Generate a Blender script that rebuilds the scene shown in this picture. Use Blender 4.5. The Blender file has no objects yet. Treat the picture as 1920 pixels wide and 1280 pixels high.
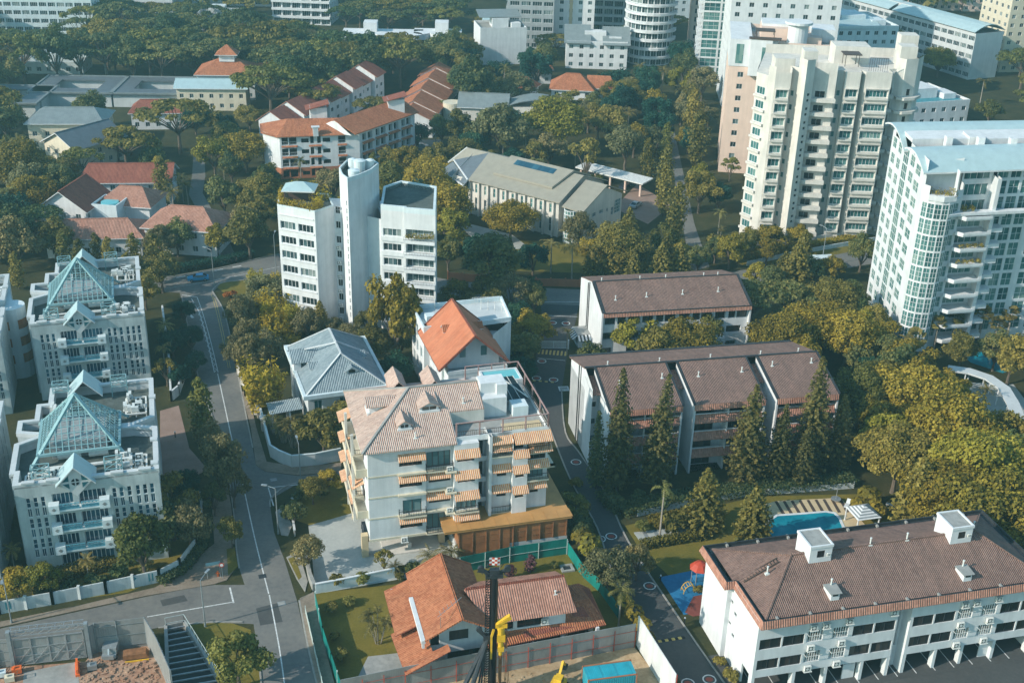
import bpy, math, random
from mathutils import Vector, Matrix
rnd = random.Random(7)
SC = bpy.context.scene
COL = SC.collection
PI = math.pi
# ------------------------------------------------------------------ camera
FPX, CX, CY, CAMH = 2254.0, 960.0, 640.0, 100.0
TH = math.atan(1090 / FPX); RO = math.radians(1.56)
FW = Vector((0, math.cos(TH), -math.sin(TH))); R0 = Vector((1, 0, 0)); U0 = Vector((0, math.sin(TH), math.cos(TH)))
RIGHT = R0 * math.cos(RO) + U0 * math.sin(RO)
DOWN = R0 * math.sin(RO) - U0 * math.cos(RO)
CAMP = Vector((0, 0, CAMH))
cd = bpy.data.cameras.new('camera'); cam = bpy.data.objects.new('camera', cd); COL.objects.link(cam)
cd.lens = FPX / 1920 * 36; cd.clip_start = 1; cd.clip_end = 5000
m = Matrix((RIGHT, -DOWN, -FW)).transposed().to_4x4(); m.translation = CAMP
cam.matrix_world = m
SC.camera = cam

def ray(px, py):
    return (FW * FPX + RIGHT * (px - CX) + DOWN * (py - CY)).normalized()
def at(px, py, z=0.0):
    """world point at height z seen at that pixel of the photograph"""
    d = ray(px, py); t = (z - CAMH) / d.z
    return CAMP + d * t
def proj(p):
    v = Vector(p) - CAMP; w = v.dot(FW)
    return (CX + FPX * v.dot(RIGHT) / w, CY + FPX * v.dot(DOWN) / w, w)

# ------------------------------------------------------------------ mesh builder
class MB:
    def __init__(s):
        s.v = []; s.f = []; s.m = []
    def face(s, pts, mi=0):
        n = len(s.v); s.v.extend([tuple(p) for p in pts]); s.f.append(tuple(range(n, n + len(pts)))); s.m.append(mi)
    def box(s, x0, y0, z0, x1, y1, z1, mi=0, bottom=True, top=True):
        if x0 > x1: x0, x1 = x1, x0
        if y0 > y1: y0, y1 = y1, y0
        if z0 > z1: z0, z1 = z1, z0
        s.prism([(x0, y0), (x1, y0), (x1, y1), (x0, y1)], z0, z1, mi, bottom, top)
    def prism(s, poly, z0, z1, mi=0, bottom=True, top=True, mt=None):
        k = len(poly)
        for i in range(k):
            a = poly[i]; b = poly[(i + 1) % k]
            s.face([(a[0], a[1], z0), (b[0], b[1], z0), (b[0], b[1], z1), (a[0], a[1], z1)], mi)
        if top: s.face([(p[0], p[1], z1) for p in poly], mi if mt is None else mt)
        if bottom: s.face([(p[0], p[1], z0) for p in reversed(poly)], mi)
    def bar(s, p, q, w=.1, h=None, mi=0):
        p = Vector(p); q = Vector(q); h = w if h is None else h
        d = (q - p).normalized(); up = Vector((0, 0, 1)) if abs(d.z) < .95 else Vector((0, 1, 0))
        a = d.cross(up).normalized() * (w / 2); b = a.normalized().cross(d).normalized() * (h / 2)
        P = [p - a - b, p + a - b, p + a + b, p - a + b]; Q = [q - a - b, q + a - b, q + a + b, q - a + b]
        for i in range(4):
            j = (i + 1) % 4; s.face([P[i], P[j], Q[j], Q[i]], mi)
        s.face(P[::-1], mi); s.face(Q, mi)
    def tube(s, p, q, r0, r1=None, n=8, mi=0, caps=True):
        p = Vector(p); q = Vector(q); r1 = r0 if r1 is None else r1
        d = (q - p).normalized(); up = Vector((0, 0, 1)) if abs(d.z) < .95 else Vector((0, 1, 0))
        a = d.cross(up).normalized(); b = a.cross(d)
        A = [p + (a * math.cos(t) + b * math.sin(t)) * r0 for t in [2 * PI * i / n for i in range(n)]]
        B = [q + (a * math.cos(t) + b * math.sin(t)) * r1 for t in [2 * PI * i / n for i in range(n)]]
        for i in range(n):
            j = (i + 1) % n; s.face([A[j], A[i], B[i], B[j]], mi)
        if caps: s.face(A, mi); s.face(B[::-1], mi)
    def slab(s, pts, t, mi=0, me=None):
        """sloping panel of thickness t below the given (counter-clockwise from above) top face"""
        me = mi if me is None else me
        lo = [(p[0], p[1], p[2] - t) for p in pts]
        s.face(pts, mi); s.face(lo[::-1], me)
        for i in range(len(pts)):
            j = (i + 1) % len(pts); s.face([lo[i], lo[j], pts[j], pts[i]], me)
    def mesh(s, name, mats, smooth=False):
        me = bpy.data.meshes.new(name)
        me.from_pydata(s.v, [], s.f)
        for m in (mats if isinstance(mats, (list, tuple)) else [mats]): me.materials.append(M[m] if isinstance(m, str) else m)
        me.polygons.foreach_set('material_index', s.m)
        uv = me.uv_layers.new(name='uv'); out = [0.0] * (2 * len(me.loops))
        for f in s.f:
            pass
        li = 0
        for p in me.polygons:
            n = p.normal
            if abs(n.z) > .995:
                for i in p.vertices:
                    c = s.v[i]; out[2 * li] = c[0]; out[2 * li + 1] = c[1]; li += 1
            else:
                l = math.hypot(n.x, n.y); ux, uy = -n.y / l, n.x / l
                vx, vy, vz = -uy * 0 + (n.y * 0 - n.z * uy), (n.z * ux), (n.x * uy - n.y * ux)
                for i in p.vertices:
                    c = s.v[i]; out[2 * li] = c[0] * ux + c[1] * uy; out[2 * li + 1] = c[0] * vx + c[1] * vy + c[2] * vz; li += 1
        uv.data.foreach_set('uv', out)
        if smooth: me.polygons.foreach_set('use_smooth', [True] * len(me.polygons))
        me.update()
        return me
    def build(s, name, mats, parent=None, smooth=False):
        return link(name, s.mesh(name, mats, smooth), parent)

def link(name, data, parent=None, loc=None, rz=0.0, sc=None):
    o = bpy.data.objects.new(name, data); COL.objects.link(o)
    if parent is not None: o.parent = parent
    if loc is not None: o.location = loc
    if rz: o.rotation_euler = (0, 0, rz)
    if sc is not None: o.scale = sc if isinstance(sc, (tuple, list)) else (sc, sc, sc)
    return o
def tag(o, label, cat, group=None, kind=None):
    if label: o['label'] = label
    if cat: o['category'] = cat
    if group: o['group'] = group
    if kind: o['kind'] = kind
    return o
LAND = []      # (short description, x, y, radius) of landmarks used in labels of trees
FOOT = []      # footprints (world polygons) trees keep out of
class Thing:
    """an empty at the base of a thing; parts hang from it. local x along the front, y to the back"""
    def __init__(s, name, label, cat, loc, deg=0.0, group=None, short=None):
        s.e = link(name, None, None, (loc[0], loc[1], loc[2] if len(loc) > 2 else 0.0), math.radians(deg))
        tag(s.e, label, cat, group); s.deg = deg; s.loc = Vector((loc[0], loc[1], 0)); s.wins = []
        a = math.radians(deg); s.ux = Vector((math.cos(a), math.sin(a), 0)); s.uy = Vector((-math.sin(a), math.cos(a), 0))
        s.short = short
    def part(s, name, mb, mats, smooth=False, parent=None):
        return mb.build(name, mats, parent or s.e, smooth)
    def w(s, x, y, z=0):
        return s.loc + s.ux * x + s.uy * y + Vector((0, 0, z))
    def foot(s, x0, y0, x1, y1):
        p = [s.w(x0, y0), s.w(x1, y0), s.w(x1, y1), s.w(x0, y1)]
        FOOT.append([(q.x, q.y) for q in p])
        if s.short: c = s.w((x0 + x1) / 2, (y0 + y1) / 2); LAND.append((s.short, c.x, c.y, max(x1 - x0, y1 - y0) / 2))
    def inst(s, name, key, make, mats, loc, rz=0.0, parent=None, sc=None):
        if key not in CACHE:
            mb = MB(); make(mb); CACHE[key] = mb.mesh(name, mats)
        return link(name, CACHE[key], parent or s.e, loc, rz, sc)
CACHE = {}

# ------------------------------------------------------------------ walls with real openings
def win_mesh(w, h, n, rows, fw, sillless=False):
    def mk(mb):
        y = .05
        mb.face([(0, y, 0), (w, y, 0), (w, y, h), (0, y, h)], 1)
        t = fw
        mb.box(0, -.03, 0, w, .04, t, 0); mb.box(0, -.03, h - t, w, .04, h, 0)
        mb.box(0, -.03, t, t, .04, h - t, 0); mb.box(w - t, -.03, t, w, .04, h - t, 0)
        for i in range(1, n):
            x = w * i / n; mb.box(x - t / 2, -.02, t, x + t / 2, .03, h - t, 0)
        for i in range(1, rows):
            z = h * i / rows; mb.box(t, -.015, z - t / 2, w - t, .025, z + t / 2, 0)
    return mk
def wall(T, mb, p0, p1, z0, z1, ops=(), mi=0, depth=.22, frame='white', glass='glass', name='window'):
    """wall from p0 to p1 (outside on the right hand), ops = (u, z, w, h, panes, rows[, frame, glass, depth])"""
    dx, dy = p1[0] - p0[0], p1[1] - p0[1]; L = math.hypot(dx, dy); dx /= L; dy /= L
    nx, ny = -dy, dx      # inwards
    P = lambda u, z, d=0.0: (p0[0] + dx * u + nx * d, p0[1] + dy * u + ny * d, z)
    us = sorted(set([0, L] + [round(v, 4) for o in ops for v in (o[0], o[0] + o[2])]))
    zs = sorted(set([z0, z1] + [round(v, 4) for o in ops for v in (o[1], o[1] + o[3])]))
    us = [u for u in us if -1e-6 <= u <= L + 1e-6]; zs = [z for z in zs if z0 - 1e-6 <= z <= z1 + 1e-6]
    for i in range(len(us) - 1):
        run = None
        for j in range(len(zs) - 1):
            uc = (us[i] + us[i + 1]) / 2; zc = (zs[j] + zs[j + 1]) / 2
            hole = any(o[0] < uc < o[0] + o[2] and o[1] < zc < o[1] + o[3] for o in ops)
            if hole:
                if run is not None: mb.face([P(us[i], run), P(us[i + 1], run), P(us[i + 1], zs[j]), P(us[i], zs[j])], mi); run = None
            elif run is None: run = zs[j]
        if run is not None: mb.face([P(us[i], run), P(us[i + 1], run), P(us[i + 1], z1), P(us[i], z1)], mi)
    ang = math.atan2(dy, dx)
    for o in ops:
        u, z, w, h = o[:4]; n = o[4] if len(o) > 4 else 2; r = o[5] if len(o) > 5 else 1
        fr = (o[6] if len(o) > 6 else None) or frame; gl = (o[7] if len(o) > 7 else None) or glass; d = (o[8] if len(o) > 8 else None) or depth
        a, b, c, e = P(u, z), P(u + w, z), P(u + w, z + h), P(u, z + h)
        A, B, C_, E = P(u, z, d), P(u + w, z, d), P(u + w, z + h, d), P(u, z + h, d)
        mb.face([a, b, B, A], mi); mb.face([b, c, C_, B], mi); mb.face([c, e, E, C_], mi); mb.face([e, a, A, E], mi)
        if n == 0: mb.face([A, B, C_, E], mi); continue
        T.wins.append((P(u, z, d - .06), ang, round(w, 2), round(h, 2), n, r, fr, gl, name))
def finish(T, limit=95):
    """links the windows of a thing: the ones that show largest as parts of their own, the rest as one part"""
    if not T.wins: return
    def size(k):
        p = T.w(k[0][0], k[0][1], k[0][2]); a = T.e.rotation_euler.z + k[1]
        nrm = Vector((math.sin(a), -math.cos(a), 0)); v = CAMP - p
        x, y, wd = proj(p); vis = max(0.0, nrm.dot(v.normalized()))
        if not (-60 < x < 1980 and -60 < y < 1340): vis *= .01
        return -k[2] * k[3] * vis / wd / wd
    T.wins.sort(key=size)
    for k in T.wins[:limit]:
        loc, ang, w, h, n, r, fr, gl, nm = k
        key = ('win', w, h, n, r, fr, gl, nm)
        T.inst(nm, key, win_mesh(w, h, n, r, .06 if w < 2.5 else .08), [fr, gl], loc, ang)
    rest = T.wins[limit:]
    if rest:
        mb = MB()
        for loc, ang, w, h, n, r, fr, gl, nm in rest:
            t = MB(); win_mesh(w, h, n, r, .06)(t); c, s_ = math.cos(ang), math.sin(ang); k0 = len(mb.v)
            mb.v += [(loc[0] + c * x - s_ * y, loc[1] + s_ * x + c * y, loc[2] + z) for x, y, z in t.v]
            mb.f += [tuple(i + k0 for i in f) for f in t.f]; mb.m += t.m
        o = mb.build(rest[0][8], [rest[0][6], rest[0][7]], T.e); o['kind'] = 'stuff'
    T.wins = []
def grid(us, zs, w, h, n=2, r=1, *a):
    return [(u, z, w, h, n, r) + a for u in us for z in zs]

# ------------------------------------------------------------------ roofs
def hip(mb, x0, y0, x1, y1, z, h, a0=0.0, a1=0.0, axis='x', t=.18, mi=0, me=1, ov=0.0):
    """pitched roof over a rectangle; ridge along axis; a0 / a1 = how far the ridge ends stay inside (0 = gable)"""
    x0 -= ov; y0 -= ov; x1 += ov; y1 += ov
    if axis == 'x':
        c = (y0 + y1) / 2; A, B = (x0 + a0, c, z + h), (x1 - a1, c, z + h)
        f = [[(x0, y0, z), (x1, y0, z), B, A], [(x1, y1, z), (x0, y1, z), A, B]]
        if a0 > 0: f.append([(x0, y1, z), (x0, y0, z), A])
        if a1 > 0: f.append([(x1, y0, z), (x1, y1, z), B])
    else:
        c = (x0 + x1) / 2; A, B = (c, y0 + a0, z + h), (c, y1 - a1, z + h)
        f = [[(x0, y1, z), (x0, y0, z), A, B], [(x1, y0, z), (x1, y1, z), B, A]]
        if a0 > 0: f.append([(x0, y0, z), (x1, y0, z), A])
        if a1 > 0: f.append([(x1, y1, z), (x0, y1, z), B])
    for q in f: mb.face(q, mi)
    # eave edges and soffit
    lo = z - t
    if a0 > 0 and a1 > 0 or True:
        P = [(x0, y0), (x1, y0), (x1, y1), (x0, y1)]
        for i in range(4):
            p, q = P[i], P[(i + 1) % 4]
            gable = (axis == 'x' and ((i == 1 and a1 == 0) or (i == 3 and a0 == 0))) or (axis == 'y' and ((i == 0 and a0 == 0) or (i == 2 and a1 == 0)))
            if gable:
                r = B if ((axis == 'x' and i == 1) or (axis == 'y' and i == 2)) else A
                mb.face([(p[0], p[1], lo), (r[0], r[1], r[2] - t), (r[0], r[1], r[2]), (p[0], p[1], z)], me)
                mb.face([(r[0], r[1], r[2] - t), (q[0], q[1], lo), (q[0], q[1], z), (r[0], r[1], r[2])], me)
            else:
                mb.face([(p[0], p[1], lo), (q[0], q[1], lo), (q[0], q[1], z), (p[0], p[1], z)], me)
        for q in f: mb.face([(p[0], p[1], p[2] - t) for p in reversed(q)], me)
    return A, B
def gable_wall(mb, p0, p1, z, h, mi=0):
    mb.face([(p0[0], p0[1], z), (p1[0], p1[1], z), ((p0[0] + p1[0]) / 2, (p0[1] + p1[1]) / 2, z + h)], mi)
def parapet(mb, poly, z0, z1, t=.25, mi=0, mc=None):
    k = len(poly); cx = sum(p[0] for p in poly) / k; cy = sum(p[1] for p in poly) / k
    def off(i):
        a, b, c = poly[i - 1], poly[i], poly[(i + 1) % k]
        d1 = Vector((b[0] - a[0], b[1] - a[1])).normalized(); d2 = Vector((c[0] - b[0], c[1] - b[1])).normalized()
        n1 = Vector((-d1.y, d1.x)); n2 = Vector((-d2.y, d2.x)); n = n1 + n2
        if n.length < .2: n = n1
        n.normalize(); s = t / max(.35, n.dot(n1))
        return (b[0] + n.x * s, b[1] + n.y * s)
    I = [off(i) for i in range(k)]; mc = mi if mc is None else mc
    for i in range(k):
        j = (i + 1) % k; a, b, c, d = poly[i], poly[j], I[j], I[i]
        mb.face([(a[0], a[1], z0), (b[0], b[1], z0), (b[0], b[1], z1), (a[0], a[1], z1)], mi)
        mb.face([(c[0], c[1], z0), (d[0], d[1], z0), (d[0], d[1], z1), (c[0], c[1], z1)], mi)
        mb.face([(a[0], a[1], z1), (b[0], b[1], z1), (c[0], c[1], z1), (d[0], d[1], z1)], mc)
    return I
# common small parts
def ac_unit(T, x, y, z, deg=0, s=1.0, parent=None):
    def mk(mb):
        mb.box(0, 0, .08, .85, .34, .72, 0); mb.box(.06, -.012, .14, .6, 0, .66, 1)
        mb.tube((.33, -.02, .4), (.33, -.005, .4), .2, n=10, mi=0)
        mb.box(.05, .02, 0, .12, .32, .08, 1); mb.box(.72, .02, 0, .8, .32, .08, 1)
        mb.box(-.1, -.1, -.06, .95, .36, -.001, 0)
    return T.inst('air_conditioner', 'ac', mk, ['acwhite', 'dark'], (x, y, z), math.radians(deg), parent, s)
def rail(mb, p, q, z, h=1.0, step=.35, w=.035, mi=0):
    p = Vector((p[0], p[1], z)); q = Vector((q[0], q[1], z)); n = max(1, int((q - p).length / step)); up = Vector((0, 0, h))
    mb.bar(p + up, q + up, .06, .06, mi); mb.bar(p + up * .12, q + up * .12, .04, .04, mi)
    for i in range(n + 1):
        a = p.lerp(q, i / n); mb.bar(a, a + up, w, w, mi)
SUN_E, SKY_S, SKY_TINT, HAZE, HAZE_C, EXPO = 4.0, .15, (.70, 1.0, .99, 1), 0.00036, (.42, .82, .88, 1), 0.40
# ------------------------------------------------------------------ materials
M = {}
def newmat(name):
    m = bpy.data.materials.new(name); m.use_nodes = True; nt = m.node_tree
    b = nt.nodes['Principled BSDF']; M[name] = m
    return m, nt, b
def N(nt, t, **kw):
    n = nt.nodes.new(t)
    for k, v in kw.items():
        if k.startswith('i_'):
            key = k[2:]; n.inputs[int(key) if key.isdigit() else key.replace('_', ' ')].default_value = v
        else: setattr(n, k, v)
    return n
def L(nt, a, b): nt.links.new(a, b)
def c4(c, f=1.0): return (min(1, c[0] * f), min(1, c[1] * f), min(1, c[2] * f), 1)
def math_n(nt, op, a, b=None):
    n = N(nt, 'ShaderNodeMath', operation=op)
    for i, v in enumerate((a, b)):
        if v is None: continue
        if isinstance(v, (int, float)): n.inputs[i].default_value = v
        else: L(nt, v, n.inputs[i])
    return n.outputs[0]
def mix(nt, fac, a, b, bt='MIX'):
    n = N(nt, 'ShaderNodeMix', data_type='RGBA', blend_type=bt)
    for i, v in ((0, fac), (6, a), (7, b)):
        if isinstance(v, (int, float, tuple)): n.inputs[i].default_value = v
        else: L(nt, v, n.inputs[i])
    return n.outputs[2]
def noise(nt, vec, scale, detail=3, rough=.55):
    n = N(nt, 'ShaderNodeTexNoise'); n.inputs['Scale'].default_value = scale; n.inputs['Detail'].default_value = detail; n.inputs['Roughness'].default_value = rough
    if vec is not None: L(nt, vec, n.inputs['Vector'])
    return n.outputs[0]
def ramp(nt, fac, stops):
    r = N(nt, 'ShaderNodeValToRGB'); e = r.color_ramp.elements
    while len(e) < len(stops): e.new(.5)
    for i, (p, c) in enumerate(stops):
        e[i].position = p; e[i].color = c if len(c) == 4 else (*c, 1)
    L(nt, fac, r.inputs[0]); return r.outputs[0]
def mapped(nt, src, scale):
    mp = N(nt, 'ShaderNodeMapping'); mp.inputs['Scale'].default_value = scale; L(nt, src, mp.inputs['Vector']); return mp.outputs[0]
def plain(name, col, rough=.6, metal=0.0, var=.15, scale=1.5, spec=.3):
    m, nt, b = newmat(name)
    tc = N(nt, 'ShaderNodeTexCoord')
    f = noise(nt, tc.outputs['Object'], scale, 4)
    c = ramp(nt, f, [(.3, c4(col, 1 - var)), (.7, c4(col, 1 + var))])
    L(nt, c, b.inputs['Base Color']); b.inputs['Roughness'].default_value = rough; b.inputs['Metallic'].default_value = metal
    b.inputs['Specular IOR Level'].default_value = spec
    return m
def plaster(name, col, dirt=.22, rough=.75, dcol=None):
    dirt *= .8
    """painted render: rain streaks that run down, blotches"""
    m, nt, b = newmat(name)
    tc = N(nt, 'ShaderNodeTexCoord'); ob = tc.outputs['Object']
    st = noise(nt, mapped(nt, ob, (1.3, 1.3, .12)), 1.0, 5, .65); bl = noise(nt, ob, .35, 4, .6)
    f = math_n(nt, 'MULTIPLY', st, bl)
    dc = dcol or (col[0] * (1 - dirt * 1.6), col[1] * (1 - dirt * 1.5), col[2] * (1 - dirt * 1.5))
    c = ramp(nt, f, [(.08, c4(dc)), (.34, c4(col)), (.6, c4(col, 1.03))])
    L(nt, c, b.inputs['Base Color']); b.inputs['Roughness'].default_value = rough; b.inputs['Specular IOR Level'].default_value = .25
    return m
def tile(name, colA, colB, rib=.3, row=.38, bump=.6, var=.5, light=None):
    """roof tiles on the uv laid out in metres: round ribs down the slope, overlapping rows, single tiles of other shades"""
    m, nt, b = newmat(name)
    uv = N(nt, 'ShaderNodeUVMap'); sp = N(nt, 'ShaderNodeSeparateXYZ'); L(nt, uv.outputs[0], sp.inputs[0])
    u = math_n(nt, 'DIVIDE', sp.outputs[0], rib); v = math_n(nt, 'DIVIDE', sp.outputs[1], row)
    fu = math_n(nt, 'FLOOR', u); fv = math_n(nt, 'FLOOR', v); cb = N(nt, 'ShaderNodeCombineXYZ'); L(nt, fu, cb.inputs[0]); L(nt, fv, cb.inputs[1])
    wn = N(nt, 'ShaderNodeTexWhiteNoise', noise_dimensions='2D'); L(nt, cb.outputs[0], wn.inputs['Vector'])
    tc = N(nt, 'ShaderNodeTexCoord'); big = noise(nt, tc.outputs['Object'], .3, 5, .65)
    f = math_n(nt, 'ADD', math_n(nt, 'MULTIPLY', wn.outputs[0], var), math_n(nt, 'MULTIPLY', big, 1.25 - var))
    f = math_n(nt, 'SUBTRACT', f, .1)
    c = ramp(nt, f, [(.2, c4(colA)), (.8, c4(colB))])
    ru = math_n(nt, 'ABSOLUTE', math_n(nt, 'SUBTRACT', math_n(nt, 'FRACT', u), .5))         # 0 on the crown of a rib
    if light:  # mortar / pale under-tiles between the ribs
        k = math_n(nt, 'GREATER_THAN', ru, .31); c = mix(nt, k, c, c4(light))
    st = noise(nt, mapped(nt, uv.outputs[0], (.9, .12, 1)), 1.0, 5, .7); c = mix(nt, 1.0, c, ramp(nt, st, [(.3, (.74, .76, .78)), (.55, (1, 1, 1)), (.75, (1.1, 1.06, 1.02))]), 'MULTIPLY')     # rain-washed and mossy streaks
    hgt = math_n(nt, 'ADD', math_n(nt, 'COSINE', math_n(nt, 'MULTIPLY', ru, 2 * PI)), math_n(nt, 'MULTIPLY', math_n(nt, 'FRACT', v), -.7))
    bp = N(nt, 'ShaderNodeBump'); bp.inputs['Strength'].default_value = bump; bp.inputs['Distance'].default_value = .06
    L(nt, hgt, bp.inputs['Height']); L(nt, bp.outputs[0], b.inputs['Normal'])
    L(nt, c, b.inputs['Base Color']); b.inputs['Roughness'].default_value = .75; b.inputs['Specular IOR Level'].default_value = .2
    return m
def ribbed(name, col, rib=.4, rough=.45, metal=0.0, bump=.5, var=.1):
    m, nt, b = newmat(name)
    uv = N(nt, 'ShaderNodeUVMap'); sp = N(nt, 'ShaderNodeSeparateXYZ'); L(nt, uv.outputs[0], sp.inputs[0])
    fr = math_n(nt, 'FRACT', math_n(nt, 'DIVIDE', sp.outputs[0], rib)); k = math_n(nt, 'LESS_THAN', fr, .22)
    tc = N(nt, 'ShaderNodeTexCoord'); f = noise(nt, mapped(nt, tc.outputs['Object'], (1, 1, .4)), .7, 5, .6)
    c = ramp(nt, f, [(.3, c4(col, 1 - var * 1.5)), (.65, c4(col, 1 + var))])
    bp = N(nt, 'ShaderNodeBump'); bp.inputs['Strength'].default_value = bump; bp.inputs['Distance'].default_value = .05
    L(nt, k, bp.inputs['Height']); L(nt, bp.outputs[0], b.inputs['Normal'])
    L(nt, c, b.inputs['Base Color']); b.inputs['Roughness'].default_value = rough; b.inputs['Metallic'].default_value = metal
    return m
def glassm(name, stops, rough=.08, curt=.0):
    """window: glossy pane over a dark room or a curtain, another one behind every window"""
    m, nt, b = newmat(name)
    oi = N(nt, 'ShaderNodeObjectInfo'); uv = N(nt, 'ShaderNodeUVMap')
    w = N(nt, 'ShaderNodeTexWhiteNoise', noise_dimensions='4D')
    sn = N(nt, 'ShaderNodeVectorMath', operation='SNAP'); sn.inputs[1].default_value = (.8, 1.6, 1); L(nt, uv.outputs[0], sn.inputs[0])
    L(nt, sn.outputs[0], w.inputs['Vector']); L(nt, oi.outputs['Random'], w.inputs['W'])
    f = math_n(nt, 'ADD', math_n(nt, 'MULTIPLY', oi.outputs['Random'], .6), math_n(nt, 'MULTIPLY', w.outputs[0], .4))
    c = ramp(nt, f, stops)
    L(nt, c, b.inputs['Base Color']); b.inputs['Roughness'].default_value = rough; b.inputs['Specular IOR Level'].default_value = .55
    return m
def leafm(name, cols, trans=.3):
    """cols: dark, mid, light leaf colours; shade differs from leaf to leaf, clump to clump and tree to tree"""
    m, nt, b = newmat(name)
    g = N(nt, 'ShaderNodeNewGeometry'); oi = N(nt, 'ShaderNodeObjectInfo'); tc = N(nt, 'ShaderNodeTexCoord')
    n = noise(nt, tc.outputs['Object'], .45, 3, .6)
    f = math_n(nt, 'ADD', math_n(nt, 'MULTIPLY', g.outputs['Random Per Island'], .45), math_n(nt, 'MULTIPLY', n, .75))
    f = math_n(nt, 'ADD', math_n(nt, 'SUBTRACT', f, .3), math_n(nt, 'MULTIPLY', oi.outputs['Random'], .42))
    c = ramp(nt, f, [(.15, c4(cols[0])), (.52, c4(cols[1])), (.95, c4(cols[2]))])
    # some trees lean to green, some to yellow
    w = N(nt, 'ShaderNodeTexWhiteNoise', noise_dimensions='1D'); L(nt, oi.outputs['Random'], w.inputs['W']); c = mix(nt, 1.0, c, ramp(nt, w.outputs[0], [(0, (.82, 1.0, .95)), (.35, (1, 1, 1)), (1, (1.08, 1.02, .88))]), 'MULTIPLY')
    out = nt.nodes['Material Output']; tr = N(nt, 'ShaderNodeBsdfTranslucent'); ms = N(nt, 'ShaderNodeMixShader'); ms.inputs[0].default_value = trans
    L(nt, c, b.inputs['Base Color']); L(nt, c, tr.inputs[0]); b.inputs['Roughness'].default_value = .6; b.inputs['Specular IOR Level'].default_value = .25
    L(nt, b.outputs[0], ms.inputs[1]); L(nt, tr.outputs[0], ms.inputs[2]); L(nt, ms.outputs[0], out.inputs[0])
    return m
def ground(name, stops, scale, rough=.9, bump=.0, detail=6, scale2=None):
    m, nt, b = newmat(name)
    tc = N(nt, 'ShaderNodeTexCoord'); f = noise(nt, tc.outputs['Object'], scale, detail, .62)
    if scale2:
        f2 = noise(nt, tc.outputs['Object'], scale2, 4, .6); f = math_n(nt, 'ADD', math_n(nt, 'MULTIPLY', f, .6), math_n(nt, 'MULTIPLY', f2, .4))
    L(nt, ramp(nt, f, stops), b.inputs['Base Color']); b.inputs['Roughness'].default_value = rough; b.inputs['Specular IOR Level'].default_value = .2
    if bump:
        bp = N(nt, 'ShaderNodeBump'); bp.inputs['Strength'].default_value = bump; bp.inputs['Distance'].default_value = .2; L(nt, f, bp.inputs['Height']); L(nt, bp.outputs[0], b.inputs['Normal'])
    return m
plaster('white', (.71, .715, .72), .18)
plaster('whitewall', (.71, .715, .72), .16)
plaster('warmwhite', (.68, .635, .575), .2)
plaster('cream', (.70, .62, .48), .15)
plaster('beige', (.66, .58, .44), .12)
plaster('sand', (.62, .48, .30), .15)
plaster('pink', (.76, .56, .46), .12)
plaster('palegrey', (.58, .60, .60), .14)
plaster('grey', (.36, .38, .39), .18)
plaster('bluewhite', (.66, .74, .76), .16)
plaster('courtwall', (.50, .55, .55), .3)
plaster('bluegrey', (.46, .58, .62), .14)
plaster('concrete', (.36, .35, .33), .3, .85)
plaster('roofdeck', (.115, .135, .125), .45, .9)
plaster('palepaint', (.62, .66, .66), .3, .85)
plaster('terracotta', (.42, .16, .08), .15)
plain('dark', (.035, .04, .045), .5, var=.3)
plain('black', (.012, .013, .015), .4, var=.3)
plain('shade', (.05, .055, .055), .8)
plain('brownframe', (.085, .06, .05), .6)
plain('greyframe', (.22, .24, .25), .5)
plain('greenframe', (.45, .52, .50), .5)
plain('tealmetal', (.25, .41, .43), .4, var=.08)
plain('tealdark', (.06, .25, .30), .5)
plain('bluerail', (.13, .36, .45), .45)
plain('acwhite', (.66, .67, .64), .5, var=.12)
plain('pinkrail', (.38, .24, .22), .5)
plain('steel', (.42, .44, .45), .4, .6)
plain('galv', (.30, .33, .34), .5, .3)
plain('redpaint', (.45, .06, .03), .45)
plain('orangepaint', (.80, .16, .04), .5)
plain('yellowpaint', (.72, .42, .03), .4)
plain('timber', (.26, .12, .055), .7, var=.3)
plain('brownpanel', (.34, .145, .06), .35, var=.3, scale=.6)
plain('copper', (.50, .26, .09), .55, var=.15, scale=.5)
plain('bluecover', (.05, .24, .45), .6)
plain('whitepaint', (.62, .62, .60), .6, var=.25, scale=2.5)
plain('yellowline', (.55, .40, .12), .6, var=.25, scale=3)
plain('redline', (.30, .06, .04), .7, var=.2)
plain('rubberblue', (.02, .16, .32), .8, var=.15)
plain('rubberred', (.22, .06, .045), .8, var=.15)
plain('bluecar', (.03, .30, .55), .25, var=.03, spec=.6)
plain('silvercar', (.45, .48, .50), .3, .3, var=.05, spec=.6)
plain('darkcar', (.03, .04, .06), .25, var=.05, spec=.6)
plain('redcar', (.35, .03, .02), .25, var=.05, spec=.6)
plain('tyre', (.015, .015, .015), .8)
plain('carglass', (.02, .03, .035), .08, var=.05, spec=.6)
plain('containerblue', (.03, .30, .38), .45, var=.2, scale=.8)
plain('stone', (.42, .36, .30), .8, var=.2)
plain('bark', (.13, .10, .075), .9, var=.3)
plain('palebark', (.30, .26, .21), .9, var=.25)
tile('tile_red', (.36, .115, .055), (.52, .20, .10), .3, .36, .7, .55)
tile('tile_terra', (.36, .165, .115), (.50, .255, .185), .3, .36, .6, .5)
tile('tile_deep', (.22, .065, .045), (.34, .115, .075), .3, .4, .5, .35)
tile('tile_brown', (.19, .115, .095), (.30, .185, .15), .25, .34, .8, .4)
tile('tile_orange', (.48, .15, .075), (.58, .22, .12), .3, .36, .5, .25)
tile('tile_salmon', (.42, .21, .15), (.62, .40, .31), .26, .34, .7, .6, (.62, .53, .47))
tile('tile_awning', (.60, .22, .09), (.74, .34, .14), .27, .34, .5, .6, (.76, .60, .46))
tile('tile_blue', (.24, .30, .33), (.36, .43, .46), .28, .36, 1.0, .4)
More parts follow.
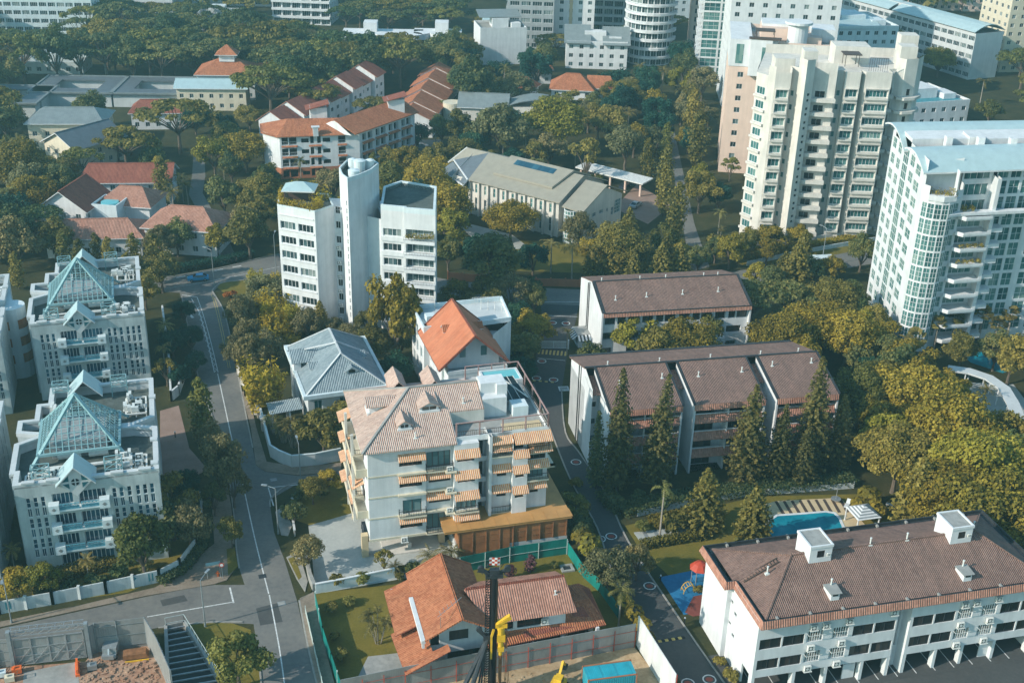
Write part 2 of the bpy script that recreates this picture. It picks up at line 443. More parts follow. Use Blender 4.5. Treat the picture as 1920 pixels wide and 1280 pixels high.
ribbed('metal_grey', (.21, .24, .245), .6, .4, .0, .6)
ribbed('metal_taupe', (.31, .28, .225), .5, .5, 0, .25, .06)
ribbed('metal_pale', (.40, .52, .54), .7, .35, 0, .4, .05)
ribbed('metal_slate', (.13, .15, .17), .5, .45, 0, .5)
ribbed('hoarding_grey', (.27, .275, .27), .28, .5, .1, .8, .12)
ribbed('hoarding_white', (.62, .63, .62), 2.4, .5, 0, .4, .1)
ribbed('hoarding_green', (.0, .17, .145), .9, .6, 0, .3, .25)
ribbed('containerrib', (.02, .33, .42), .22, .45, 0, 1.0, .15)
glassm('glass', [(.0, (.012, .02, .022)), (.45, (.02, .035, .04)), (.62, (.06, .11, .12)), (.8, (.20, .25, .24)), (1.0, (.32, .34, .32))])
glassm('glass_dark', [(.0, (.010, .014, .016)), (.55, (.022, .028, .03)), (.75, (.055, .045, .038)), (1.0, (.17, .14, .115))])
glassm('glass_teal', [(.0, (.016, .06, .066)), (.4, (.04, .135, .135)), (.7, (.09, .21, .20)), (1.0, (.25, .34, .30))])
glassm('glass_blue', [(.0, (.012, .03, .05)), (.5, (.02, .07, .11)), (1.0, (.05, .16, .22))])
glassm('curtain', [(.0, (.04, .10, .11)), (.5, (.12, .22, .23)), (1.0, (.30, .34, .33))])
leafm('leaf_olive', [(.060, .066, .016), (.185, .158, .034), (.36, .285, .064)])
leafm('leaf_gold', [(.105, .090, .013), (.275, .208, .026), (.49, .36, .045)])
leafm('leaf_green', [(.030, .062, .030), (.115, .135, .045), (.29, .25, .075)])
leafm('leaf_deep', [(.006, .036, .028), (.014, .070, .048), (.05, .115, .06)])
leafm('leaf_grey', [(.085, .085, .042), (.20, .172, .072), (.36, .29, .13)])
leafm('leaf_yellow', [(.20, .16, .015), (.45, .34, .028), (.66, .52, .055)])
leafm('leaf_pine', [(.035, .045, .016), (.115, .108, .032), (.25, .20, .055)])
leafm('leaf_palm', [(.06, .06, .02), (.20, .16, .045), (.42, .32, .10)])
leafm('leaf_orange', [(.16, .06, .015), (.36, .12, .02), (.55, .20, .04)])
leafm('leaf_purple', [(.06, .02, .03), (.13, .045, .06), (.22, .09, .10)])
leafm('leaf_lawn', [(.06, .055, .008), (.13, .105, .014), (.20, .15, .02)], .1)
ground('soil', [(.3, (.018, .026, .012)), (.5, (.045, .045, .016)), (.7, (.085, .070, .026))], .25, scale2=2.5)
ground('lawn', [(.3, (.08, .08, .014)), (.5, (.16, .128, .022)), (.7, (.23, .17, .036))], .22, bump=.3, scale2=4)
ground('asphalt', [(.3, (.11, .11, .11)), (.5, (.17, .163, .152)), (.72, (.225, .21, .185))], .16, .92, scale2=1.5)
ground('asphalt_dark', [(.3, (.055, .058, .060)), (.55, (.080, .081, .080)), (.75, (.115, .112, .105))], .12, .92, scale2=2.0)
ground('pavement', [(.3, (.15, .115, .085)), (.5, (.24, .19, .145)), (.7, (.32, .26, .21))], .3, .9, scale2=3)
ground('kerbstone', [(.3, (.24, .23, .21)), (.7, (.36, .34, .31))], 1.0)
ground('paving', [(.3, (.30, .32, .31)), (.5, (.40, .41, .39)), (.7, (.48, .48, .45))], .2, .8, scale2=2)
ground('pinkpave', [(.3, (.22, .14, .11)), (.6, (.32, .22, .18))], .4, scale2=4)
ground('clay', [(.28, (.16, .075, .045)), (.45, (.34, .19, .125)), (.6, (.44, .29, .20)), (.75, (.52, .38, .28))], .35, .95, .9, 8, 2.2)
ground('sandsoil', [(.3, (.26, .17, .09)), (.5, (.42, .30, .18)), (.7, (.52, .40, .26))], .5, .95, .6, 8, 2.5)
ground('water', [(.35, (.006, .17, .24)), (.65, (.015, .27, .34))], .25, .06, .05, 3, 2.5)
ground('water2', [(.35, (.14, .46, .50)), (.65, (.20, .54, .57))], .3, .08)
# ------------------------------------------------------------------ plants
def rdir(r, zmin=-1.0):
    while True:
        v = Vector((r.uniform(-1, 1), r.uniform(-1, 1), r.uniform(-1, 1)))
        l = v.length
        if .05 < l < 1:
            v /= l
            if v.z >= zmin: return v
def card(mb, p, n, w, h, r, mi=0):
    """one tuft of leaves: a kite"""
    up = Vector((r.uniform(-1, 1), r.uniform(-1, 1), r.uniform(-1, 1)))
    a = n.cross(up)
    if a.length < .05: a = n.cross(Vector((.3, 1, .2)))
    a.normalize(); b = n.cross(a)
    mb.face([p - a * w * .5, p - b * h * .42 + n * (.12 * w), p + a * w * .5, p + b * h * .58 + n * (.05 * w)], mi)
def clump(mb, c, rad, n, s, r, zmin=-.55, flat=1.0, jit=.75):
    c = Vector(c)
    for _ in range(n):
        d = rdir(r, zmin); k = rad * (r.uniform(.62, 1.06) if r.random() < .82 else r.uniform(.2, .7))
        p = c + Vector((d.x * k, d.y * k, d.z * k * flat))
        nn = (d + Vector((0, 0, .35)) + rdir(r) * jit).normalized(); ss = s * r.uniform(.6, 1.35)
        card(mb, p, nn, ss, ss * 1.25, r)
def limbs(mb, h0, pts, r0, r, lean=(0, 0)):
    """tapered trunk that forks into limbs reaching the given points"""
    a = Vector((0, 0, -.3)); mid = Vector((lean[0] * .5 + r.uniform(-.1, .1), lean[1] * .5, h0 * .55)); f = Vector((lean[0], lean[1], h0))
    mb.tube(a, mid, r0 * 1.25, r0 * .95, 7); mb.tube(mid, f, r0 * .95, r0 * .8, 7)
    for p in pts:
        p = Vector(p); q = f.lerp(p, .5) + Vector((r.uniform(-.3, .3), r.uniform(-.3, .3), r.uniform(0, .5)))
        mb.tube(f, q, r0 * .5, r0 * .3, 5); mb.tube(q, p, r0 * .3, r0 * .1, 5)
PROTO = {}     # kind -> list of (crown mesh, trunk mesh), R = crown radius, H = height to top, zc = crown centre
def tree_proto(kind, leaf, build, R, H, zc, names=('crown', 'trunk'), variants=3, bark='bark'):
    lst = []
    for v in range(variants):
        r = random.Random(sum(map(ord, kind)) * 31 + v * 977)
        c = MB(); t = MB(); build(c, t, r, v)
        if len(t.v) == 0: lst.append((c.mesh(kind + '_crown', leaf), None))
        else: lst.append((c.mesh(kind + '_crown', leaf), t.mesh(kind + '_trunk', bark)))
    PROTO[kind] = dict(v=lst, R=R, H=H, zc=zc, names=names)
def b_broad(R, H, base, nclump, ncard, s, squash=.75, irregular=.25):
    def f(c, t, r, v):
        pts = []; zc = base + (H - base) * .45; hz = (H - base) * .5
        for i in range(nclump):
            d = rdir(r, -.35); k = r.uniform(.55, .86)
            p = Vector((d.x * R * k, d.y * R * k, zc + d.z * hz * k)); p.z += r.uniform(-.3, .3)
            if r.random() < irregular: p += Vector((d.x, d.y, max(d.z, 0))) * R * .16
            pts.append(p); clump(c, p, R * r.uniform(.26, .40), ncard, s, r, -.5, squash)
        limbs(t, base * .9, [p * .8 + Vector((0, 0, .2 * zc)) for p in pts[::2]], R * .055 + .07, r)
    return f
def b_rain(R, H, s, ncard=70):
    def f(c, t, r, v):
        pts = []
        for i in range(44):
            a = r.uniform(0, 2 * PI); k = math.sqrt(r.random()) * .9
            z = H * (1 - .22 * k * k) - r.uniform(.4, 1.4)
            p = Vector((math.cos(a) * R * k, math.sin(a) * R * k, z)); pts.append(p)
            clump(c, p, R * r.uniform(.13, .22), ncard, s, r, -.35, .42)
        limbs(t, H * .38, [p - Vector((0, 0, .5)) for p in pts[::3]], .42, r)
    return f
def b_column(R, H, base, s, n):
    def f(c, t, r, v):
        k = 16
        for i in range(k):
            u = i / (k - 1); z = base + (H - base) * (u * .93 + .03); w = R * (math.sin(PI * min(1, (u * .86 + .12))) ** .55)
            for j in range(2):
                a = r.uniform(0, 2 * PI); clump(c, (math.cos(a) * w * .4, math.sin(a) * w * .4, z), w * .72, n, s, r, -.6, 1.0)
        t.tube((0, 0, -.3), (0, 0, H * .8), .13, .05, 6)
    return f
def b_conifer(R, H, whorls, s, droop=.1, openn=1.0):
    def f(c, t, r, v):
        t.tube((0, 0, -.3), (0, 0, H * .97), .22, .03, 6)
        for i in range(whorls):
            u = i / (whorls - 1); z = H * .07 + H * .9 * u; rad = R * (1 - u) ** .66 * (1 if u > .12 else .8) + .12; nb = 9 if u < .7 else 6
            a0 = r.uniform(0, 6)
            for j in range(nb):
                a = a0 + 2 * PI * j / nb + r.uniform(-.2, .2); L_ = rad * r.uniform(.75, 1.12); steps = max(2, int(L_ / .27 * openn))
                for k in range(steps):
                    q = (k + .6) / steps; p = Vector((math.cos(a) * L_ * q, math.sin(a) * L_ * q, z - droop * L_ * q + .22 * L_ * q * q))
                    for e in range(2):
                        pp = p + rdir(r) * .17; n = (Vector((math.cos(a) * .5, math.sin(a) * .5, .8)) + rdir(r) * .6).normalized()
                        w = s * r.uniform(.7, 1.3); card(c, pp, n, w, w * 1.3, r)
    return f
def frond(mb, base, az, el, Lf, droop, wd, r, nseg=9):
    d = Vector((math.cos(az), math.sin(az), 0)); side = Vector((-d.y, d.x, 0)); p = Vector(base); ang = el
    for i in range(nseg):
        q = p + (d * math.cos(ang) + Vector((0, 0, 1)) * math.sin(ang)) * (Lf / nseg); u = i / nseg
        w = wd * (math.sin(PI * (.12 + .85 * u)) ** .6); back = (q - p) * .9
        for sg in (-1, 1):
            tip = p + side * sg * w + back * 1.2 + Vector((0, 0, -.35 * w + r.uniform(-.08, .08)))
            mb.face([p, p + (q - p) * .75, tip + back * .25, tip])
        p = q; ang -= droop / nseg
def b_palm(H, Lf, n, droop=1.6, wd=.5, lean=.3, s=1):
    def f(c, t, r, v):
        lx, ly = r.uniform(-lean, lean), r.uniform(-lean, lean); top = Vector((lx, ly, H))
        t.tube((0, 0, -.3), (lx * .4, ly * .4, H * .5), .19, .14, 7); t.tube((lx * .4, ly * .4, H * .5), top, .14, .11, 7)
        for i in range(n):
            frond(c, top, 2 * PI * i / n * 2.4 + r.uniform(-.3, .3), r.uniform(-.1, 1.3), Lf * r.uniform(.8, 1.1), droop, wd, r)
    return f
def b_fan(H, R, n):
    def f(c, t, r, v):
        top = Vector((0, 0, H)); t.tube((0, 0, -.3), top, .24, .2, 7)
        for i in range(n):
            d = rdir(r, -.35); p = top + d * R * .55; side = d.cross(Vector((0, 0, 1)));
            if side.length < .1: continue
            side.normalize(); upv = side.cross(d); k = 9; prev = None
            for j in range(k + 1):
                a = -1.5 + 3.0 * j / k; tip = p + (d * math.cos(a) + side * math.sin(a)) * R * .5 * (1 if j % 2 else .8) - Vector((0, 0, .12 * R))
                if prev is not None: c.face([p, prev, tip])
                prev = tip
    return f
def b_clumppalm(H, n, Lf):
    def f(c, t, r, v):
        for i in range(n):
            a = 2 * PI * i / n + r.uniform(-.3, .3); h = H * r.uniform(.55, 1.05); o = .35; sp = H * .22
            b0 = (math.cos(a) * o, math.sin(a) * o, -.2); b1 = (math.cos(a) * (o + sp * h / H), math.sin(a) * (o + sp * h / H), h)
            t.tube(b0, b1, .07, .05, 5)
            for j in range(7): frond(c, b1, a + r.uniform(-2.2, 2.2), r.uniform(.1, 1.3), Lf * r.uniform(.7, 1.1), 1.7, .32, r, 6)
    return f
def b_bigleaf(H, n, s):
    def f(c, t, r, v):
        for i in range(5):
            x, y = r.uniform(-.7, .7), r.uniform(-.7, .7); t.tube((x * .4, y * .4, -.2), (x, y, H * .7), .06, .04, 5)
        for i in range(n):
            d = rdir(r, -.1); p = Vector((d.x * H * .42, d.y * H * .42, H * .55 + d.z * H * .42)) ; nn = (d + Vector((0, 0, .6)) + rdir(r) * .5).normalized()
            a = nn.cross(rdir(r)); a.normalize(); b = nn.cross(a); w = s * r.uniform(.6, 1.2)
            c.face([p - b * w, p - a * w * .5 - b * w * .3, p - a * w * .45 + b * w * .4, p + b * w * .95 - nn * .1, p + a * w * .45 + b * w * .4, p + a * w * .5 - b * w * .3])
    return f
def b_bush(R, H, n, s):
    def f(c, t, r, v):
        for i in range(9):
            d = rdir(r, -.1); clump(c, (d.x * R * .55, d.y * R * .55, H * .45 + d.z * H * .3), R * .45, n, s, r, -.8, H / R * .5)
        for i in range(4): t.tube((0, 0, -.1), (r.uniform(-.3, .3) * R, r.uniform(-.3, .3) * R, H * .5), .05, .03, 5)
    return f
def b_bamboo(R, H, n, s):
    def f(c, t, r, v):
        for i in range(26):
            a = r.uniform(0, 2 * PI); k = math.sqrt(r.random()) * R * .75; x, y = math.cos(a) * k, math.sin(a) * k; h = H * r.uniform(.7, 1.0) * (1 - .3 * (k / R) ** 2)
            t.tube((x * .3, y * .3, -.2), (x, y, h * .85), .05, .02, 4)
            for j in range(n):
                u = r.uniform(.15, 1); p = Vector((x * (.4 + .75 * u), y * (.4 + .75 * u), h * u)) + rdir(r) * .6
                nn = (Vector((x, y, 1.2)).normalized() + rdir(r) * .8).normalized(); w = s * r.uniform(.6, 1.2); card(c, p, nn, w * .6, w * 1.8, r)
    return f
def b_open(R, H, base, s):
    """light crown with the limbs showing through"""
    def f(c, t, r, v):
        pts = []
        for i in range(15):
            d = rdir(r, -.1); p = Vector((d.x * R * .75, d.y * R * .75, base + (H - base) * (.5 + .42 * d.z))); pts.append(p); clump(c, p, R * r.uniform(.2, .32), 80, s, r, -.6, .7)
        limbs(t, base * .75, pts, R * .045 + .05, r)
    return f
tree_proto('broadleaf_tree', 'leaf_olive', b_broad(4, 9.5, 2.4, 26, 195, .38), 4.0, 9.5, 6.0, variants=4)
tree_proto('golden_tree', 'leaf_gold', b_broad(4, 9.0, 2.0, 26, 195, .37, .8), 4.0, 9.0, 5.6, variants=3)
tree_proto('big_broadleaf_tree', 'leaf_olive', b_broad(6.4, 13, 3.2, 52, 300, .38, .75), 6.4, 13, 8.2, variants=2)
tree_proto('big_golden_tree', 'leaf_gold', b_broad(6.4, 12.5, 2.8, 52, 300, .38, .8), 6.4, 12.5, 7.8, variants=3)
tree_proto('green_tree', 'leaf_green', b_broad(4, 9.5, 2.0, 26, 190, .38, .85), 4.0, 9.5, 5.9, variants=3)
tree_proto('dark_tree', 'leaf_deep', b_broad(4, 9.0, 1.2, 26, 190, .38, .9), 4.0, 9.0, 5.2, variants=2)
tree_proto('grey_tree', 'leaf_grey', b_broad(4, 9.0, 2.2, 30, 165, .34, .8, .4), 4.0, 9.0, 5.7, variants=3)
tree_proto('rain_tree', 'leaf_olive', b_rain(9, 13, .62), 9.0, 13, 11.0, variants=3)
tree_proto('dark_rain_tree', 'leaf_green', b_rain(9, 13.5, .62), 9.0, 13.5, 11.3, variants=2)
tree_proto('column_tree', 'leaf_olive', b_column(1.9, 10, .8, .38, 46), 1.9, 10, 5.2, variants=3)
tree_proto('tall_conifer', 'leaf_pine', b_conifer(3.2, 19, 46, .36, .05), 3.2, 19, 8.0, variants=2)
tree_proto('dark_conifer', 'leaf_green', b_conifer(1.9, 13, 34, .34, .1), 1.9, 13, 5.5, variants=1)
tree_proto('soft_conifer', 'leaf_olive', b_conifer(3.6, 11, 34, .40, .12, 1.1), 3.6, 11, 4.6, variants=2)
tree_proto('palm_tree', 'leaf_palm', b_palm(7.5, 2.9, 17), 2.7, 9.0, 7.6, variants=3, bark='palebark')
tree_proto('royal_palm', 'leaf_palm', b_palm(8.5, 2.9, 10, 2.4, .42, .1), 2.5, 10, 8.6, variants=1, bark='palebark')
tree_proto('fan_palm', 'leaf_palm', b_fan(6.0, 2.1, 34), 2.0, 7.6, 6.1, variants=2, bark='palebark')
tree_proto('short_palm', 'leaf_grey', b_palm(2.6, 3.0, 26, 1.5, .34, .1), 2.8, 4.6, 2.9, variants=2, bark='palebark')
tree_proto('clump_palm', 'leaf_palm', b_clumppalm(4.6, 9, 1.7), 2.0, 5.5, 4.0, variants=2, bark='palebark')
tree_proto('big_leaf_plant', 'leaf_gold', b_bigleaf(3.4, 95, .52), 1.8, 3.4, 2.0, variants=2)
tree_proto('bamboo_clump', 'leaf_yellow', b_bamboo(3.2, 6.5, 130, .34), 3.2, 6.5, 3.6, variants=2, names=('foliage', 'stems'))
tree_proto('shrub', 'leaf_olive', b_bush(1.2, 1.8, 85, .24), 1.2, 1.8, .9, variants=3, names=('foliage', 'stems'))
tree_proto('green_shrub', 'leaf_green', b_bush(1.2, 1.7, 85, .24), 1.2, 1.7, .9, variants=2, names=('foliage', 'stems'))
tree_proto('orange_shrub', 'leaf_orange', b_bush(1.2, 1.3, 85, .22), 1.2, 1.3, .7, variants=1, names=('foliage', 'stems'))
tree_proto('purple_shrub', 'leaf_purple', b_column(.85, 2.6, .2, .26, 14), .9, 2.6, 1.4, variants=1, names=('foliage', 'stems'))
tree_proto('open_tree', 'leaf_olive', b_open(3.6, 8.5, 2.6, .42), 3.6, 8.5, 5.9, variants=3)
KINDTXT = {'big_broadleaf_tree': ('large spreading olive tree', 'tree'), 'big_golden_tree': ('large golden green tree', 'tree'), 'broadleaf_tree': ('olive broadleaf tree', 'tree'), 'golden_tree': ('sunlit golden green broadleaf tree', 'tree'), 'green_tree': ('mid green broadleaf tree', 'tree'),
 'dark_tree': ('deep green dense tree', 'tree'), 'grey_tree': ('grey green fine-leaved tree', 'tree'), 'rain_tree': ('wide olive umbrella-crowned tree', 'tree'),
 'dark_rain_tree': ('wide dark umbrella-crowned tree', 'tree'), 'column_tree': ('narrow column-shaped tree', 'tree'), 'tall_conifer': ('tall pointed conifer', 'conifer'), 'dark_conifer': ('slim dark conifer', 'conifer'),
 'soft_conifer': ('broad soft conifer', 'conifer'), 'palm_tree': ('feather palm', 'palm'), 'royal_palm': ('slender royal palm', 'palm'), 'fan_palm': ('fan palm', 'palm'), 'short_palm': ('squat grey palm', 'palm'),
 'clump_palm': ('many-stemmed clump palm', 'palm'), 'big_leaf_plant': ('large-leaved plant', 'plant'), 'bamboo_clump': ('feathery yellow bamboo clump', 'bamboo'), 'shrub': ('round olive shrub', 'shrub'),
 'green_shrub': ('round green shrub', 'shrub'), 'orange_shrub': ('low orange-leaved shrub', 'shrub'), 'purple_shrub': ('small purple-leaved shrub', 'shrub'), 'open_tree': ('open-crowned tree with limbs showing', 'tree')}
PLANTS = []    # (empty, kind, x, y, size)
def plant(kind, x, y, R=None, hs=1.0, rz=None, z=0.0):
    """plants a copy of a kind with crown radius R; hs stretches the height"""
    if R and R > 5 and kind in ('golden_tree', 'broadleaf_tree'): kind = 'big_' + kind
    P = PROTO[kind]; s = (R / P['R']) if R else 1.0; crown, trunk = P['v'][len(PLANTS) % len(P['v'])]
    nm = {'big_golden_tree': 'broadleaf_tree', 'big_broadleaf_tree': 'broadleaf_tree', 'golden_tree': 'broadleaf_tree', 'green_tree': 'broadleaf_tree', 'dark_tree': 'broadleaf_tree', 'grey_tree': 'broadleaf_tree', 'dark_rain_tree': 'rain_tree', 'open_tree': 'broadleaf_tree',
          'green_shrub': 'shrub', 'orange_shrub': 'shrub', 'purple_shrub': 'shrub', 'tall_conifer': 'conifer', 'dark_conifer': 'conifer', 'soft_conifer': 'conifer'}.get(kind, kind)
    e = link(nm, None, None, (x, y, z), rnd.uniform(0, 6.28) if rz is None else rz)
    if 'conifer' in kind: e.rotation_euler.x = rnd.uniform(-.035, .035); e.rotation_euler.y = rnd.uniform(-.035, .035)
    sz = s * hs * rnd.uniform(.95, 1.06); sx = s * rnd.uniform(.95, 1.06)
    for n, me in zip(P['names'], (crown, trunk)):
        if me is not None: link(n, me, e, None, 0, (sx, s, sz))
    PLANTS.append((e, kind, x, y, P['R'] * s)); return e
def tpx(kind, px, py, wpx, hs=1.0, z=0.0):
    """plants so that the crown centre lies on that pixel and the crown is wpx wide there"""
    P = PROTO[kind]; R = 4.0
    for _ in range(6):
        s = R / P['R']; p = at(px, py, z + P['zc'] * s * hs); R = wpx / 2 * proj(p)[2] / FPX
    return plant(kind, p.x, p.y, R, hs, z=z)
def inside(x, y, poly):
    c = False; j = len(poly) - 1
    for i in range(len(poly)):
        xi, yi = poly[i][:2]; xj, yj = poly[j][:2]
        if (yi > y) != (yj > y) and x < (xj - xi) * (y - yi) / (yj - yi) + xi: c = not c
        j = i
    return c
def near_seg(x, y, a, b):
    ax, ay, bx, by = a[0], a[1], b[0], b[1]; dx, dy = bx - ax, by - ay; t = max(0, min(1, ((x - ax) * dx + (y - ay) * dy) / (dx * dx + dy * dy + 1e-9)))
    return math.hypot(x - ax - t * dx, y - ay - t * dy)
def clear(x, y, r, extra=()):
    for f in FOOT:
        if inside(x, y, f): return False
        for i in range(len(f)):
            if near_seg(x, y, f[i - 1], f[i]) < r * .55: return False
    for poly in ROADS:
        if inside(x, y, poly): return False
        for i in range(len(poly)):
            if near_seg(x, y, poly[i - 1], poly[i]) < r * .3: return False
    return True
ROADS = []     # world polygons of roads and lanes
def wood(poly_px, mixk, Rr, gap=1.55, n=4000, seed=1, maxn=999, hs=1.0):
    """fills a ground area (pixels of the photograph, at ground level) with separate trees"""
    r = random.Random(seed); W = [at(*p) for p in poly_px]; x0 = min(p.x for p in W); x1 = max(p.x for p in W); y0 = min(p.y for p in W); y1 = max(p.y for p in W); k = 0
    for _ in range(n):
        x, y = r.uniform(x0, x1), r.uniform(y0, y1)
        if not inside(x, y, W): continue
        kind = r.choice(mixk); R = r.uniform(*Rr) * (1.7 if 'rain' in kind else 1)
        if 'column' in kind: R *= .5
        if 'palm' in kind: R *= .6
        if any(math.hypot(x - q[2], y - q[3]) < (R + q[4]) * gap / 2 for q in PLANTS): continue
        if not clear(x, y, R): continue
        h_ = hs * r.uniform(.85, 1.15)
        if hidden(x, y, R, PROTO[kind]['H'] * R / PROTO[kind]['R'] * h_): continue
        plant(kind, x, y, R, h_); k += 1
        if k >= maxn: break
ORD = ['', 'second', 'third', 'fourth', 'fifth', 'sixth', 'seventh', 'eighth', 'ninth', 'tenth', 'eleventh', 'twelfth', 'thirteenth', 'fourteenth', 'fifteenth', 'sixteenth', 'seventeenth', 'eighteenth', 'nineteenth', 'twentieth',
       'twenty-first', 'twenty-second', 'twenty-third', 'twenty-fourth', 'twenty-fifth', 'twenty-sixth', 'twenty-seventh', 'twenty-eighth', 'twenty-ninth', 'thirtieth'] + ['%dth' % i for i in range(31, 90)]
def label_plants():
    """every plant is named after the landmark it grows beside, on which side, and how near it stands"""
    sets = {}
    for q in PLANTS:
        e, kind, x, y, R = q
        s, lx, ly, lr = min(LAND, key=lambda l: math.hypot(x - l[1], y - l[2]) - l[3])
        dx, dy = x - lx, y - ly
        side = ('right of' if dx > 0 else 'left of') if abs(dx) > abs(dy) else ('behind' if dy > 0 else 'in front of')
        sets.setdefault((kind, s, side), []).append((math.hypot(dx, dy) - lr, q))
    for (kind, s, side), l in sets.items():
        l.sort(key=lambda t: t[0]); txt, cat = KINDTXT[kind]
        for i, (d, q) in enumerate(l):
            lab = f'{txt} {side} {s}' if len(l) == 1 else (f'{txt} {side} {s}, nearest to it' if i == 0 else f'{txt} {side} {s}, {ORD[i]} nearest to it')
            tag(q[0], lab, cat, {'tree': 'trees between the buildings', 'conifer': 'conifers in the gardens', 'palm': 'palms in the gardens', 'shrub': 'garden shrubs', 'plant': 'large-leaved garden plants', 'bamboo': 'bamboo clumps'}[cat])
# ------------------------------------------------------------------ ground, roads, markings
def struct(o): o['kind'] = 'structure'; return o
LZ = [0.0]
def nextz(): LZ[0] += .004; return LZ[0]
def pxpoly(pts): return [(lambda q: (q.x, q.y))(at(*p)) for p in pts]
def sheet(name, pts, mat, z, road=False, world=False):
    W = pts if world else pxpoly(pts)
    a = sum(W[i - 1][0] * W[i][1] - W[i][0] * W[i - 1][1] for i in range(len(W)))
    if a < 0: W = W[::-1]
    mb = MB(); mb.prism(W, z - .1, z, 0, bottom=False); struct(mb.build(name, mat))
    if road: ROADS.append(W)
    return W
def strip(pl, w, z, h=None, closed=False):
    """flat (or raised) band of width w along a world polyline"""
    mb = MB(); n = len(pl); Lp = []; Rp = []
    for i in range(n):
        a = Vector(pl[max(0, i - 1)]); b = Vector(pl[min(n - 1, i + 1)]); d = (b - a).normalized(); nn = Vector((-d.y, d.x)) * (w / 2); p = Vector(pl[i]); Lp.append(p + nn); Rp.append(p - nn)
    for i in range(n - 1):
        q = [Rp[i], Rp[i + 1], Lp[i + 1], Lp[i]]; mb.face([(p.x, p.y, z) for p in q])
        if h:
            for a, b in ((Rp[i], Rp[i + 1]), (Lp[i + 1], Lp[i])): mb.face([(a.x, a.y, z - h), (b.x, b.y, z - h), (b.x, b.y, z), (a.x, a.y, z)])
    return mb
def curve(pts, n=6):
    """smooth polyline through pixel points on the ground"""
    P = [Vector(p) for p in pxpoly(pts)]; out = []
    for i in range(len(P) - 1):
        p0, p1, p2, p3 = P[max(0, i - 1)], P[i], P[i + 1], P[min(len(P) - 1, i + 2)]
        for k in range(n):
            t = k / n; out.append(.5 * ((2 * p1) + (p2 - p0) * t + (2 * p0 - 5 * p1 + 4 * p2 - p3) * t * t + (3 * p1 - p0 - 3 * p2 + p3) * t ** 3))
    out.append(P[-1]); return [(p.x, p.y) for p in out]
g = MB(); NX = 40
xs = [-1500 + 3000 * i / NX for i in range(NX + 1)]; ys = [-200 + 2600 * i / NX for i in range(NX + 1)]
for i in range(NX):
    for j in range(NX): g.face([(xs[i], ys[j], 0), (xs[i + 1], ys[j], 0), (xs[i + 1], ys[j + 1], 0), (xs[i], ys[j + 1], 0)])
struct(g.build('ground', 'soil'))
# lawns and paved areas
sheet('lawn', [(588, 1112), (740, 1095), (870, 1068), (1062, 1038), (1110, 1060), (1192, 1165), (1192, 1208), (948, 1256), (720, 1300), (640, 1315)], 'lawn', .010)
sheet('lawn', [(1172, 985), (1290, 960), (1420, 930), (1640, 925), (1700, 1000), (1330, 1075), (1300, 1140), (1250, 1075), (1200, 1030)], 'lawn', .012)
sheet('lawn', [(545, 935), (640, 900), (690, 930), (700, 965), (585, 985), (555, 975)], 'lawn', .010)
sheet('lawn', [(345, 1165), (400, 1155), (470, 1180), (500, 1300), (420, 1300)], 'lawn', .010)
sheet('lawn', [(850, 445), (1080, 455), (1260, 470), (1270, 500), (1100, 512), (880, 505)], 'lawn', .010)
sheet('lawn', [(395, 530), (500, 520), (525, 545), (430, 556)], 'lawn', .012)
sheet('lawn', [(1330, 470), (1640, 440), (1640, 470), (1400, 500)], 'lawn', .012)
sheet('lawn', [(60, 1090), (290, 1020), (390, 1000), (380, 1050), (240, 1110), (60, 1135)], 'lawn', .012)
sheet('forecourt', [(578, 985), (700, 950), (905, 1035), (870, 1052), (790, 1078), (610, 1110), (590, 1100), (585, 1040)], 'paving', .016)
sheet('driveway', [(640, 1100), (735, 1078), (880, 1062), (870, 1050), (790, 1072), (610, 1108)], 'paving', .020)
sheet('driveway', [(300, 770), (335, 760), (355, 840), (390, 880), (340, 905), (300, 900)], 'pinkpave', .016)
sheet('driveway', [(690, 1230), (760, 1222), (840, 1235), (720, 1300), (650, 1310)], 'concrete', .016)
sheet('terrace', [(850, 412), (960, 440), (1000, 470), (900, 460)], 'paving', .016)
sheet('car_park', [(1195, 345), (1260, 385), (1215, 420), (1150, 390)], 'pinkpave', .016)
sheet('car_park', [(740, 262), (830, 262), (835, 300), (770, 305), (735, 290)], 'asphalt', .016)
# roads
cross = sheet('road', [(-60, 1190), (0, 1178), (275, 1118), (360, 1102), (403, 1096), (500, 1096), (500, 1170), (385, 1166), (297, 1176), (0, 1235), (-60, 1245)], 'asphalt', .020, True)
main = sheet('road', [(494, 1330), (480, 1200), (470, 1130), (449, 1066), (443, 1025), (437, 951), (420, 850), (396, 776), (374, 715), (358, 640), (340, 560), (334, 540), (395, 520), (400, 547), (420, 585), (438, 660), (452, 732), (474, 840), (480, 872), (497, 884), (560, 892), (640, 884), (640, 896), (560, 905), (508, 935), (507, 951), (514, 998), (534, 1051), (558, 1129), (575, 1210), (606, 1330)], 'asphalt', .024, True)
avenue = sheet('road', [(240, 530), (311, 521), (350, 515), (425, 501), (475, 488), (524, 478), (600, 482), (750, 508), (850, 526), (950, 537), (1087, 543), (1300, 520), (1500, 490), (1650, 462), (1650, 492), (1500, 518), (1300, 548), (1087, 573), (950, 566), (850, 553), (750, 540), (620, 522), (526, 515), (460, 524), (415, 530), (400, 547), (345, 549), (303, 547), (240, 556)], 'asphalt', .028, True)
lane = sheet('lane', [(1013, 560), (1087, 560), (1080, 600), (1064, 660), (1053, 732), (1060, 810), (1087, 850), (1137, 927), (1178, 1015), (1278, 1166), (1372, 1300), (1300, 1310), (1250, 1240), (1200, 1172), (1150, 1080), (1120, 990), (1070, 900), (1030, 800), (1000, 720), (1006, 665), (1018, 610)], 'asphalt_dark', .020, True)
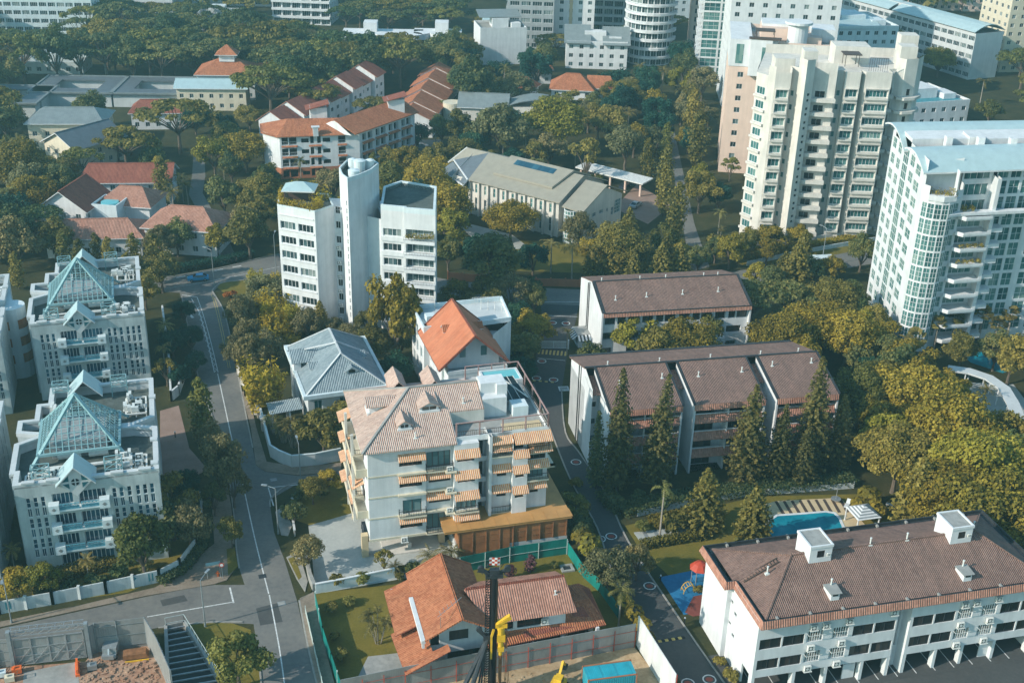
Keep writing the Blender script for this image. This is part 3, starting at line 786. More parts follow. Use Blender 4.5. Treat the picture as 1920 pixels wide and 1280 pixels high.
sheet('road', [(363, 285), (383, 285), (385, 330), (380, 362), (424, 440), (446, 488), (418, 496), (395, 440), (354, 365), (360, 330)], 'asphalt', .016, True)
sheet('road', [(1232, 180), (1250, 180), (1276, 300), (1302, 420), (1330, 500), (1296, 510), (1276, 400), (1262, 320), (1248, 240)], 'asphalt', .016, True)
sheet('road', [(1590, 0), (1640, -10), (1640, 40), (1600, 80), (1560, 60)], 'asphalt', .016, True)
sheet('road', [(1700, 150), (1760, 180), (1810, 235), (1740, 245), (1690, 200)], 'asphalt', .016, True)
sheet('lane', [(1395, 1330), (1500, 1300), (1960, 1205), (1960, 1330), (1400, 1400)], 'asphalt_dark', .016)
# pavements with kerbs
def pave(pts, mat='pavement', z=.12): return sheet('pavement', pts, mat, z)
pave([(-60, 1178), (0, 1166), (150, 1135), (290, 1102), (330, 1080), (375, 1040), (402, 1020), (436, 1020), (444, 1062), (425, 1088), (403, 1095), (275, 1117), (0, 1176), (-60, 1188)])
pave([(420, 880), (434, 950), (440, 1020), (402, 1020), (398, 960), (405, 900)], 'pavement', .124)
pave([(497, 884), (480, 872), (470, 800), (452, 735), (466, 735), (480, 800), (500, 866), (560, 876), (640, 868), (640, 884), (560, 891)], 'pavement', .12)
pave([(516, 960), (530, 950), (548, 985), (540, 1005), (527, 1003)], 'kerbstone', .12)
pave([(537, 1045), (560, 1035), (577, 1090), (572, 1110), (556, 1085)], 'kerbstone', .12)
pave([(562, 1122), (588, 1110), (606, 1200), (640, 1330), (606, 1330), (578, 1210)], 'pavement', .12)
sheet('verge', [(425, 1030), (440, 1026), (446, 1062), (428, 1080)], 'lawn', .135)
sheet('verge', [(540, 1048), (552, 1044), (566, 1082), (560, 1088)], 'lawn', .135)
def kerb(pts, n=4): struct(strip(curve(pts, n), .22, .13, .14).build('kerb', 'kerbstone'))
kerb([(494, 1330), (486, 1240)]); kerb([(606, 1330), (577, 1210), (561, 1125)])
kerb([(297, 1177), (385, 1167), (455, 1166)]); kerb([(507, 951), (508, 935), (530, 915), (560, 905), (640, 896)])
kerb([(449, 1066), (443, 1025), (437, 951), (420, 850), (396, 776), (374, 715), (358, 640), (341, 556)])
kerb([(474, 840), (452, 732), (438, 660), (420, 585), (400, 549), (398, 545), (415, 531), (460, 525), (526, 516)])
kerb([(240, 529), (311, 520), (350, 514), (425, 500), (475, 487), (524, 477)])
kerb([(1053, 732), (1060, 810), (1087, 850), (1137, 927), (1178, 1015), (1278, 1166), (1372, 1300)])
kerb([(1000, 720), (1030, 800), (1070, 900), (1120, 990), (1150, 1080), (1200, 1172)])
# painted markings
def mark(pts, w=.14, mat='whitepaint', n=5, dash=None):
    c = curve(pts, n) if len(pts) > 2 else pxpoly(pts); z = .034
    if dash:
        mb = MB(); P = [Vector(p) for p in c]
        for i in range(len(P) - 1):
            d = P[i + 1] - P[i]; k = int(d.length / (dash * 2))
            for j in range(max(1, k)):
                a = P[i] + d * (j / max(1, k)); b = a + d.normalized() * dash; t = strip([a, b], w, z); o = len(mb.v); mb.v += t.v; mb.f += [tuple(q + o for q in f) for f in t.f]; mb.m += t.m
    else: mb = strip(c, w, z)
    struct(mb.build('road_marking', mat))
mark([(536, 1300), (523, 1210), (505, 1115)], .16); mark([(504, 1113), (478, 1010), (455, 905)], .16)
mark([(455, 905), (437, 833), (420, 755), (408, 700)], .16)
mark([(409, 698), (395, 640), (381, 590), (370, 558)], .13); mark([(402, 698), (389, 640), (375, 590), (368, 575)], .13)
zz = []
for i in range(26):
    t = i / 25; q = at(402 + (368 - 402) * t + (6 if i % 2 else 0), 698 + (575 - 698) * t); zz.append((q.x, q.y))
struct(strip(zz, .12, .038).build('road_marking', 'whitepaint'))
mark([(341, 553), (370, 557)], .2); mark([(359, 560), (369, 577)], .12)
mark([(428, 690), (414, 620), (402, 570), (396, 552)], .09, 'yellowline'); mark([(432, 690), (418, 620), (406, 570), (400, 556)], .09, 'yellowline')
mark([(276, 1156), (438, 1128)], .16); mark([(438, 1130), (431, 1101)], .22)
mark([(562, 908), (503, 914), (513, 948)], .2, n=1); mark([(547, 935), (563, 923)], .5)
mark([(330, 521), (470, 495)], .3, dash=2.0); mark([(311, 541), (400, 526), (524, 500)], .1)
mark([(1015, 591), (1083, 594)], .15); mark([(1008, 671), (1060, 676)], .12); mark([(1020, 566), (1086, 566)], .12)
mark([(356, 590), (362, 596)], .5)
def ring(px, py, r=.85):
    c = at(px, py); mb = MB(); n = 20; z = .030
    for i in range(n):
        a, b = 2 * PI * i / n, 2 * PI * (i + 1) / n
        mb.face([(c.x + r * math.cos(a), c.y + r * math.sin(a), z), (c.x + r * math.cos(b), c.y + r * math.sin(b), z), (c.x + r * .8 * math.cos(b), c.y + r * .8 * math.sin(b), z), (c.x + r * .8 * math.cos(a), c.y + r * .8 * math.sin(a), z)])
    mb.face([(c.x + r * .55 * math.cos(2 * PI * i / n), c.y + r * .45 * math.sin(2 * PI * i / n), z) for i in range(n)], 1)
    struct(mb.build('road_marking', ['whitepaint', 'redline']))
for q in [(1036, 605), (1061, 606), (1016, 677), (1006, 709), (1038, 712), (1080, 866), (1218, 1098), (1330, 1273), (1125, 1010), (1146, 1005), (1290, 1280)]: ring(*q)
def hump(a, b, name, w=.5, n=8, mats=('yellowline', 'black')):
    A, B = at(*a), at(*b); d = (B - A); mb = MB(); nn = Vector((-d.y, d.x, 0)).normalized() * w / 2
    for i in range(n):
        p, q = A + d * (i / n), A + d * ((i + 1) / n); h = Vector((0, 0, .07)); u = Vector((0, 0, .02))
        mb.face([p - nn + u, q - nn + u, q + h, p + h], i % 2); mb.face([p + h, q + h, q + nn + u, p + nn + u], i % 2)
    return mb.build(name, list(mats))
tag(hump((999, 713), (1044, 717), 'speed_hump'), 'yellow and black speed hump across the lane below the gate', 'speed hump')
tag(hump((1234, 1202), (1284, 1194), 'speed_hump'), 'yellow and black speed hump across the lane beside the white hoarding', 'speed hump')
tag(hump((1009, 659), (1062, 663), 'ramp_plate', 1.9, 15, ('yellowline', 'asphalt_dark')), 'yellow striped ramp plate in front of the lane gate', 'ramp')
# hip: pool, deck, playground
dk = [at(1405, 955), at(1455, 940), at(1575, 934), at(1602, 962), at(1640, 1005), at(1560, 1030), at(1380, 1050)]
sheet('pool_deck', [(p.x, p.y) for p in dk], 'sand', .14, world=True)
def ledge(name, pts, mat, z, h=.14):
    W = pxpoly(pts); a = sum(W[i - 1][0] * W[i][1] - W[i][0] * W[i - 1][1] for i in range(len(W))); W = W if a > 0 else W[::-1]
    mb = MB(); mb.prism(W, z - h, z, 0, bottom=False); return struct(mb.build(name, mat))
for i in range(9):
    x = 1452 + i * 15; ledge('deck_stripe', [(x, 941 - i * .6), (x + 5, 940 - i * .6), (x + 20, 964 - i * .4), (x + 14, 965 - i * .4)], 'brownframe', .146)
pool = pxpoly([(1420, 1000), (1440, 976), (1455, 966), (1500, 963), (1548, 959), (1566, 962), (1576, 972), (1585, 992), (1540, 1006), (1430, 1030)]); pool = pool[::-1]
mb = MB(); I = parapet(mb, pool, .1, .22, .4, 0); mb2 = MB(); mb2.face([(p[0], p[1], .17) for p in I]); struct(mb.build('pool_edge', 'white')); struct(mb2.build('pool_water', 'water'))
ledge('garden_path', [(1188, 998), (1290, 985), (1300, 1003), (1200, 1015)], 'paving', .05)
for i in range(5): ledge('path_stripe', [(1203 + i * 20, 996 - i * 2.4), (1210 + i * 20, 995 - i * 2.4), (1220 + i * 20, 1012 - i * 2.2), (1213 + i * 20, 1013 - i * 2.2)], 'greyframe', .056)
ledge('play_area', [(1236, 1082), (1335, 1062), (1345, 1140), (1282, 1152)], 'rubberblue', .05)
ledge('play_area', [(1284, 1148), (1300, 1118), (1340, 1110), (1345, 1150), (1300, 1155)], 'rubberred', .056)
# construction sites
cl = [(-80, 1330), (-60, 1262), (0, 1252), (160, 1240), (178, 1217), (272, 1206), (290, 1200), (330, 1330)]
sheet('site_ground', cl, 'clay', .03)
sheet('site_slab', [(45, 1260), (145, 1240), (150, 1300), (40, 1310)], 'concrete', .05)
mb = MB(); mr = random.Random(3)
for i in range(260):     # clods of broken earth
    p = at(mr.uniform(150, 300), mr.uniform(1240, 1285)); s = mr.uniform(.06, .32); clump_n = 5
    a0 = mr.uniform(0, 6); mb.prism([(p.x + s * math.cos(a0 + k * 1.256) * mr.uniform(.6, 1.2), p.y + s * math.sin(a0 + k * 1.256) * mr.uniform(.6, 1.2)) for k in range(5)], .0, .03 + s * mr.uniform(.3, .9), bottom=False)
o = tag(mb.build('earth_rubble', 'clay'), 'broken red earth heaped over the left building site', 'rubble', kind='stuff')
sheet('site_ground', [(560, 1400), (640, 1320), (760, 1295), (948, 1258), (1189, 1212), (1235, 1270), (1330, 1400)], 'sandsoil', .03)
mb = MB()
for i in range(200):
    p = at(mr.uniform(900, 1180), mr.uniform(1262, 1300)); s = mr.uniform(.05, .22); a0 = mr.uniform(0, 6)
    mb.prism([(p.x + s * math.cos(a0 + k * 1.256) * mr.uniform(.6, 1.2), p.y + s * math.sin(a0 + k * 1.256) * mr.uniform(.6, 1.2)) for k in range(5)], .0, .03 + s * mr.uniform(.2, .7), bottom=False)
tag(mb.build('earth_rubble', 'sandsoil'), 'loose yellow earth and stones inside the grey corrugated fence', 'rubble', kind='stuff')
# ------------------------------------------------------------------ buildings near the camera
def origin(px, py, z): p = at(px, py, z); return (p.x, p.y)
def railing(T, p, q, z, h=1.0, mat='dark', step=.35): 
    mb = MB(); rail(mb, p, q, z, h, step); return T.part('railing', mb, mat)
def vent_pipe(T, x, y, z, h=.9, hood=False):
    def mk(mb):
        mb.tube((0, 0, -.3), (0, 0, h), .09, n=8); mb.tube((0, 0, h), (0, 0, h + .12), .14, n=8); mb.box(-.25, -.2, -.2, .25, .2, .03)
    return T.inst('vent_pipe', 'ventpipe%s' % h, mk, ['acwhite'], (x, y, z))

# ---- white four-storey block at the lower right
T = Thing('apartment_block', 'white block with brown hipped tile roof, two rooftop stair boxes and open car park below', 'apartment block', origin(1424, 1169, 11), 14.5, short='the white car-park block'); BR = T
T.foot(-1, -1, 39, 15)
mb = MB(); W2 = 18.2
def brmod(x0, mir):
    f = (lambda u, w: x0 + W2 - u - w) if mir else (lambda u, w: x0 + u)
    ops = []
    for z in (4.0, 7.05):
        for u, w in ((.4, 2.75), (3.35, 2.75)): ops.append((f(u, w) - x0, z, w, 1.5, 2, 1, 'dark', 'glass_dark'))
        for u, w in ((12.4, 2.7), (15.3, 2.7)): ops.append((f(u, w) - x0, z, w, 1.5, 2, 1, 'dark', 'glass_dark'))
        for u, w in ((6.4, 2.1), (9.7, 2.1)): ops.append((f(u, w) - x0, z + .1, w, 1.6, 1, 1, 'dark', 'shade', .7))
    for u, w in ((.4, 2.75), (3.35, 2.75), (6.4, 2.1), (9.7, 2.1), (12.4, 2.7), (15.3, 2.7)): ops.append((f(u, w) - x0, 10.0, w, 1.0, 2, 1, 'dark', 'glass_dark'))
    wall(T, mb, (x0, 0), (x0 + W2, 0), 2.9, 11.3, ops, 0, .2)
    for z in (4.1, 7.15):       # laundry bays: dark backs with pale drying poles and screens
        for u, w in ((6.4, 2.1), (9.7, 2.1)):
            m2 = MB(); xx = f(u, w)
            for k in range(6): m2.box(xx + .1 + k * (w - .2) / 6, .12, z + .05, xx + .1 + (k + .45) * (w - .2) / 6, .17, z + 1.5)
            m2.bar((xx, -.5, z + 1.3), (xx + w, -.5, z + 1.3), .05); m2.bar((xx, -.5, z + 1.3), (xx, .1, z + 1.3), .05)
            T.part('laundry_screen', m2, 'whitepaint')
    for u in (6.6, 8.2): ac_unit(T, f(u, .85), -.42, 9.15); ac_unit(T, f(u - .4 if u > 7 else u, .85), -.42, 6.1) if u < 7 else None; 
    ac_unit(T, f(6.6, .85), -.42, 3.0); ac_unit(T, f(11.2, .85), -.42, 9.3); ac_unit(T, f(10.6, .85), -.42, 6.15); ac_unit(T, f(10.4, .85), -.42, 3.05); ac_unit(T, f(17.0, .85), -.42, 9.6)
brmod(0, False); brmod(20.0, False)
mb.box(18.2, .02, 2.9, 18.201, 1.6, 11.3); wall(T, mb, (18.2, 1.6), (20.0, 1.6), 0, 11.3, [(.3, 3.2, 1.2, 7.5, 0, 1, None, None, .4)])
mb.face([(18.2, 0, 0), (18.2, 1.6, 0), (18.2, 1.6, 11.3), (18.2, 0, 11.3)]); mb.face([(20, 1.6, 0), (20, 0, 0), (20, 0, 11.3), (20, 1.6, 11.3)])
wall(T, mb, (38.2, 0), (38.2, 14.4), 0, 11.3)
wall(T, mb, (38.2, 14.4), (-.6, 14.4), 0, 11.3, grid([2 + 3.2 * i for i in range(11)], [4, 7, 9.8], 2.0, 1.3, 2, 1))
wall(T, mb, (-.6, 14.4), (-.6, 7.6), -1, 11.3); wall(T, mb, (-.6, 7.6), (0, 7.6), -1, 11.3)
wall(T, mb, (0, 7.6), (0, 0), 2.9, 11.3, [(1.2, 4.2, .7, .5, 1, 1, 'dark'), (1.2, 7.4, .7, .5, 1, 1, 'dark'), (.05, 5.2, .6, .45, 1, 1, 'dark'), (.05, 8.4, .6, .45, 1, 1, 'dark')])
mb.face([(0, 0, 2.9), (0, 7.6, 2.9), (18.2, 7.6, 2.9), (18.2, 0, 2.9)][::-1]); mb.face([(20, 0, 2.9), (20, 7.6, 2.9), (38.2, 7.6, 2.9), (38.2, 0, 2.9)][::-1])
wall(T, mb, (0, 7.6), (38.2, 7.6), 0, 2.9); mb.box(.0, 2.8, 0, .25, 7.6, 2.9, bottom=False)
T.part('wall', mb, 'whitewall')
for x in (0, 5.3, 9.5, 14.3, 17.8, 20.05, 24.3, 28.0, 32.5, 37.6):
    T.inst('column', 'brcol', lambda m: m.box(0, 0, 0, .4, .8, 2.9, bottom=False), ['whitewall'], (x, .02, 0))
for x in (12.4, 31.2): T.inst('store_wall', 'stw', lambda m: m.box(0, .6, 0, 1.6, .75, 2.2), ['whitewall'], (x, 0, 0))
mb = MB()
for i in range(14): mb.box(1.2 + i * 2.6, -.5, .036, 1.32 + i * 2.6, 5.0, .04)
T.part('parking_line', mb, 'whitepaint')
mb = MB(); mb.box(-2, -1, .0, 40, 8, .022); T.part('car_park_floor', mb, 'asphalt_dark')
# roof: tiled fascia all round, gutter behind it, hipped roof above
E0 = [(.2, -.75), (38.9, -.75), (38.9, 15.1), (-1.1, 15.1), (-1.1, 7.1), (.2, 6.6)]
Eo = [(.2, -.85), (39.0, -.85), (39.0, 15.2), (-1.2, 15.2), (-1.2, 7.0), (.2, 6.6)]
Eo = [(-.15, -.85), (39.0, -.85), (39.0, 15.2), (-1.35, 15.2), (-1.35, 7.0), (-.15, 7.0)]
mb = MB(); k = len(Eo)
def inn(p, d): 
    return (p[0] + (d if p[0] < 20 else -d), p[1] + (d if p[1] < 8 and p != Eo[4] else -d) if p not in (Eo[4], Eo[5]) else p[1] + d)
Ei = [inn(p, .28) for p in Eo]; Eg = [inn(p, .42) for p in Eo]; Er = [inn(p, 1.0) for p in Eo]
for i in range(k):
    j = (i + 1) % k; a, b, c, d = Eo[i], Eo[j], Ei[j], Ei[i]
    mb.face([(a[0], a[1], 10.75), (b[0], b[1], 10.75), (c[0], c[1], 11.7), (d[0], d[1], 11.7)])
    mb.face([(d[0], d[1], 10.72), (c[0], c[1], 10.72), (b[0], b[1], 10.72), (a[0], a[1], 10.72)])
T.part('tile_fascia', mb, 'tile_terra')
mb = MB()
for i in range(k):
    j = (i + 1) % k; a, b, c, d, e, f = Ei[i], Ei[j], Eg[j], Eg[i], Er[j], Er[i]
    mb.face([(a[0], a[1], 11.704), (b[0], b[1], 11.704), (c[0], c[1], 11.704), (d[0], d[1], 11.704)])
    mb.face([(d[0], d[1], 11.7), (c[0], c[1], 11.7), (c[0], c[1], 11.3), (d[0], d[1], 11.3)])
    mb.face([(d[0], d[1], 11.3), (c[0], c[1], 11.3), (e[0], e[1], 11.3), (f[0], f[1], 11.3)])
T.part('gutter', mb, 'dark')
for i in range(9):
    for yy in (-.55, 14.35): T.inst('gutter_bracket', 'gbr', lambda m: m.box(0, 0, 0, .25, .75, .32), ['concrete'], (2 + i * 4.2, yy, 11.3))
def broof(mb):
    x0, y0, x1, y1, z, zr = .75, .05, 38.0, 14.3, 11.4, 14.5; yr = 7.25; A, B = (7.0, yr, zr), (32.0, yr, zr)
    mb.face([(x0, y0, z), (x1, y0, z), B, A]); mb.face([(x1, y1, z), (x0 - .8, y1, z), A, B]); mb.face([(x1, y0, z), (x1, y1, z), B])
    mb.face([(x0 - .8, y1, z), (x0 - .8, 7.6, z + .0), (x0, 7.0, z), (x0, y0, z), A])
    return A, B
mb = MB(); A, B = broof(mb); rf = T.part('roof', mb, 'tile_brown')
mb = MB(); up = Vector((0, 0, .06)); mb.bar(Vector(A) + up, Vector(B) + up, .3, .14)
for p, q in ((A, (.75, .05, 11.4)), (A, (-.05, 14.3, 11.4)), (B, (38, .05, 11.4)), (B, (38, 14.3, 11.4))): mb.bar(Vector(p) + up, Vector(q) + up, .24, .12)
T.part('ridge_cap', mb, 'tile_brown', parent=rf)
mb = MB(); a, b = Vector((5.4, 7.4, 13.92)), Vector((1.0, 7.25, 11.62))
for s in (-.35, .35): mb.bar(a + Vector((0, s, .05)), b + Vector((0, s, .05)), .1, .1)
for i in range(12): p = a.lerp(b, (i + .5) / 12); mb.bar(p + Vector((0, -.35, .05)), p + Vector((0, .35, .05)), .09, .06)
T.part('roof_ladder', mb, 'brownframe')
for x in (8.7, 27.8):
    mb = MB(); w = 2.9
    wall(T, mb, (x, 5.9), (x + w, 5.9), 12.6, 16.2, [(.95, 14.6, 1.0, 1.0, 1, 1, 'dark', 'glass_dark')], 0, .12); wall(T, mb, (x + w, 5.9), (x + w, 9.4), 12.6, 16.2); wall(T, mb, (x + w, 9.4), (x, 9.4), 12.6, 16.2); wall(T, mb, (x, 9.4), (x, 5.9), 12.6, 16.2)
    I = parapet(mb, [(x - .08, 5.82), (x + w + .08, 5.82), (x + w + .08, 9.48), (x - .08, 9.48)], 16.0, 16.35, .22, 0)
    sb = T.part('stair_box', mb, 'whitewall'); m2 = MB(); m2.face([(p[0], p[1], 16.22) for p in I]); T.part('flat_roof', m2, 'concrete', parent=sb)
    ac_unit(T, x + 2.15, 5.6, 14.9, 0, .5)
def dorm(mb):
    mb.prism([(-.55, 0), (.55, 0), (.75, 1.6), (-.75, 1.6)], -.6, .55, 0); mb.slab([(-.75, -.2, .6), (.75, -.2, .6), (.85, 1.7, .72), (-.85, 1.7, .72)], .08, 1); mb.box(-.35, -.02, .12, .35, .01, .38, 2)
for x in (10.0, 27.6): T.inst('dormer_vent', 'dorm', dorm, ['whitewall', 'concrete', 'dark'], (x, 1.15, 12.35)); vent_pipe(T, x + .1, 2.6, 12.7, 1.1)
for x, y, z in ((3.6, 6.3, 13.0), (17.5, 7.2, 14.5), (22.5, 7.2, 14.5), (33.6, 9.5, 13.1)): vent_pipe(T, x, y, z, .9)
finish(T)

# ---- brown-roofed slab blocks in the middle right
def apron(mb, x0, x1, y, z, d, h): mb.slab([(x0, y - d, z - h), (x1, y - d, z - h), (x1, y, z), (x0, y, z)], .1, 0, 0)
T = Thing('apartment_block', 'long white block with brown tile roof in three bays behind tall conifers', 'apartment block', origin(1145, 770, 12), 12.0, short='the three-bay brown-roofed block'); SF = T
T.foot(-2.5, -1.5, 37, 19)
ze, zr, yr = 12.2, 14.9, 9.0
mb = MB(); roof = MB(); cap = MB()
bays = [(0, 11.0), (13.4, 24.4), (26.8, 36.6)]
sl = (zr - ze) / (yr + .6)
for x0, x1 in bays:
    roof.slab([(x0 - .3, -.6, ze), (x1 + .3, -.6, ze), (x1 + .3, yr, zr), (x0 - .3, yr, zr)], .2, 0, 0)
    fas = MB(); fas.face([(x0 - .25, -.75, ze - .95), (x1 + .25, -.75, ze - .95), (x1 + .25, -.6, ze - .02), (x0 - .25, -.6, ze - .02)])
    T.part('tile_fascia', fas, 'tile_terra')
    for xx in (x0 - .28, x1):       # white fin walls with a sloping head
        fin = MB(); fin.face([(xx, 9, 0), (xx, -.55, 0), (xx, -.55, ze - .25), (xx, 9, zr - .25)]); fin.face([(xx + .28, -.55, 0), (xx + .28, 9, 0), (xx + .28, 9, zr - .25), (xx + .28, -.55, ze - .25)])
        fin.face([(xx, -.55, 0), (xx + .28, -.55, 0), (xx + .28, -.55, ze - .25), (xx, -.55, ze - .25)]); T.part('fin_wall', fin, 'white')
    for kf in range(4):
        z = kf * 3.05
        if kf:
            apr = MB(); cap = MB(); apron(apr, x0 + .02, x1 - .02, .05, z + 1.0, .75, 1.15); cap.box(x0, -.02, z + 1.0, x1, .16, z + 1.12); T.part('tile_apron', apr, 'tile_terra'); T.part('balcony_cap', cap, 'white')
        mb.box(x0, .0, z - .16, x1, 2.0, z, bottom=True)
        xm = (x0 + x1) / 2; mb.box(xm - .12, -.12, z, xm + .12, 1.9, z + 3.0)
        wall(T, mb, (x0, 1.9), (x1, 1.9), z, z + 2.9, [(.4, z + .1, (x1 - x0) / 2 - 1.9, 2.2, 3, 1, 'dark', 'glass_dark'), ((x1 - x0) / 2 + .5, z + .1, (x1 - x0) / 2 - 1.9, 2.2, 3, 1, 'dark', 'glass_dark')], 0, .12, name='sliding_door')
mb.box(-1.7, 8.8, 0, 36.6, 17.8, 11.0)
for x0, x1 in ((-1.7, -.28), (11.28, 13.12), (24.68, 26.52)):      # set-back links
    wall(T, mb, (x0, 6.0), (x1, 6.0), 0, 12.0, [(.4, 3.5 + 3 * i, .7, .9, 1, 1, 'dark') for i in range(3)]); roof.slab([(x0, 4.6, ze + .2), (x1, 4.6, ze + .2), (x1, 9.0, ze + 1.25), (x0, 9.0, ze + 1.25)], .15, 0, 0)
roof.slab([(36.9, 18.4, 12.2), (-1.9, 18.4, 12.2), (-1.9, yr, zr), (36.9, yr, zr)], .2, 0, 0)
wall(T, mb, (-1.7, 17.8), (-1.7, 4.4), -2, 11.8, []); mb.face([(-1.7, 17.8, 11.8), (-1.7, 4.4, 11.8), (-1.7, 4.4, 13.4), (-1.7, yr, zr - .15), (-1.7, 17.8, 12.3)])
wall(T, mb, (36.6, 0), (36.6, 17.8), -1, 11.8); mb.face([(36.6, 0, 11.8), (36.6, 17.8, 11.8), (36.6, 17.8, 12.3), (36.6, yr, zr - .15)])
wall(T, mb, (36.6, 17.8), (-1.7, 17.8), 0, 12.2, grid([2 + 4.5 * i for i in range(8)], [1.2, 4.2, 7.2], 2, 1.4))
T.part('wall', mb, 'white'); rf = T.part('roof', roof, 'tile_brown')
mb = MB()
for x0, x1 in bays:
    for xx in (x0 - .3, x1 + .3): mb.bar((xx, -.6, ze + .06), (xx, yr, zr + .06), .3, .16)
mb.bar((-1.9, yr, zr + .05), (36.9, yr, zr + .05), .35, .14); mb.bar((-1.9, 18.4, 12.28), (36.9, 18.4, 12.28), .5, .2)
T.part('ridge_cap', mb, 'dark', parent=rf)
mb = MB(); mb.tube((-1.78, 12.4, -1), (-1.78, 12.4, 13.6), .1); mb.tube((-1.78, 11.3, -1), (-1.78, 11.3, 13.9), .07); T.part('drain_pipe', mb, 'dark')
for x, y in ((2.6, 4.8), (9.7, 5.6), (15.6, 5.4), (22.9, 5.7), (28.3, 6.5), (35.0, 6.6)): vent_pipe(T, x, y, ze + sl * (y + .6), .7)
for x in (2, 10.5, 19, 27.5, 34): vent_pipe(T, x, 9.6, 14.7, .6)
finish(T)

T = Thing('apartment_block', 'low white block with plain brown tile roof beyond the gate lodge, trees in front', 'apartment block', origin(1130, 587, 10), 11.2, short='the low brown-roofed block'); SR = T
T.foot(-1, -1, 29, 16.5)
mb = MB(); fas = MB(); roof = MB(); ze, zr, yr = 10.2, 13.0, 7.6
ops = [(x, 7.5, w, 1.5, 2, 1, 'dark', 'glass_dark', .5) for x, w in ((.5, 2.0), (2.9, 1.6), (4.9, 2.2), (7.6, 2.1), (10.2, 1.5), (11.9, 2.1), (14.6, 2.1), (17.2, 1.5), (18.9, 2.1), (21.6, 2.0), (24.2, 1.4), (25.8, 2.1))]
ops += [(x, 4.5, w, 1.5, 2, 1, 'dark', 'glass_dark', .6) for x, w in ((.3, 1.8), (4.9, 2.2), (10.2, 2.4), (14.6, 2.1), (24.0, 2.9))] + [(x, 1.4, w, 1.5, 2, 1, 'dark', 'glass_dark', .6) for x, w in ((.3, 1.8), (4.9, 2.2), (14.6, 2.1), (24.2, 2.0))]
wall(T, mb, (0, 0), (28, 0), -1, 9.6, ops); wall(T, mb, (28, 0), (28, 15.6), -1, 10); wall(T, mb, (28, 15.6), (0, 15.6), 0, 10, grid([1.5 + 3.2 * i for i in range(8)], [1.2, 4.2, 7.2], 1.8, 1.3)); wall(T, mb, (-.3, 15.6), (-.3, -.7), -2, 9.6)
mb.face([(-.3, 15.6, 9.6), (-.3, -.7, 9.6), (-.3, -.7, 10.2), (-.3, yr, zr), (-.3, 15.6, 10.6)]); mb.face([(28, -.7, 9.6), (28, 15.6, 9.6), (28, 15.6, 10.5), (28, yr, zr - .1), (28, -.7, 10.1)])
mb.face([(-.3, -.7, -2), (0, -.7, -2), (0, -.7, 10.2), (-.3, -.7, 10.2)]); mb.face([(0, -.7, -2), (0, 0, -2), (0, 0, 10.2), (0, -.7, 10.2)]); mb.box(28, -.7, -1, 28.3, 0, 10.1)
T.part('wall', mb, 'white')
roof.slab([(0, -.7, ze), (28.3, -.7, ze), (28.3, yr, zr), (0, yr, zr)], .2); roof.slab([(28.3, 16, 10.5), (0, 16, 10.5), (0, yr, zr), (28.3, yr, zr)], .2); rf = T.part('roof', roof, 'tile_brown')
fas.face([(0, -.85, ze - .8), (28.3, -.85, ze - .8), (28.3, -.7, ze - .02), (0, -.7, ze - .02)]); T.part('tile_fascia', fas, 'tile_terra')
mb = MB()
for xx in (.05, 28.2): mb.bar((xx, -.7, ze + .06), (xx, yr, zr + .06), .45, .16)
mb.bar((0, yr, zr + .05), (28.3, yr, zr + .05), .3, .12); mb.bar((0, -.72, ze + .04), (28.3, -.72, ze + .04), .16, .1); T.part('ridge_cap', mb, 'dark', parent=rf)
mb = MB(); mb.tube((-.38, 9.6, -1), (-.38, 9.6, 12), .1); mb.tube((-.38, 8.6, -1), (-.38, 8.6, 12.5), .1); T.part('drain_pipe', mb, 'dark')
for x, y in ((3.0, 2.6), (9.0, 3.0), (16, 3.2), (23, 3.4)): vent_pipe(T, x, y, ze + (y + .7) * .337, .75)
for x in (1.6, 9, 14, 21.5, 24.3): vent_pipe(T, x, 7.7, zr, .5)
for x in (6.3, 19.6):   # arched garden terraces with white flower boxes
    mb = MB(); mb.box(x, -2.6, 3.6, x + 3.4, 0, 3.9); mb.box(x, -2.6, 3.9, x + 3.4, -2.4, 4.8); mb.box(x, -2.4, 3.9, x + .2, -.01, 4.8); mb.box(x + 3.2, -2.4, 3.9, x + 3.4, -.01, 4.8); mb.box(x, -2.6, -.5, x + .35, -2.2, 3.6); mb.box(x + 3.05, -2.6, -.5, x + 3.4, -2.2, 3.6)
    k = 10
    for i in range(k): a, b = PI * i / k, PI * (i + 1) / k; mb.face([(x + 1.7 - 1.35 * math.cos(a), -2.58, 1.6 + 1.35 * math.sin(a)), (x + 1.7 - 1.35 * math.cos(b), -2.58, 1.6 + 1.35 * math.sin(b)), (x + 1.7 - 1.7 * math.cos(b), -2.58, 3.6), (x + 1.7 - 1.7 * math.cos(a), -2.58, 3.6)])
    tr_ = T.part('terrace', mb, 'white'); m2 = MB(); rr = random.Random(5); clump(m2, (x + 1.7, -1.9, 4.95), .9, 160, .2, rr, -.3, .5); T.part('flowers', m2, 'whitewall', parent=tr_)
for x in (.6, 24.2):
    mb = MB()
    for i in range(9): mb.bar((x + i * .4, -2.6, .9), (x + i * .4, 0, 1.5), .1, .1)
    T.part('pergola', mb, 'white')
finish(T)
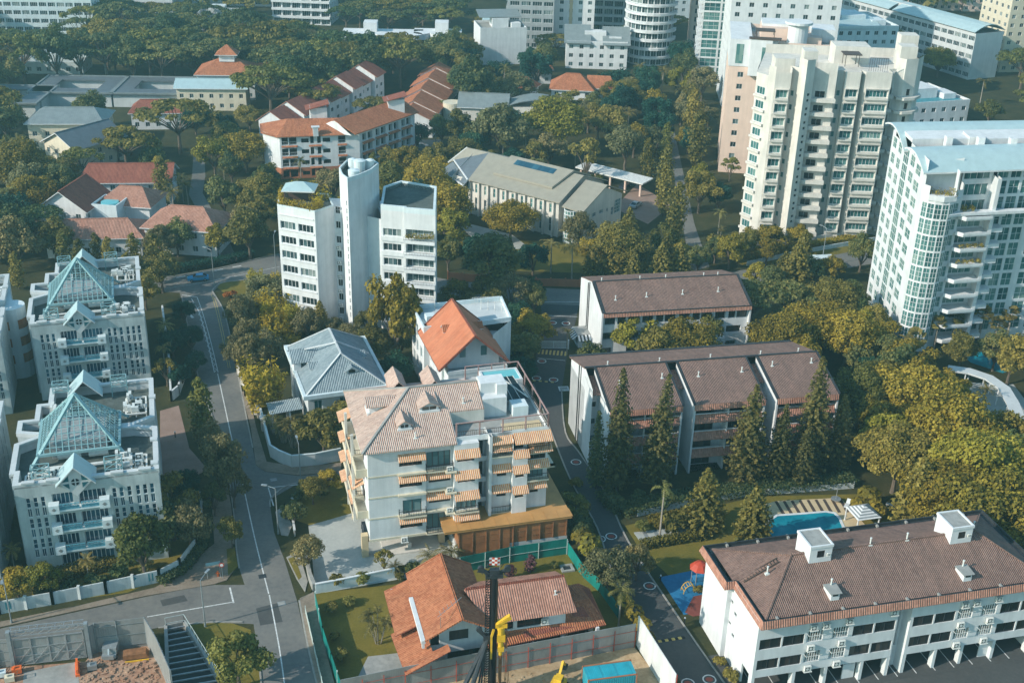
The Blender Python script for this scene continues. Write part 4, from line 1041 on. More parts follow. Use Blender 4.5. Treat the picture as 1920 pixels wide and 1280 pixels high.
# gate lodge, gate
T = Thing('gate_lodge', 'tiny guard lodge with striped awnings beside the lane gate', 'lodge', origin(1084, 652, 0), 14); T.foot(-1, -1, 3, 4)
mb = MB(); wall(T, mb, (0, 0), (2.6, 0), 0, 2.6, [(.4, 1.0, 1.6, 1.0, 2, 1)]); wall(T, mb, (2.6, 0), (2.6, 3.2), 0, 2.6); wall(T, mb, (2.6, 3.2), (0, 3.2), 0, 2.6); wall(T, mb, (0, 3.2), (0, 0), 0, 2.6, [(.8, .1, 1.6, 2, 2, 1)]); T.part('wall', mb, 'bluewhite')
mb = MB(); mb.box(-.3, -.3, 2.6, 2.9, 3.5, 2.85); T.part('flat_roof', mb, 'concrete')
for n, (a, b, d) in enumerate((((-.3, 3.4), (-.3, -.3), (-1, 0)), ((-.3, -.3), (2.8, -.3), (0, -1)))):
    mb = MB(); k = 9
    for i in range(k):
        p = Vector((*a, 2.75)).lerp(Vector((*b, 2.75)), i / k); q = Vector((*a, 2.75)).lerp(Vector((*b, 2.75)), (i + 1) / k); o = Vector((d[0], d[1], -.75))
        mb.slab([p + o, q + o, q, p], .04, i % 2, i % 2)
    T.part('awning', mb, ['white', 'dark'])
finish(T)
T = Thing('lane_gate', 'pair of pale barred gates across the lane beside the guard lodge', 'gate', origin(1010, 653, 0), 1.5)
for i in range(2):
    mb = MB(); x = i * 2.75
    for z in (.15, 1.5): mb.bar((x, 0, z), (x + 2.65, 0, z), .08)
    for k in range(15): mb.box(x + k * .19, -.02, .1, x + k * .19 + .09, .02, 1.6)
    T.part('gate_leaf', mb, 'bluewhite')
mb = MB(); mb.box(-.3, -.15, 0, -.05, .15, 1.9); mb.box(5.45, -.15, 0, 5.7, .15, 1.9); T.part('gate_post', mb, 'bluewhite')

# ---- central block with striped tile awnings
T = Thing('apartment_building', 'white apartment building with striped orange tile awnings, salmon tile roof and roof terrace', 'apartment building', origin(694, 1011, 3.6), 15.6, short='the awning apartments'); AW = T
T.foot(-3, -4, 28.5, 17)
Z0, FH = 3.57, 3.3
mb = MB(); Fz = [Z0 + FH * i for i in range(5)]
win_b = lambda u, z, w, h=1.25, n=3: (u, z, w, h, n, 1, 'brownframe', 'glass_dark', .18)
door_t = lambda u, z, w, h=2.3, n=4: (u, z, w, h, n, 1, 'brownframe', 'curtain', .2)
ops = []
for i in range(4):
    z = Fz[i]
    if i == 1: ops.append(door_t(.6 + 4, z + .2, 2.6, 2.2, 2))
    else: ops.append(win_b(4.2, z + 1.15, 3.1, 1.2, 5))
wall(T, mb, (0, 0), (7.8, 0), Z0, 17.6, ops)
wall(T, mb, (7.8, 0), (7.8, .5), Z0, 17.6)
ops = []
for i in range(4):
    z = Fz[i]
    ops.append(door_t(.2, z + .15, 3.3, 2.5) if i in (0, 3) else win_b(.5, z + 1.1, 3.0, 1.2, 4))
wall(T, mb, (7.8, .5), (11.6, .5), Z0, 17.6, ops); wall(T, mb, (11.6, .5), (11.6, -.6), Z0, 17.2)
ops = [win_b(.6, Fz[0] + 1.1, 2.2), door_t(.3, Fz[1] + .15, 2.8, 2.3), win_b(.5, Fz[2] + 1.2, 2.4), win_b(.4, Fz[3] + 1.2, 2.4)]
wall(T, mb, (11.6, -.6), (15.0, -.6), Z0, 17.2, ops); wall(T, mb, (15.0, -.6), (15.0, 2.2), Z0, 17.2); mb.box(11.6, -.6, 17.2, 15, 2.0, 17.4)
wall(T, mb, (15.0, 2.2), (16.5, 2.2), Z0 + 1.5, 18.0, [(.4, z + .3, .8, 2.2, 1, 1, 'dark', 'glass_dark') for z in Fz[:4]])
wall(T, mb, (16.5, 2.2), (16.5, -.5), 5.3, 18.0); wall(T, mb, (16.5, -.5), (16.9, -.5), 5.3, 18.0); wall(T, mb, (16.9, -.5), (16.9, .3), 5.3, 18.0)
ops = [win_b(.9, z + .9, 1.35, 1.1, 2) for z in Fz[1:4]]
wall(T, mb, (16.9, .3), (19.8, .3), 5.3, 18.0, ops); wall(T, mb, (19.8, .3), (19.8, -.6), 5.3, 17.2)
wall(T, mb, (19.8, -.6), (21.9, -.6), 5.3, 15.0, [win_b(.4, z + .9, 1.25, 1.15, 2) for z in Fz[1:4]]); mb.box(19.8, -.6, 15.0, 21.9, .3, 15.2); wall(T, mb, (21.9, -.6), (21.9, .3), 5.3, 15)
ops = [win_b(.7, Fz[1] + .9, 1.2, 1.1, 2), door_t(.3, Fz[2] + .1, 2.2, 2.2, 3), win_b(.3, Fz[3] - .3, 2.5, 1.2, 3)]
wall(T, mb, (21.9, .3), (25, .3), 5.3, 14.6, ops); wall(T, mb, (19.8, .35), (25, .35), 14.6, 18.2, [win_b(.1, 15.2, 1.6, 1.6, 2), door_t(2.2, 14.9, 2.6, 2.1, 3)])
wall(T, mb, (25, .3), (25, 16.6), 5.3, 18.2, [(.6, Fz[k] + .6, 1.1, 1.9, 1, 1, 'dark', 'glass_dark') for k in (1, 2, 3)] + grid([5, 9, 13], [Fz[k] + .8 for k in (1, 2, 3)], 1.5, 1.3))
wall(T, mb, (25, 16.6), (0, 16.6), 0, 18.2, grid([2, 6, 10, 14, 18], [Fz[k] + 1 for k in range(4)], 1.8, 1.4)); 
wall(T, mb, (0, 16.6), (0, 0), Z0, 17.6, [(2.0, z + .9, 1.6, 1.3, 2, 1, 'brownframe', 'glass_dark') for z in Fz[:4]] + [(6, z + .2, 2.6, 2.2, 2, 1, 'brownframe', 'glass_dark') for z in Fz[:4]] + [(10.5, z + .2, 2.6, 2.2, 2, 1, 'brownframe', 'glass_dark') for z in Fz[:4]])
mb.face([(0, 0, Z0), (0, 16.6, Z0), (11, 16.6, Z0), (16, 2.2, Z0), (11.6, .4, Z0)])
T.part('wall', mb, 'white')
for z in Fz[1:4]: mb = MB(); mb.box(-.05, -.06, z - .12, 3.97, -.002, z + .12); T.part('floor_band', mb, 'cream')
mb = MB()
for i in (1, 2, 3):
    mb = MB(); mb.box(3.98, -.45, Fz[i] - .1, 7.82, 0, Fz[i] + .18); mb.box(7.9, -.1, Fz[i] - .1, 11.5, .5, Fz[i] + .1); mb.box(10.4, -1.0, Fz[i] - .25, 11.9, .4, Fz[i] - .05); T.part('floor_band', mb, 'cream')
mb = MB(); mb.box(-.05, -.1, Z0 - .35, 11.5, .5, Z0); T.part('floor_band', mb, 'cream'); mb = MB(); mb.box(11.55, -.65, Z0 - .3, 15.0, .2, Z0); T.part('floor_band', mb, 'cream'); mb = MB()
mb.box(21.85, -.5, Fz[3] - 1.5, 25.9, .2, Fz[3] - 1.25) ; mb.box(25.0, -.5, Fz[3] - 1.5, 25.9, 2.6, Fz[3] - 1.25)
T.part('floor_band', mb, 'cream')
# awnings: sloping panels of ribbed tiles
def awning(x0, x1, y, z, d=1.0, h=.85):
    mb = MB(); mb.slab([(x0, y - d, z - h), (x1, y - d, z - h), (x1, y, z), (x0, y, z)], .12)
    for x in (x0 + .1, x1 - .1): mb.bar((x, y, z - h - .2), (x, y - d + .1, z - h - .02), .06)
    T.part('awning', mb, 'tile_awning')
for i in range(4):
    z = Fz[i]
    if i != 1: awning(4.0, 7.75, 0, z + 2.95 + (.15 if i else .2), .8, .75)
    if i in (1, 2): awning(7.9, 11.2, .5, z + 3.0, 1.0, .8)
    awning(11.6, 15.1, -.6, z + 3.1, 1.0, .85)
    if i: awning(17.1, 19.7, .3, z + 2.85, .9, .8)
    if i in (1, 2): awning(19.8, 22.0, -.6, z + 2.85, .9, .8)
    if i == 1: awning(22.3, 24.9, .3, z + 2.85, .9, .8)
    if i == 2: awning(22.0, 25.2, .3, z + 2.95, .9, .8)
awning(19.8, 22.0, -.6, Fz[3] + 2.0, .9, .8); awning(22.2, 25.5, .3, Fz[3] + 2.1, .9, .8); awning(17.0, 19.9, .3, 17.5, .9, .8); awning(20.0, 25.3, .35, 17.7, 1.5, 1.0)
# balconies on the front
def balc(x0, x1, y, z, d=.9, rl=True):
    mb = MB(); mb.box(x0, y - d, z - .2, x1, y, z + .05); bl = T.part('balcony', mb, 'cream'); m2 = MB(); rail(m2, (x0 + .05, y - d + .05), (x1 - .05, y - d + .05), z, 1.0, .22); rail(m2, (x0 + .05, y), (x0 + .05, y - d + .05), z, 1.0, .22); rail(m2, (x1 - .05, y - d + .05), (x1 - .05, y), z, 1.0, .22)
    T.part('railing', m2, 'dark', parent=bl)
balc(4.0, 7.8, 0, Fz[1], .7); balc(7.8, 11.6, .5, Z0, 1.0); balc(7.8, 11.6, .5, Fz[3], .9); balc(11.6, 15, -.6, Fz[1], .7); balc(21.9, 25.1, .3, Fz[2], .8); balc(16.9, 25.1, .3, 14.65, .8); balc(16.9, 19.8, .3, 5.35, .5)
for z in Fz[1:4]: ac_unit(T, 10.6, -.75, z - .05, 0, .95)
ac_unit(T, 4.3, -.4, Z0 - .9)
for i, z in enumerate(Fz[1:4]): mbx = MB(); mbx.box(15.0, 1.2, z - .2, 16.5, 2.2, z); mbx.box(15, 1.15, z, 16.5, 1.25, z + .6); T.part('service_ledge', mbx, 'white')
# left side: protruding balconies, cream fronts and tile hoods
for i in range(4):
    z = Fz[i]
    mb = MB(); mb.box(-1.5, 5.6, z - .25, 0, 10.4, z + .05); mb.box(-1.5, 5.6, z + .05, -1.4, 10.4, z + .5); mb.box(-1.4, 5.6, z + .05, 0, 5.7, z + .5)
    if i % 2: mb.box(-1.5, .8, z - .3, 0, 4.6, z + .05); mb.box(-1.5, .8, z + .05, -1.38, 4.6, z + .9); mb.box(-1.38, .8, z + .05, 0, .9, z + .9); mb.box(-1.38, 4.5, z + .05, 0, 4.6, z + .9)
    bl = T.part('balcony', mb, 'beige'); m2 = MB(); rail(m2, (-1.45, 10.3), (-1.45, 5.65), z + .3, .8, .25); rail(m2, (-1.45, 5.65), (-.05, 5.65), z + .3, .8, .25); T.part('railing', m2, 'brownframe', parent=bl)
    if i < 3:
        mb = MB(); y0 = 5.8 - (i % 2) * 1.5; mb.slab([(-1.7, y0 + 3.6, z + 2.3), (-1.7, y0, z + 2.3), (0, y0, z + 3.1), (0, y0 + 3.6, z + 3.1)], .12); T.part('awning', mb, 'tile_awning')
    mb = MB(); mb.box(-1.45, 11.6, z - .2, 0, 15.6, z + .05); mb.box(-1.45, 11.6, z + .05, -1.35, 15.6, z + 1.0); T.part('balcony', mb, 'cream')
    mb = MB(); mb.slab([(-2.2, 14.9, z + 2.2), (-2.2, 11.9, z + 2.2), (-.0, 11.9, z + 3.0), (0, 14.9, z + 3.0)], .12); T.part('awning', mb, 'tile_awning')
mb = MB(); mb.box(-1.55, 4.7, Z0, -1.2, 5.1, 17.5); mb.box(-1.55, 10.9, 2.5, -1.2, 11.3, 17.5); T.part('pier', mb, 'warmwhite')
T.inst('column', 'awcol', lambda m: m.box(-.45, .0, 0, .45, .9, Z0, bottom=False), ['sand'], (-.55, 1.0, 0)); T.inst('column', 'awcol', None, None, (-.55, 10.5, 0)); T.inst('column', 'awcol', None, None, (10.4, 2.0, 0))
mb = MB(); wall(T, mb, (2.5, 5), (11, 5), 0, Z0, [(1, .1, 2.6, 2.6, 3, 1), (5, .1, 2.6, 2.6, 3, 1)]); wall(T, mb, (2.5, 16), (2.5, 5), 0, Z0, [(3, .1, 2.6, 2.6, 3, 1)]); T.part('lobby_wall', mb, 'palegrey')
mb = MB(); mb.box(2.0, .5, .0, 10, 5, .3); mb.box(5.5, 1.5, .3, 6.0, 3.2, 1.1); T.part('entrance_step', mb, 'warmwhite')
# podium with brown screen panels
mb = MB(); mb.box(11.6, -2.83, 0, 27.4, 16, 2.0, bottom=False); T.part('plinth', mb, 'palegrey')
mb = MB(); mb.box(11.8, -2.85, 2.0, 27.2, 16, 4.9, bottom=False); mb.box(11.7, -2.92, .9, 19, -2.84, 4.9); pd_ = T.part('podium', mb, 'brownpanel')
mb = MB()
for i in range(9): x = 11.8 + i * 1.925; mb.box(x - .07, -3.0, 2.0 if i > 4 else .9, x + .07, -2.86, 4.95)
for i in range(8):
    for z in (2.9, 3.8): x = 11.8 + i * 1.925; mb.box(x + .55, -2.95, z, x + 1.8, -2.925, z + .05)
T.part('panel_frame', mb, 'timber', parent=pd_)
mb = MB(); mb.box(9.8, -3.1, 4.95, 27.9, 1.5, 5.3); mb.box(15, 1.5, 4.95, 27.9, 16.5, 5.3); T.part('canopy', mb, 'copper')
mb = MB(); mb.box(9.6, -3.15, 5.3, 28.0, -1.2, 5.34)
for i in range(1, 10): mb.box(9.8 + i * 1.8, -3.15, 5.34, 9.86 + i * 1.8, -1.2, 5.37)
T.part('canopy_sheet', mb, 'copper')
# roof
xe, ye, zE, zR, yR = -.8, -.7, 17.65, 21.6, 9.0
sl = (zR - zE) / (yR - ye)
mb = MB()
A, B = (7.2, yR, zR), (16.9, yR, zR)
mb.face([(xe, ye, zE), (12.0, ye, zE), (12.0, 4.4, zE + sl * 5.1), (16.9, 4.4, zE + sl * 5.1), B, A][:]) 
mb.face([(xe, 17.2, zE), (xe, ye, zE), A]); mb.face([(16.9, 17.2, zE), (xe, 17.2, zE), A, B])
for p, q in (((xe, ye), (12, ye)), ((xe, 17.2), (xe, ye))): mb.face([(p[0], p[1], zE - .18), (q[0], q[1], zE - .18), (q[0], q[1], zE), (p[0], p[1], zE)])
mb.face([(12, ye, zE - .2), (12, 4.4, zE + sl * 5.1 - .2), (12, 4.4, zE + sl * 5.1), (12, ye, zE)]); mb.face([(12, 4.4, zE + sl * 5.1 - .2), (16.9, 4.4, zE + sl * 5.1 - .2), (16.9, 4.4, zE + sl * 5.1), (12, 4.4, zE + sl * 5.1)])
mb.face([(xe, ye, zE - .18), (xe, 17.2, zE - .18), (12, 17.2, zE - .18), (12, ye, zE - .18)])
rf = T.part('roof', mb, 'tile_salmon')
mb = MB(); mb.bar((A[0], A[1], A[2] + .05), (B[0], B[1], B[2] + .05), .3, .16); mb.bar((xe, ye, zE + .06), (A[0], A[1], A[2] + .05), .28, .16); mb.bar((xe, 17.2, zE + .06), (A[0], A[1], A[2] + .05), .28, .16); T.part('ridge_cap', mb, 'concrete', parent=rf)
mb = MB(); mb.face([(16.9, yR, zR), (16.9, 4.4, zE + sl * 5.1), (16.9, 4.4, 17.6), (16.9, 17.2, 17.6), (16.9, 17.2, zE)]); mb.face([(12, 4.4, 17.6), (16.9, 4.4, 17.6), (16.9, 4.4, zE + sl * 5.1 - .2), (12, 4.4, zE + sl * 5.1 - .2)]); mb.face([(12, ye + .7, 17.2), (12, 4.4, 17.2), (12, 4.4, zE + sl * 5.1 - .2), (12, ye + .7, zE + sl * .7 - .2)]); T.part('gable_wall', mb, 'warmwhite')
def dormer(x, y, w, h, ln, face='front'):
    """small gabled roof window standing on the slope"""
    z = zE + sl * (y - ye)
    mb = MB(); r = MB(); yb = y + ln; 
    mb.face([(x, y, z - .1), (x + w, y, z - .1), (x + w, y, z + h * .55), (x + w / 2, y, z + h), (x, y, z + h * .55)]); mb.face([(x, yb, z + sl * ln), (x, y, z), (x, y, z + h * .55), (x, y + ln * .8, z + h * .55)]); mb.face([(x + w, y, z), (x + w, yb, z + sl * ln), (x + w, y + ln * .8, z + h * .55), (x + w, y, z + h * .55)])
    mb.box(x - .12, y - .3, z - .25, x + w + .12, y, z + .12)
    o = .25; yr_ = y + (h / sl) * 1.0
    r.slab([(x - o, y - .35, z + h * .55 - o * .35), (x + w / 2, y - .35, z + h + .08), (x + w / 2, yr_, z + h + .08), (x - o, y + h * .55 / sl, z + h * .55 - o * .35)][::-1], .1); r.slab([(x + w / 2, y - .35, z + h + .08), (x + w + o, y - .35, z + h * .55 - o * .35), (x + w + o, y + h * .55 / sl, z + h * .55 - o * .35), (x + w / 2, yr_, z + h + .08)][::-1], .1)
    d = T.part('dormer', mb, 'white', parent=rf); T.part('dormer_roof', r, 'tile_salmon', parent=rf)
    T.inst('window', ('win', 'd', w), win_mesh(w - .5, h * .5, 2, 1, .07), ['white', 'glass_dark'], (x + .25, y - .06, z + .12), 0, rf)
dormer(4.6, 2.5, 1.7, 1.25, 3.2); dormer(8.0, 4.9, 2.6, 1.35, 3.4)
# one dormer on the left slope
mb = MB(); r = MB(); sl2 = (zR - zE) / (7.2 - xe); x0 = 1.5; zz0 = zE + sl2 * (x0 - xe) + .75; mb.box(x0, 7.6, zz0 - 1.4, x0 + 2.6, 9.9, zz0 + .75); mb.box(x0 - .3, 7.5, zz0 - 1.2, x0, 10, zz0 - .5); T.part('dormer', mb, 'white', parent=rf)
r.slab([(x0 - .5, 7.2, zz0 + .55), (x0 + 4.2, 7.2, zz0 + .55), (x0 + 4.2, 8.75, zz0 + 1.3), (x0 - .5, 8.75, zz0 + 1.3)], .1); r.slab([(x0 + 4.2, 10.3, zz0 + .55), (x0 - .5, 10.3, zz0 + .55), (x0 - .5, 8.75, zz0 + 1.3), (x0 + 4.2, 8.75, zz0 + 1.3)], .1); T.part('dormer_roof', r, 'tile_salmon', parent=rf)
for x, y in ((6.5, 15.2), (11.5, 14.5)):   # little roofs on the back slope
    r = MB(); zb = 19.4; r.slab([(x - 1.3, y + 2.5, zb), (x - 1.3, y - 2.6, zb), (x, y - 2.6, zb + 1.3), (x, y + 2.5, zb + 1.3)], .12); r.slab([(x + 1.3, y - 2.6, zb), (x + 1.3, y + 2.5, zb), (x, y + 2.5, zb + 1.3), (x, y - 2.6, zb + 1.3)], .12); r.box(x - 1.1, y - 2.4, 18, x + 1.1, y + 2.3, zb); T.part('dormer_roof', r, 'tile_salmon', parent=rf)
vent_pipe(T, 6.6, .9, zE + sl * 1.6, .7); vent_pipe(T, 14.2, 5.6, zE + sl * 6.3, .7)
# roof terrace
mb = MB(); mb.box(12, .4, 17.2, 24.95, 16.5, 17.5); T.part('terrace_floor', mb, 'concrete')
mb = MB(); mb.box(19.0, 1.1, 17.5, 24.5, 3.4, 17.53); T.part('terrace_mat', mb, 'sand')
mb = MB()
parapet(mb, [(12, .3), (25.05, .3), (25.05, 16.7), (12, 16.7)], 17.2, 18.0, .22, 0); T.part('parapet', mb, 'white')
mb = MB()
for a, b in (((12.1, .4), (24.95, .4)), ((24.95, .4), (24.95, 16.5)), ((24.95, 16.5), (17, 16.5))):
    n = 4; A_, B_ = Vector((*a, 18)), Vector((*b, 18))
    for i in range(n + 1): p = A_.lerp(B_, i / n); mb.box(p.x - .09, p.y - .09, 17.5, p.x + .09, p.y + .09, 20.1)
    mb.bar(A_ + Vector((0, 0, 2.05)), B_ + Vector((0, 0, 2.05)), .16, .12)
T.part('terrace_frame', mb, 'pinkrail')
mb = MB(); rail(mb, (12.2, .45), (24.9, .45), 18.0, .75, .3); rail(mb, (24.9, .45), (24.9, 16.4), 18.0, .75, .35); T.part('railing', mb, 'brownframe')
mb = MB(); mb.box(17.0, 5.6, 17.5, 20.4, 7.2, 20.4); mb.box(17.0, 7.2, 17.5, 20.6, 9.6, 22.0); mb.box(19.2, 6.6, 17.5, 20.7, 9.0, 21.9); T.part('stair_tower', mb, 'white')
mb = MB(); mb.box(21.2, 5.0, 17.5, 23.4, 7.2, 19.0); T.part('equipment_box', mb, 'bluewhite')
mb = MB(); mb.slab([(20.8, 8.2, 18.4), (24.3, 8.2, 18.4), (22.8, 11.6, 20.4), (20.2, 11.6, 20.4)], .06); gl = T.part('glass_canopy', mb, 'glass')
mb = MB(); mb.bar((24.3, 8.2, 18.5), (20.7, 11.9, 20.6), .14); [mb.bar((20.8 + i * 1.16, 8.2, 18.44), (20.25 + i * .86, 11.6, 20.44), .07) for i in range(4)]; T.part('canopy_beam', mb, 'whitepaint', parent=gl)
mb = MB(); pl = [(19.0, 12.6), (24.7, 12.6), (24.7, 16.4), (19.0, 16.4)]; I = parapet(mb, pl, 17.5, 19.2, .3, 0); pb = T.part('plunge_pool', mb, 'white'); m2 = MB(); m2.face([(p[0], p[1], 19.05) for p in I]); T.part('pool_water', m2, 'water2', parent=pb)
finish(T)
# ---- pale courtyard blocks with teal glass pyramids
def slots(u0s, zs):       # tall slit windows stacked in strips
    o = []
    for u in u0s:
        for z in zs: o += [(u, z, .55, 1.5, 1, 2, 'white', 'glass_blue', .15), (u, z - 1.42, .55, 1.3, 2, 1, 'white', 'glass_blue', .15)]
    return o
def xframe(T, x, y, z, w=2.2, h=3.0, d=1.2):
    mb = MB()
    for a in (0, w):
        for b in (0, d): mb.bar((x + a, y + b, z), (x + a, y + b, z + h), .09)
    for zz in (h, h - 1.3):
        for b in (0, d): mb.bar((x, y + b, z + zz), (x + w, y + b, z + zz), .1)
        for a in (0, w): mb.bar((x + a, y, z + zz), (x + a, y + d, z + zz), .1)
    for b in (0, d): mb.bar((x, y + b, z + h - 1.3), (x + w, y + b, z + h), .07); mb.bar((x + w, y + b, z + h - 1.3), (x, y + b, z + h), .07)
    T.part('roof_frame', mb, 'tealmetal')
def motif(T, x, y, z, back=False):
    """gabled parapet motif with a round cross window and a pale teal saddle roof"""
    mb = MB(); s = 1 if not back else -1; w = 2.1
    pts = [(x, y, z - 2.2), (x + w, y, z), (x, y, z + 2.1), (x - w, y, z)]
    if back: pts = pts[::-1]
    d = .45 * s; q = [(p[0], p[1] - d, p[2]) for p in pts]
    mb.face(q)
    for i in range(4): mb.face([q[i], pts[i], pts[(i + 1) % 4], q[(i + 1) % 4]])
    g = T.part('gable_motif', mb, 'palegrey')
    m2 = MB()
    yy = y - d - .03 * s
    for a in ((.85, .9), (-.85, .9), (.85, -.9), (-.85, -.9)):
        tri = [(x + a[0] * 1.9, yy, z + a[1] * .18), (x + a[0] * .95, yy, z + a[1] * 1.1), (x + a[0] * .95, yy, z + a[1] * .18)]
        m2.face(tri); m2.face(tri[::-1])
    T.part('pane', m2, 'tealdark', parent=g)
    m3 = MB(); n = 12
    for i in range(4):
        a0 = PI / 2 * i + .18; arc = [(x + .12 * math.cos(a0 + .6), yy, z + .12 * math.sin(a0 + .6))] + [(x + .52 * math.cos(a0 + k * .3), yy, z + .52 * math.sin(a0 + k * .3)) for k in range(5)]
        m3.face(arc); m3.face(arc[::-1])
    T.part('round_window', m3, 'black', parent=g)
    r = MB(); L_ = 3.2 * s
    for sg in (-1, 1):
        p = [(x + sg * (w + .4), y - .8 * s, z - .3), (x + sg * (w + .4), y + L_, z - .3), (x, y + L_, z + 2.35), (x, y - .8 * s, z + 2.35)]
        if (sg > 0) != back: r.slab(p if sg > 0 else p, .16, 0, 1)
        else: r.slab(p[::-1], .16, 0, 1)
    T.part('saddle_roof', r, ['metal_pale', 'white'], parent=g)
def roof_plant(T, x0, y0, x1, y1, z, n, seed):
    """white steel racks that carry rows of air conditioners"""
    r = random.Random(seed); mb = MB(); zz = z + .55
    for y in (y0, (y0 + y1) / 2, y1): mb.bar((x0, y, zz), (x1, y, zz), .2, .2)
    for x in (x0, (x0 + x1) / 2, x1): mb.bar((x, y0, zz + .02), (x, y1, zz + .02), .22, .18); mb.bar((x, y0, z), (x, y0, zz), .15); mb.bar((x, y1, z), (x, y1, zz), .15)
    for i in range(3): x = r.uniform(x0, x1); y = r.uniform(y0, y1); mb.tube((x, y, z), (x, y, z + r.uniform(1, 1.9)), .09)
    T.part('pipe_rack', mb, 'acwhite')
    for i in range(n): ac_unit(T, r.uniform(x0, x1 - .8), r.uniform(y0 + .2, y1 - .3), zz + .12, r.choice((0, 90, 180)) + 0, 1.15)
def courtyard(label, o, deg, short, full=True, seed=1):
    T = Thing('courtyard_block', label, 'apartment block', o, deg, 'pale courtyard blocks', short); T.foot(-1, -1, 19, 27.5)
    W, Z, DK = 18.0, 14.0, 12.9; mb = MB()
    fr = dict(frame='white', glass='glass_blue')
    def front(y, s, zoff=0):
        ops = slots((1.2, 2.1, 3.0) if s > 0 else (12.2, 13.1, 14, 15), (10.7, 7.5, 4.3)) + slots((11.9, 12.8, 13.8, 14.9, 15.8, 16.7) if s > 0 else (1.5, 2.4, 3.3), (10.7, 7.5, 4.3))
        for z in (10.5, 7.3, 4.1, 1.0): ops += [(4.4, z, 2.6, 1.9, 5, 1, 'white', 'glass_blue', .5), (7.7, z, 3.4, 1.9, 6, 1, 'white', 'glass_blue', .5)]
        return ops
    wall(T, mb, (0, 0), (W, 0), 0, Z, front(0, 1), 0, .18)
    wall(T, mb, (W, 0), (W, 11.6), 0, Z, slots((2, 4, 8), (10.7, 7.5, 4.3)) if full else [], 0, .18); wall(T, mb, (W, 11.6), (14.8, 12.8), 0, Z); wall(T, mb, (14.8, 12.8), (W - .3, 14.6), 0, Z)
    wall(T, mb, (W - .3, 14.6), (W - .3, 26.8), 0, Z, slots((2, 5, 8), (10.7, 7.5, 4.3)) if full else [], 0, .18); wall(T, mb, (W - .3, 26.8), (3.2, 26.8), 0, Z)
    wall(T, mb, (3.2, 26.8), (3.2, 22), 0, Z); wall(T, mb, (3.2, 22), (1.6, 22), 0, Z); wall(T, mb, (1.6, 22), (1.6, 17.6), 0, Z); wall(T, mb, (1.6, 17.6), (-.6, 17.6), 0, Z); wall(T, mb, (-.6, 17.6), (-.6, 14), 0, Z); wall(T, mb, (-.6, 14), (2.6, 12.8), 0, Z); wall(T, mb, (2.6, 12.8), (-.6, 11), 0, Z)
    wall(T, mb, (-.6, 11), (-.6, 3), 0, Z, slots((1, 4), (10.7, 7.5)) if full else [], 0, .18); wall(T, mb, (-.6, 3), (0, 3), 0, Z); wall(T, mb, (0, 3), (0, 0), 0, Z)
    wl = T.part('wall', mb, 'courtwall')
    A = [(0, 0), (W, 0), (W, 11.6), (14.8, 12.8), (2.6, 12.8), (-.6, 11), (-.6, 3), (0, 3)]; B = [(2.6, 12.8), (14.8, 12.8), (W - .3, 14.6), (W - .3, 26.8), (3.2, 26.8), (3.2, 22), (1.6, 22), (1.6, 17.6), (-.6, 17.6), (-.6, 14)]
    m2 = MB()
    for P_ in (A, B):
        mb = MB()
        P2 = [(x + (-.12 if x < 9 else .12), y) for x, y in P_]
        I = parapet(mb, P2, Z - .25, Z + .35, .7, 0); m2.face([(p[0], p[1], DK) for p in I]); k = len(I)
        for i in range(k): j = (i + 1) % k; mb.face([(I[j][0], I[j][1], DK - .1), (I[i][0], I[i][1], DK - .1), (I[i][0], I[i][1], Z), (I[j][0], I[j][1], Z)])
        if P_ is A: T.part('parapet', mb, 'palegrey')
    rr = random.Random(seed)
    for i in range(12):     # raised blocks along the parapet
        x = rr.choice((.2, 16.9)); y = 1 + i * 2.1
        if 11 < y < 14.5 or i % 3: continue
        T.inst('coping_block', 'cpb', lambda m: m.box(0, 0, 0, .95, .9, .27), ['palegrey'], (W - .9, y, Z + .352))
    for x in (1, 4, 12, 15.5): T.inst('coping_block', 'cpb2', lambda m: m.box(0, 0, 0, 1.6, .62, .25), ['palegrey'], (x, -.12, Z + .352))
    T.part('parapet', mb, 'palegrey'); T.part('roof_deck', m2, 'roofdeck')
    # balconies: teal lattice rails between corner planters
    for z in (10.5, 7.3, 4.1):
        mb = MB(); mb.box(4.9, -1.0, z - .35, 11.2, 0, z - .12); bl = T.part('balcony', mb, 'bluewhite'); m3 = MB()
        for a, b in ((5.3, 7.7), (8.0, 10.3)):
            m3.bar((a, -.95, z + .75), (b, -.95, z + .75), .08); m3.bar((a, -.95, z - .05), (b, -.95, z - .05), .08); n = 5
            for i in range(n):
                p, q = a + (b - a) * i / n, a + (b - a) * (i + 1) / n; m3.bar((p, -.95, z - .05), (q, -.95, z + .75), .05); m3.bar((q, -.95, z - .05), (p, -.95, z + .75), .05); m3.bar((p, -.95, z - .05), (p, -.95, z + .75), .06)
            m3.box(a, -.9, z - .12, b, -.87, z + .35)
        T.part('railing', m3, 'bluerail', parent=bl)
        for x in (3.9, 10.2):
            m4 = MB(); m4.box(x, -1.15, z - .5, x + 1.3, .0, z + .75); pb = T.part('planter_box', m4, 'bluewhite', parent=bl)
    mb = MB()
    for z in (10.5, 7.3, 4.1):
        for x in (4.55, 10.85):
            q = [(x - .28, -1.17, z + .15), (x, -1.17, z - .13), (x + .28, -1.17, z + .15), (x, -1.17, z + .43)]; mb.face(q)
    T.part('diamond_plaque', mb, 'steel')
    motif(T, 7.6, 0, Z + .1); motif(T, 8.0, 26.8, Z + .1, True)
    for x, y in ((2.2, .9), (11.3, .9), (3.6, 24.6), (11.8, 24.6)): xframe(T, x, y, DK)
    # pyramid of teal bars
    zb, ap = 14.3, Vector((7.8, 11.9, 20.6)); C_ = [(2.6, 6.6), (13.1, 6.6), (13.1, 16.6), (2.6, 16.6)]
    hipb = MB(); lat = MB()
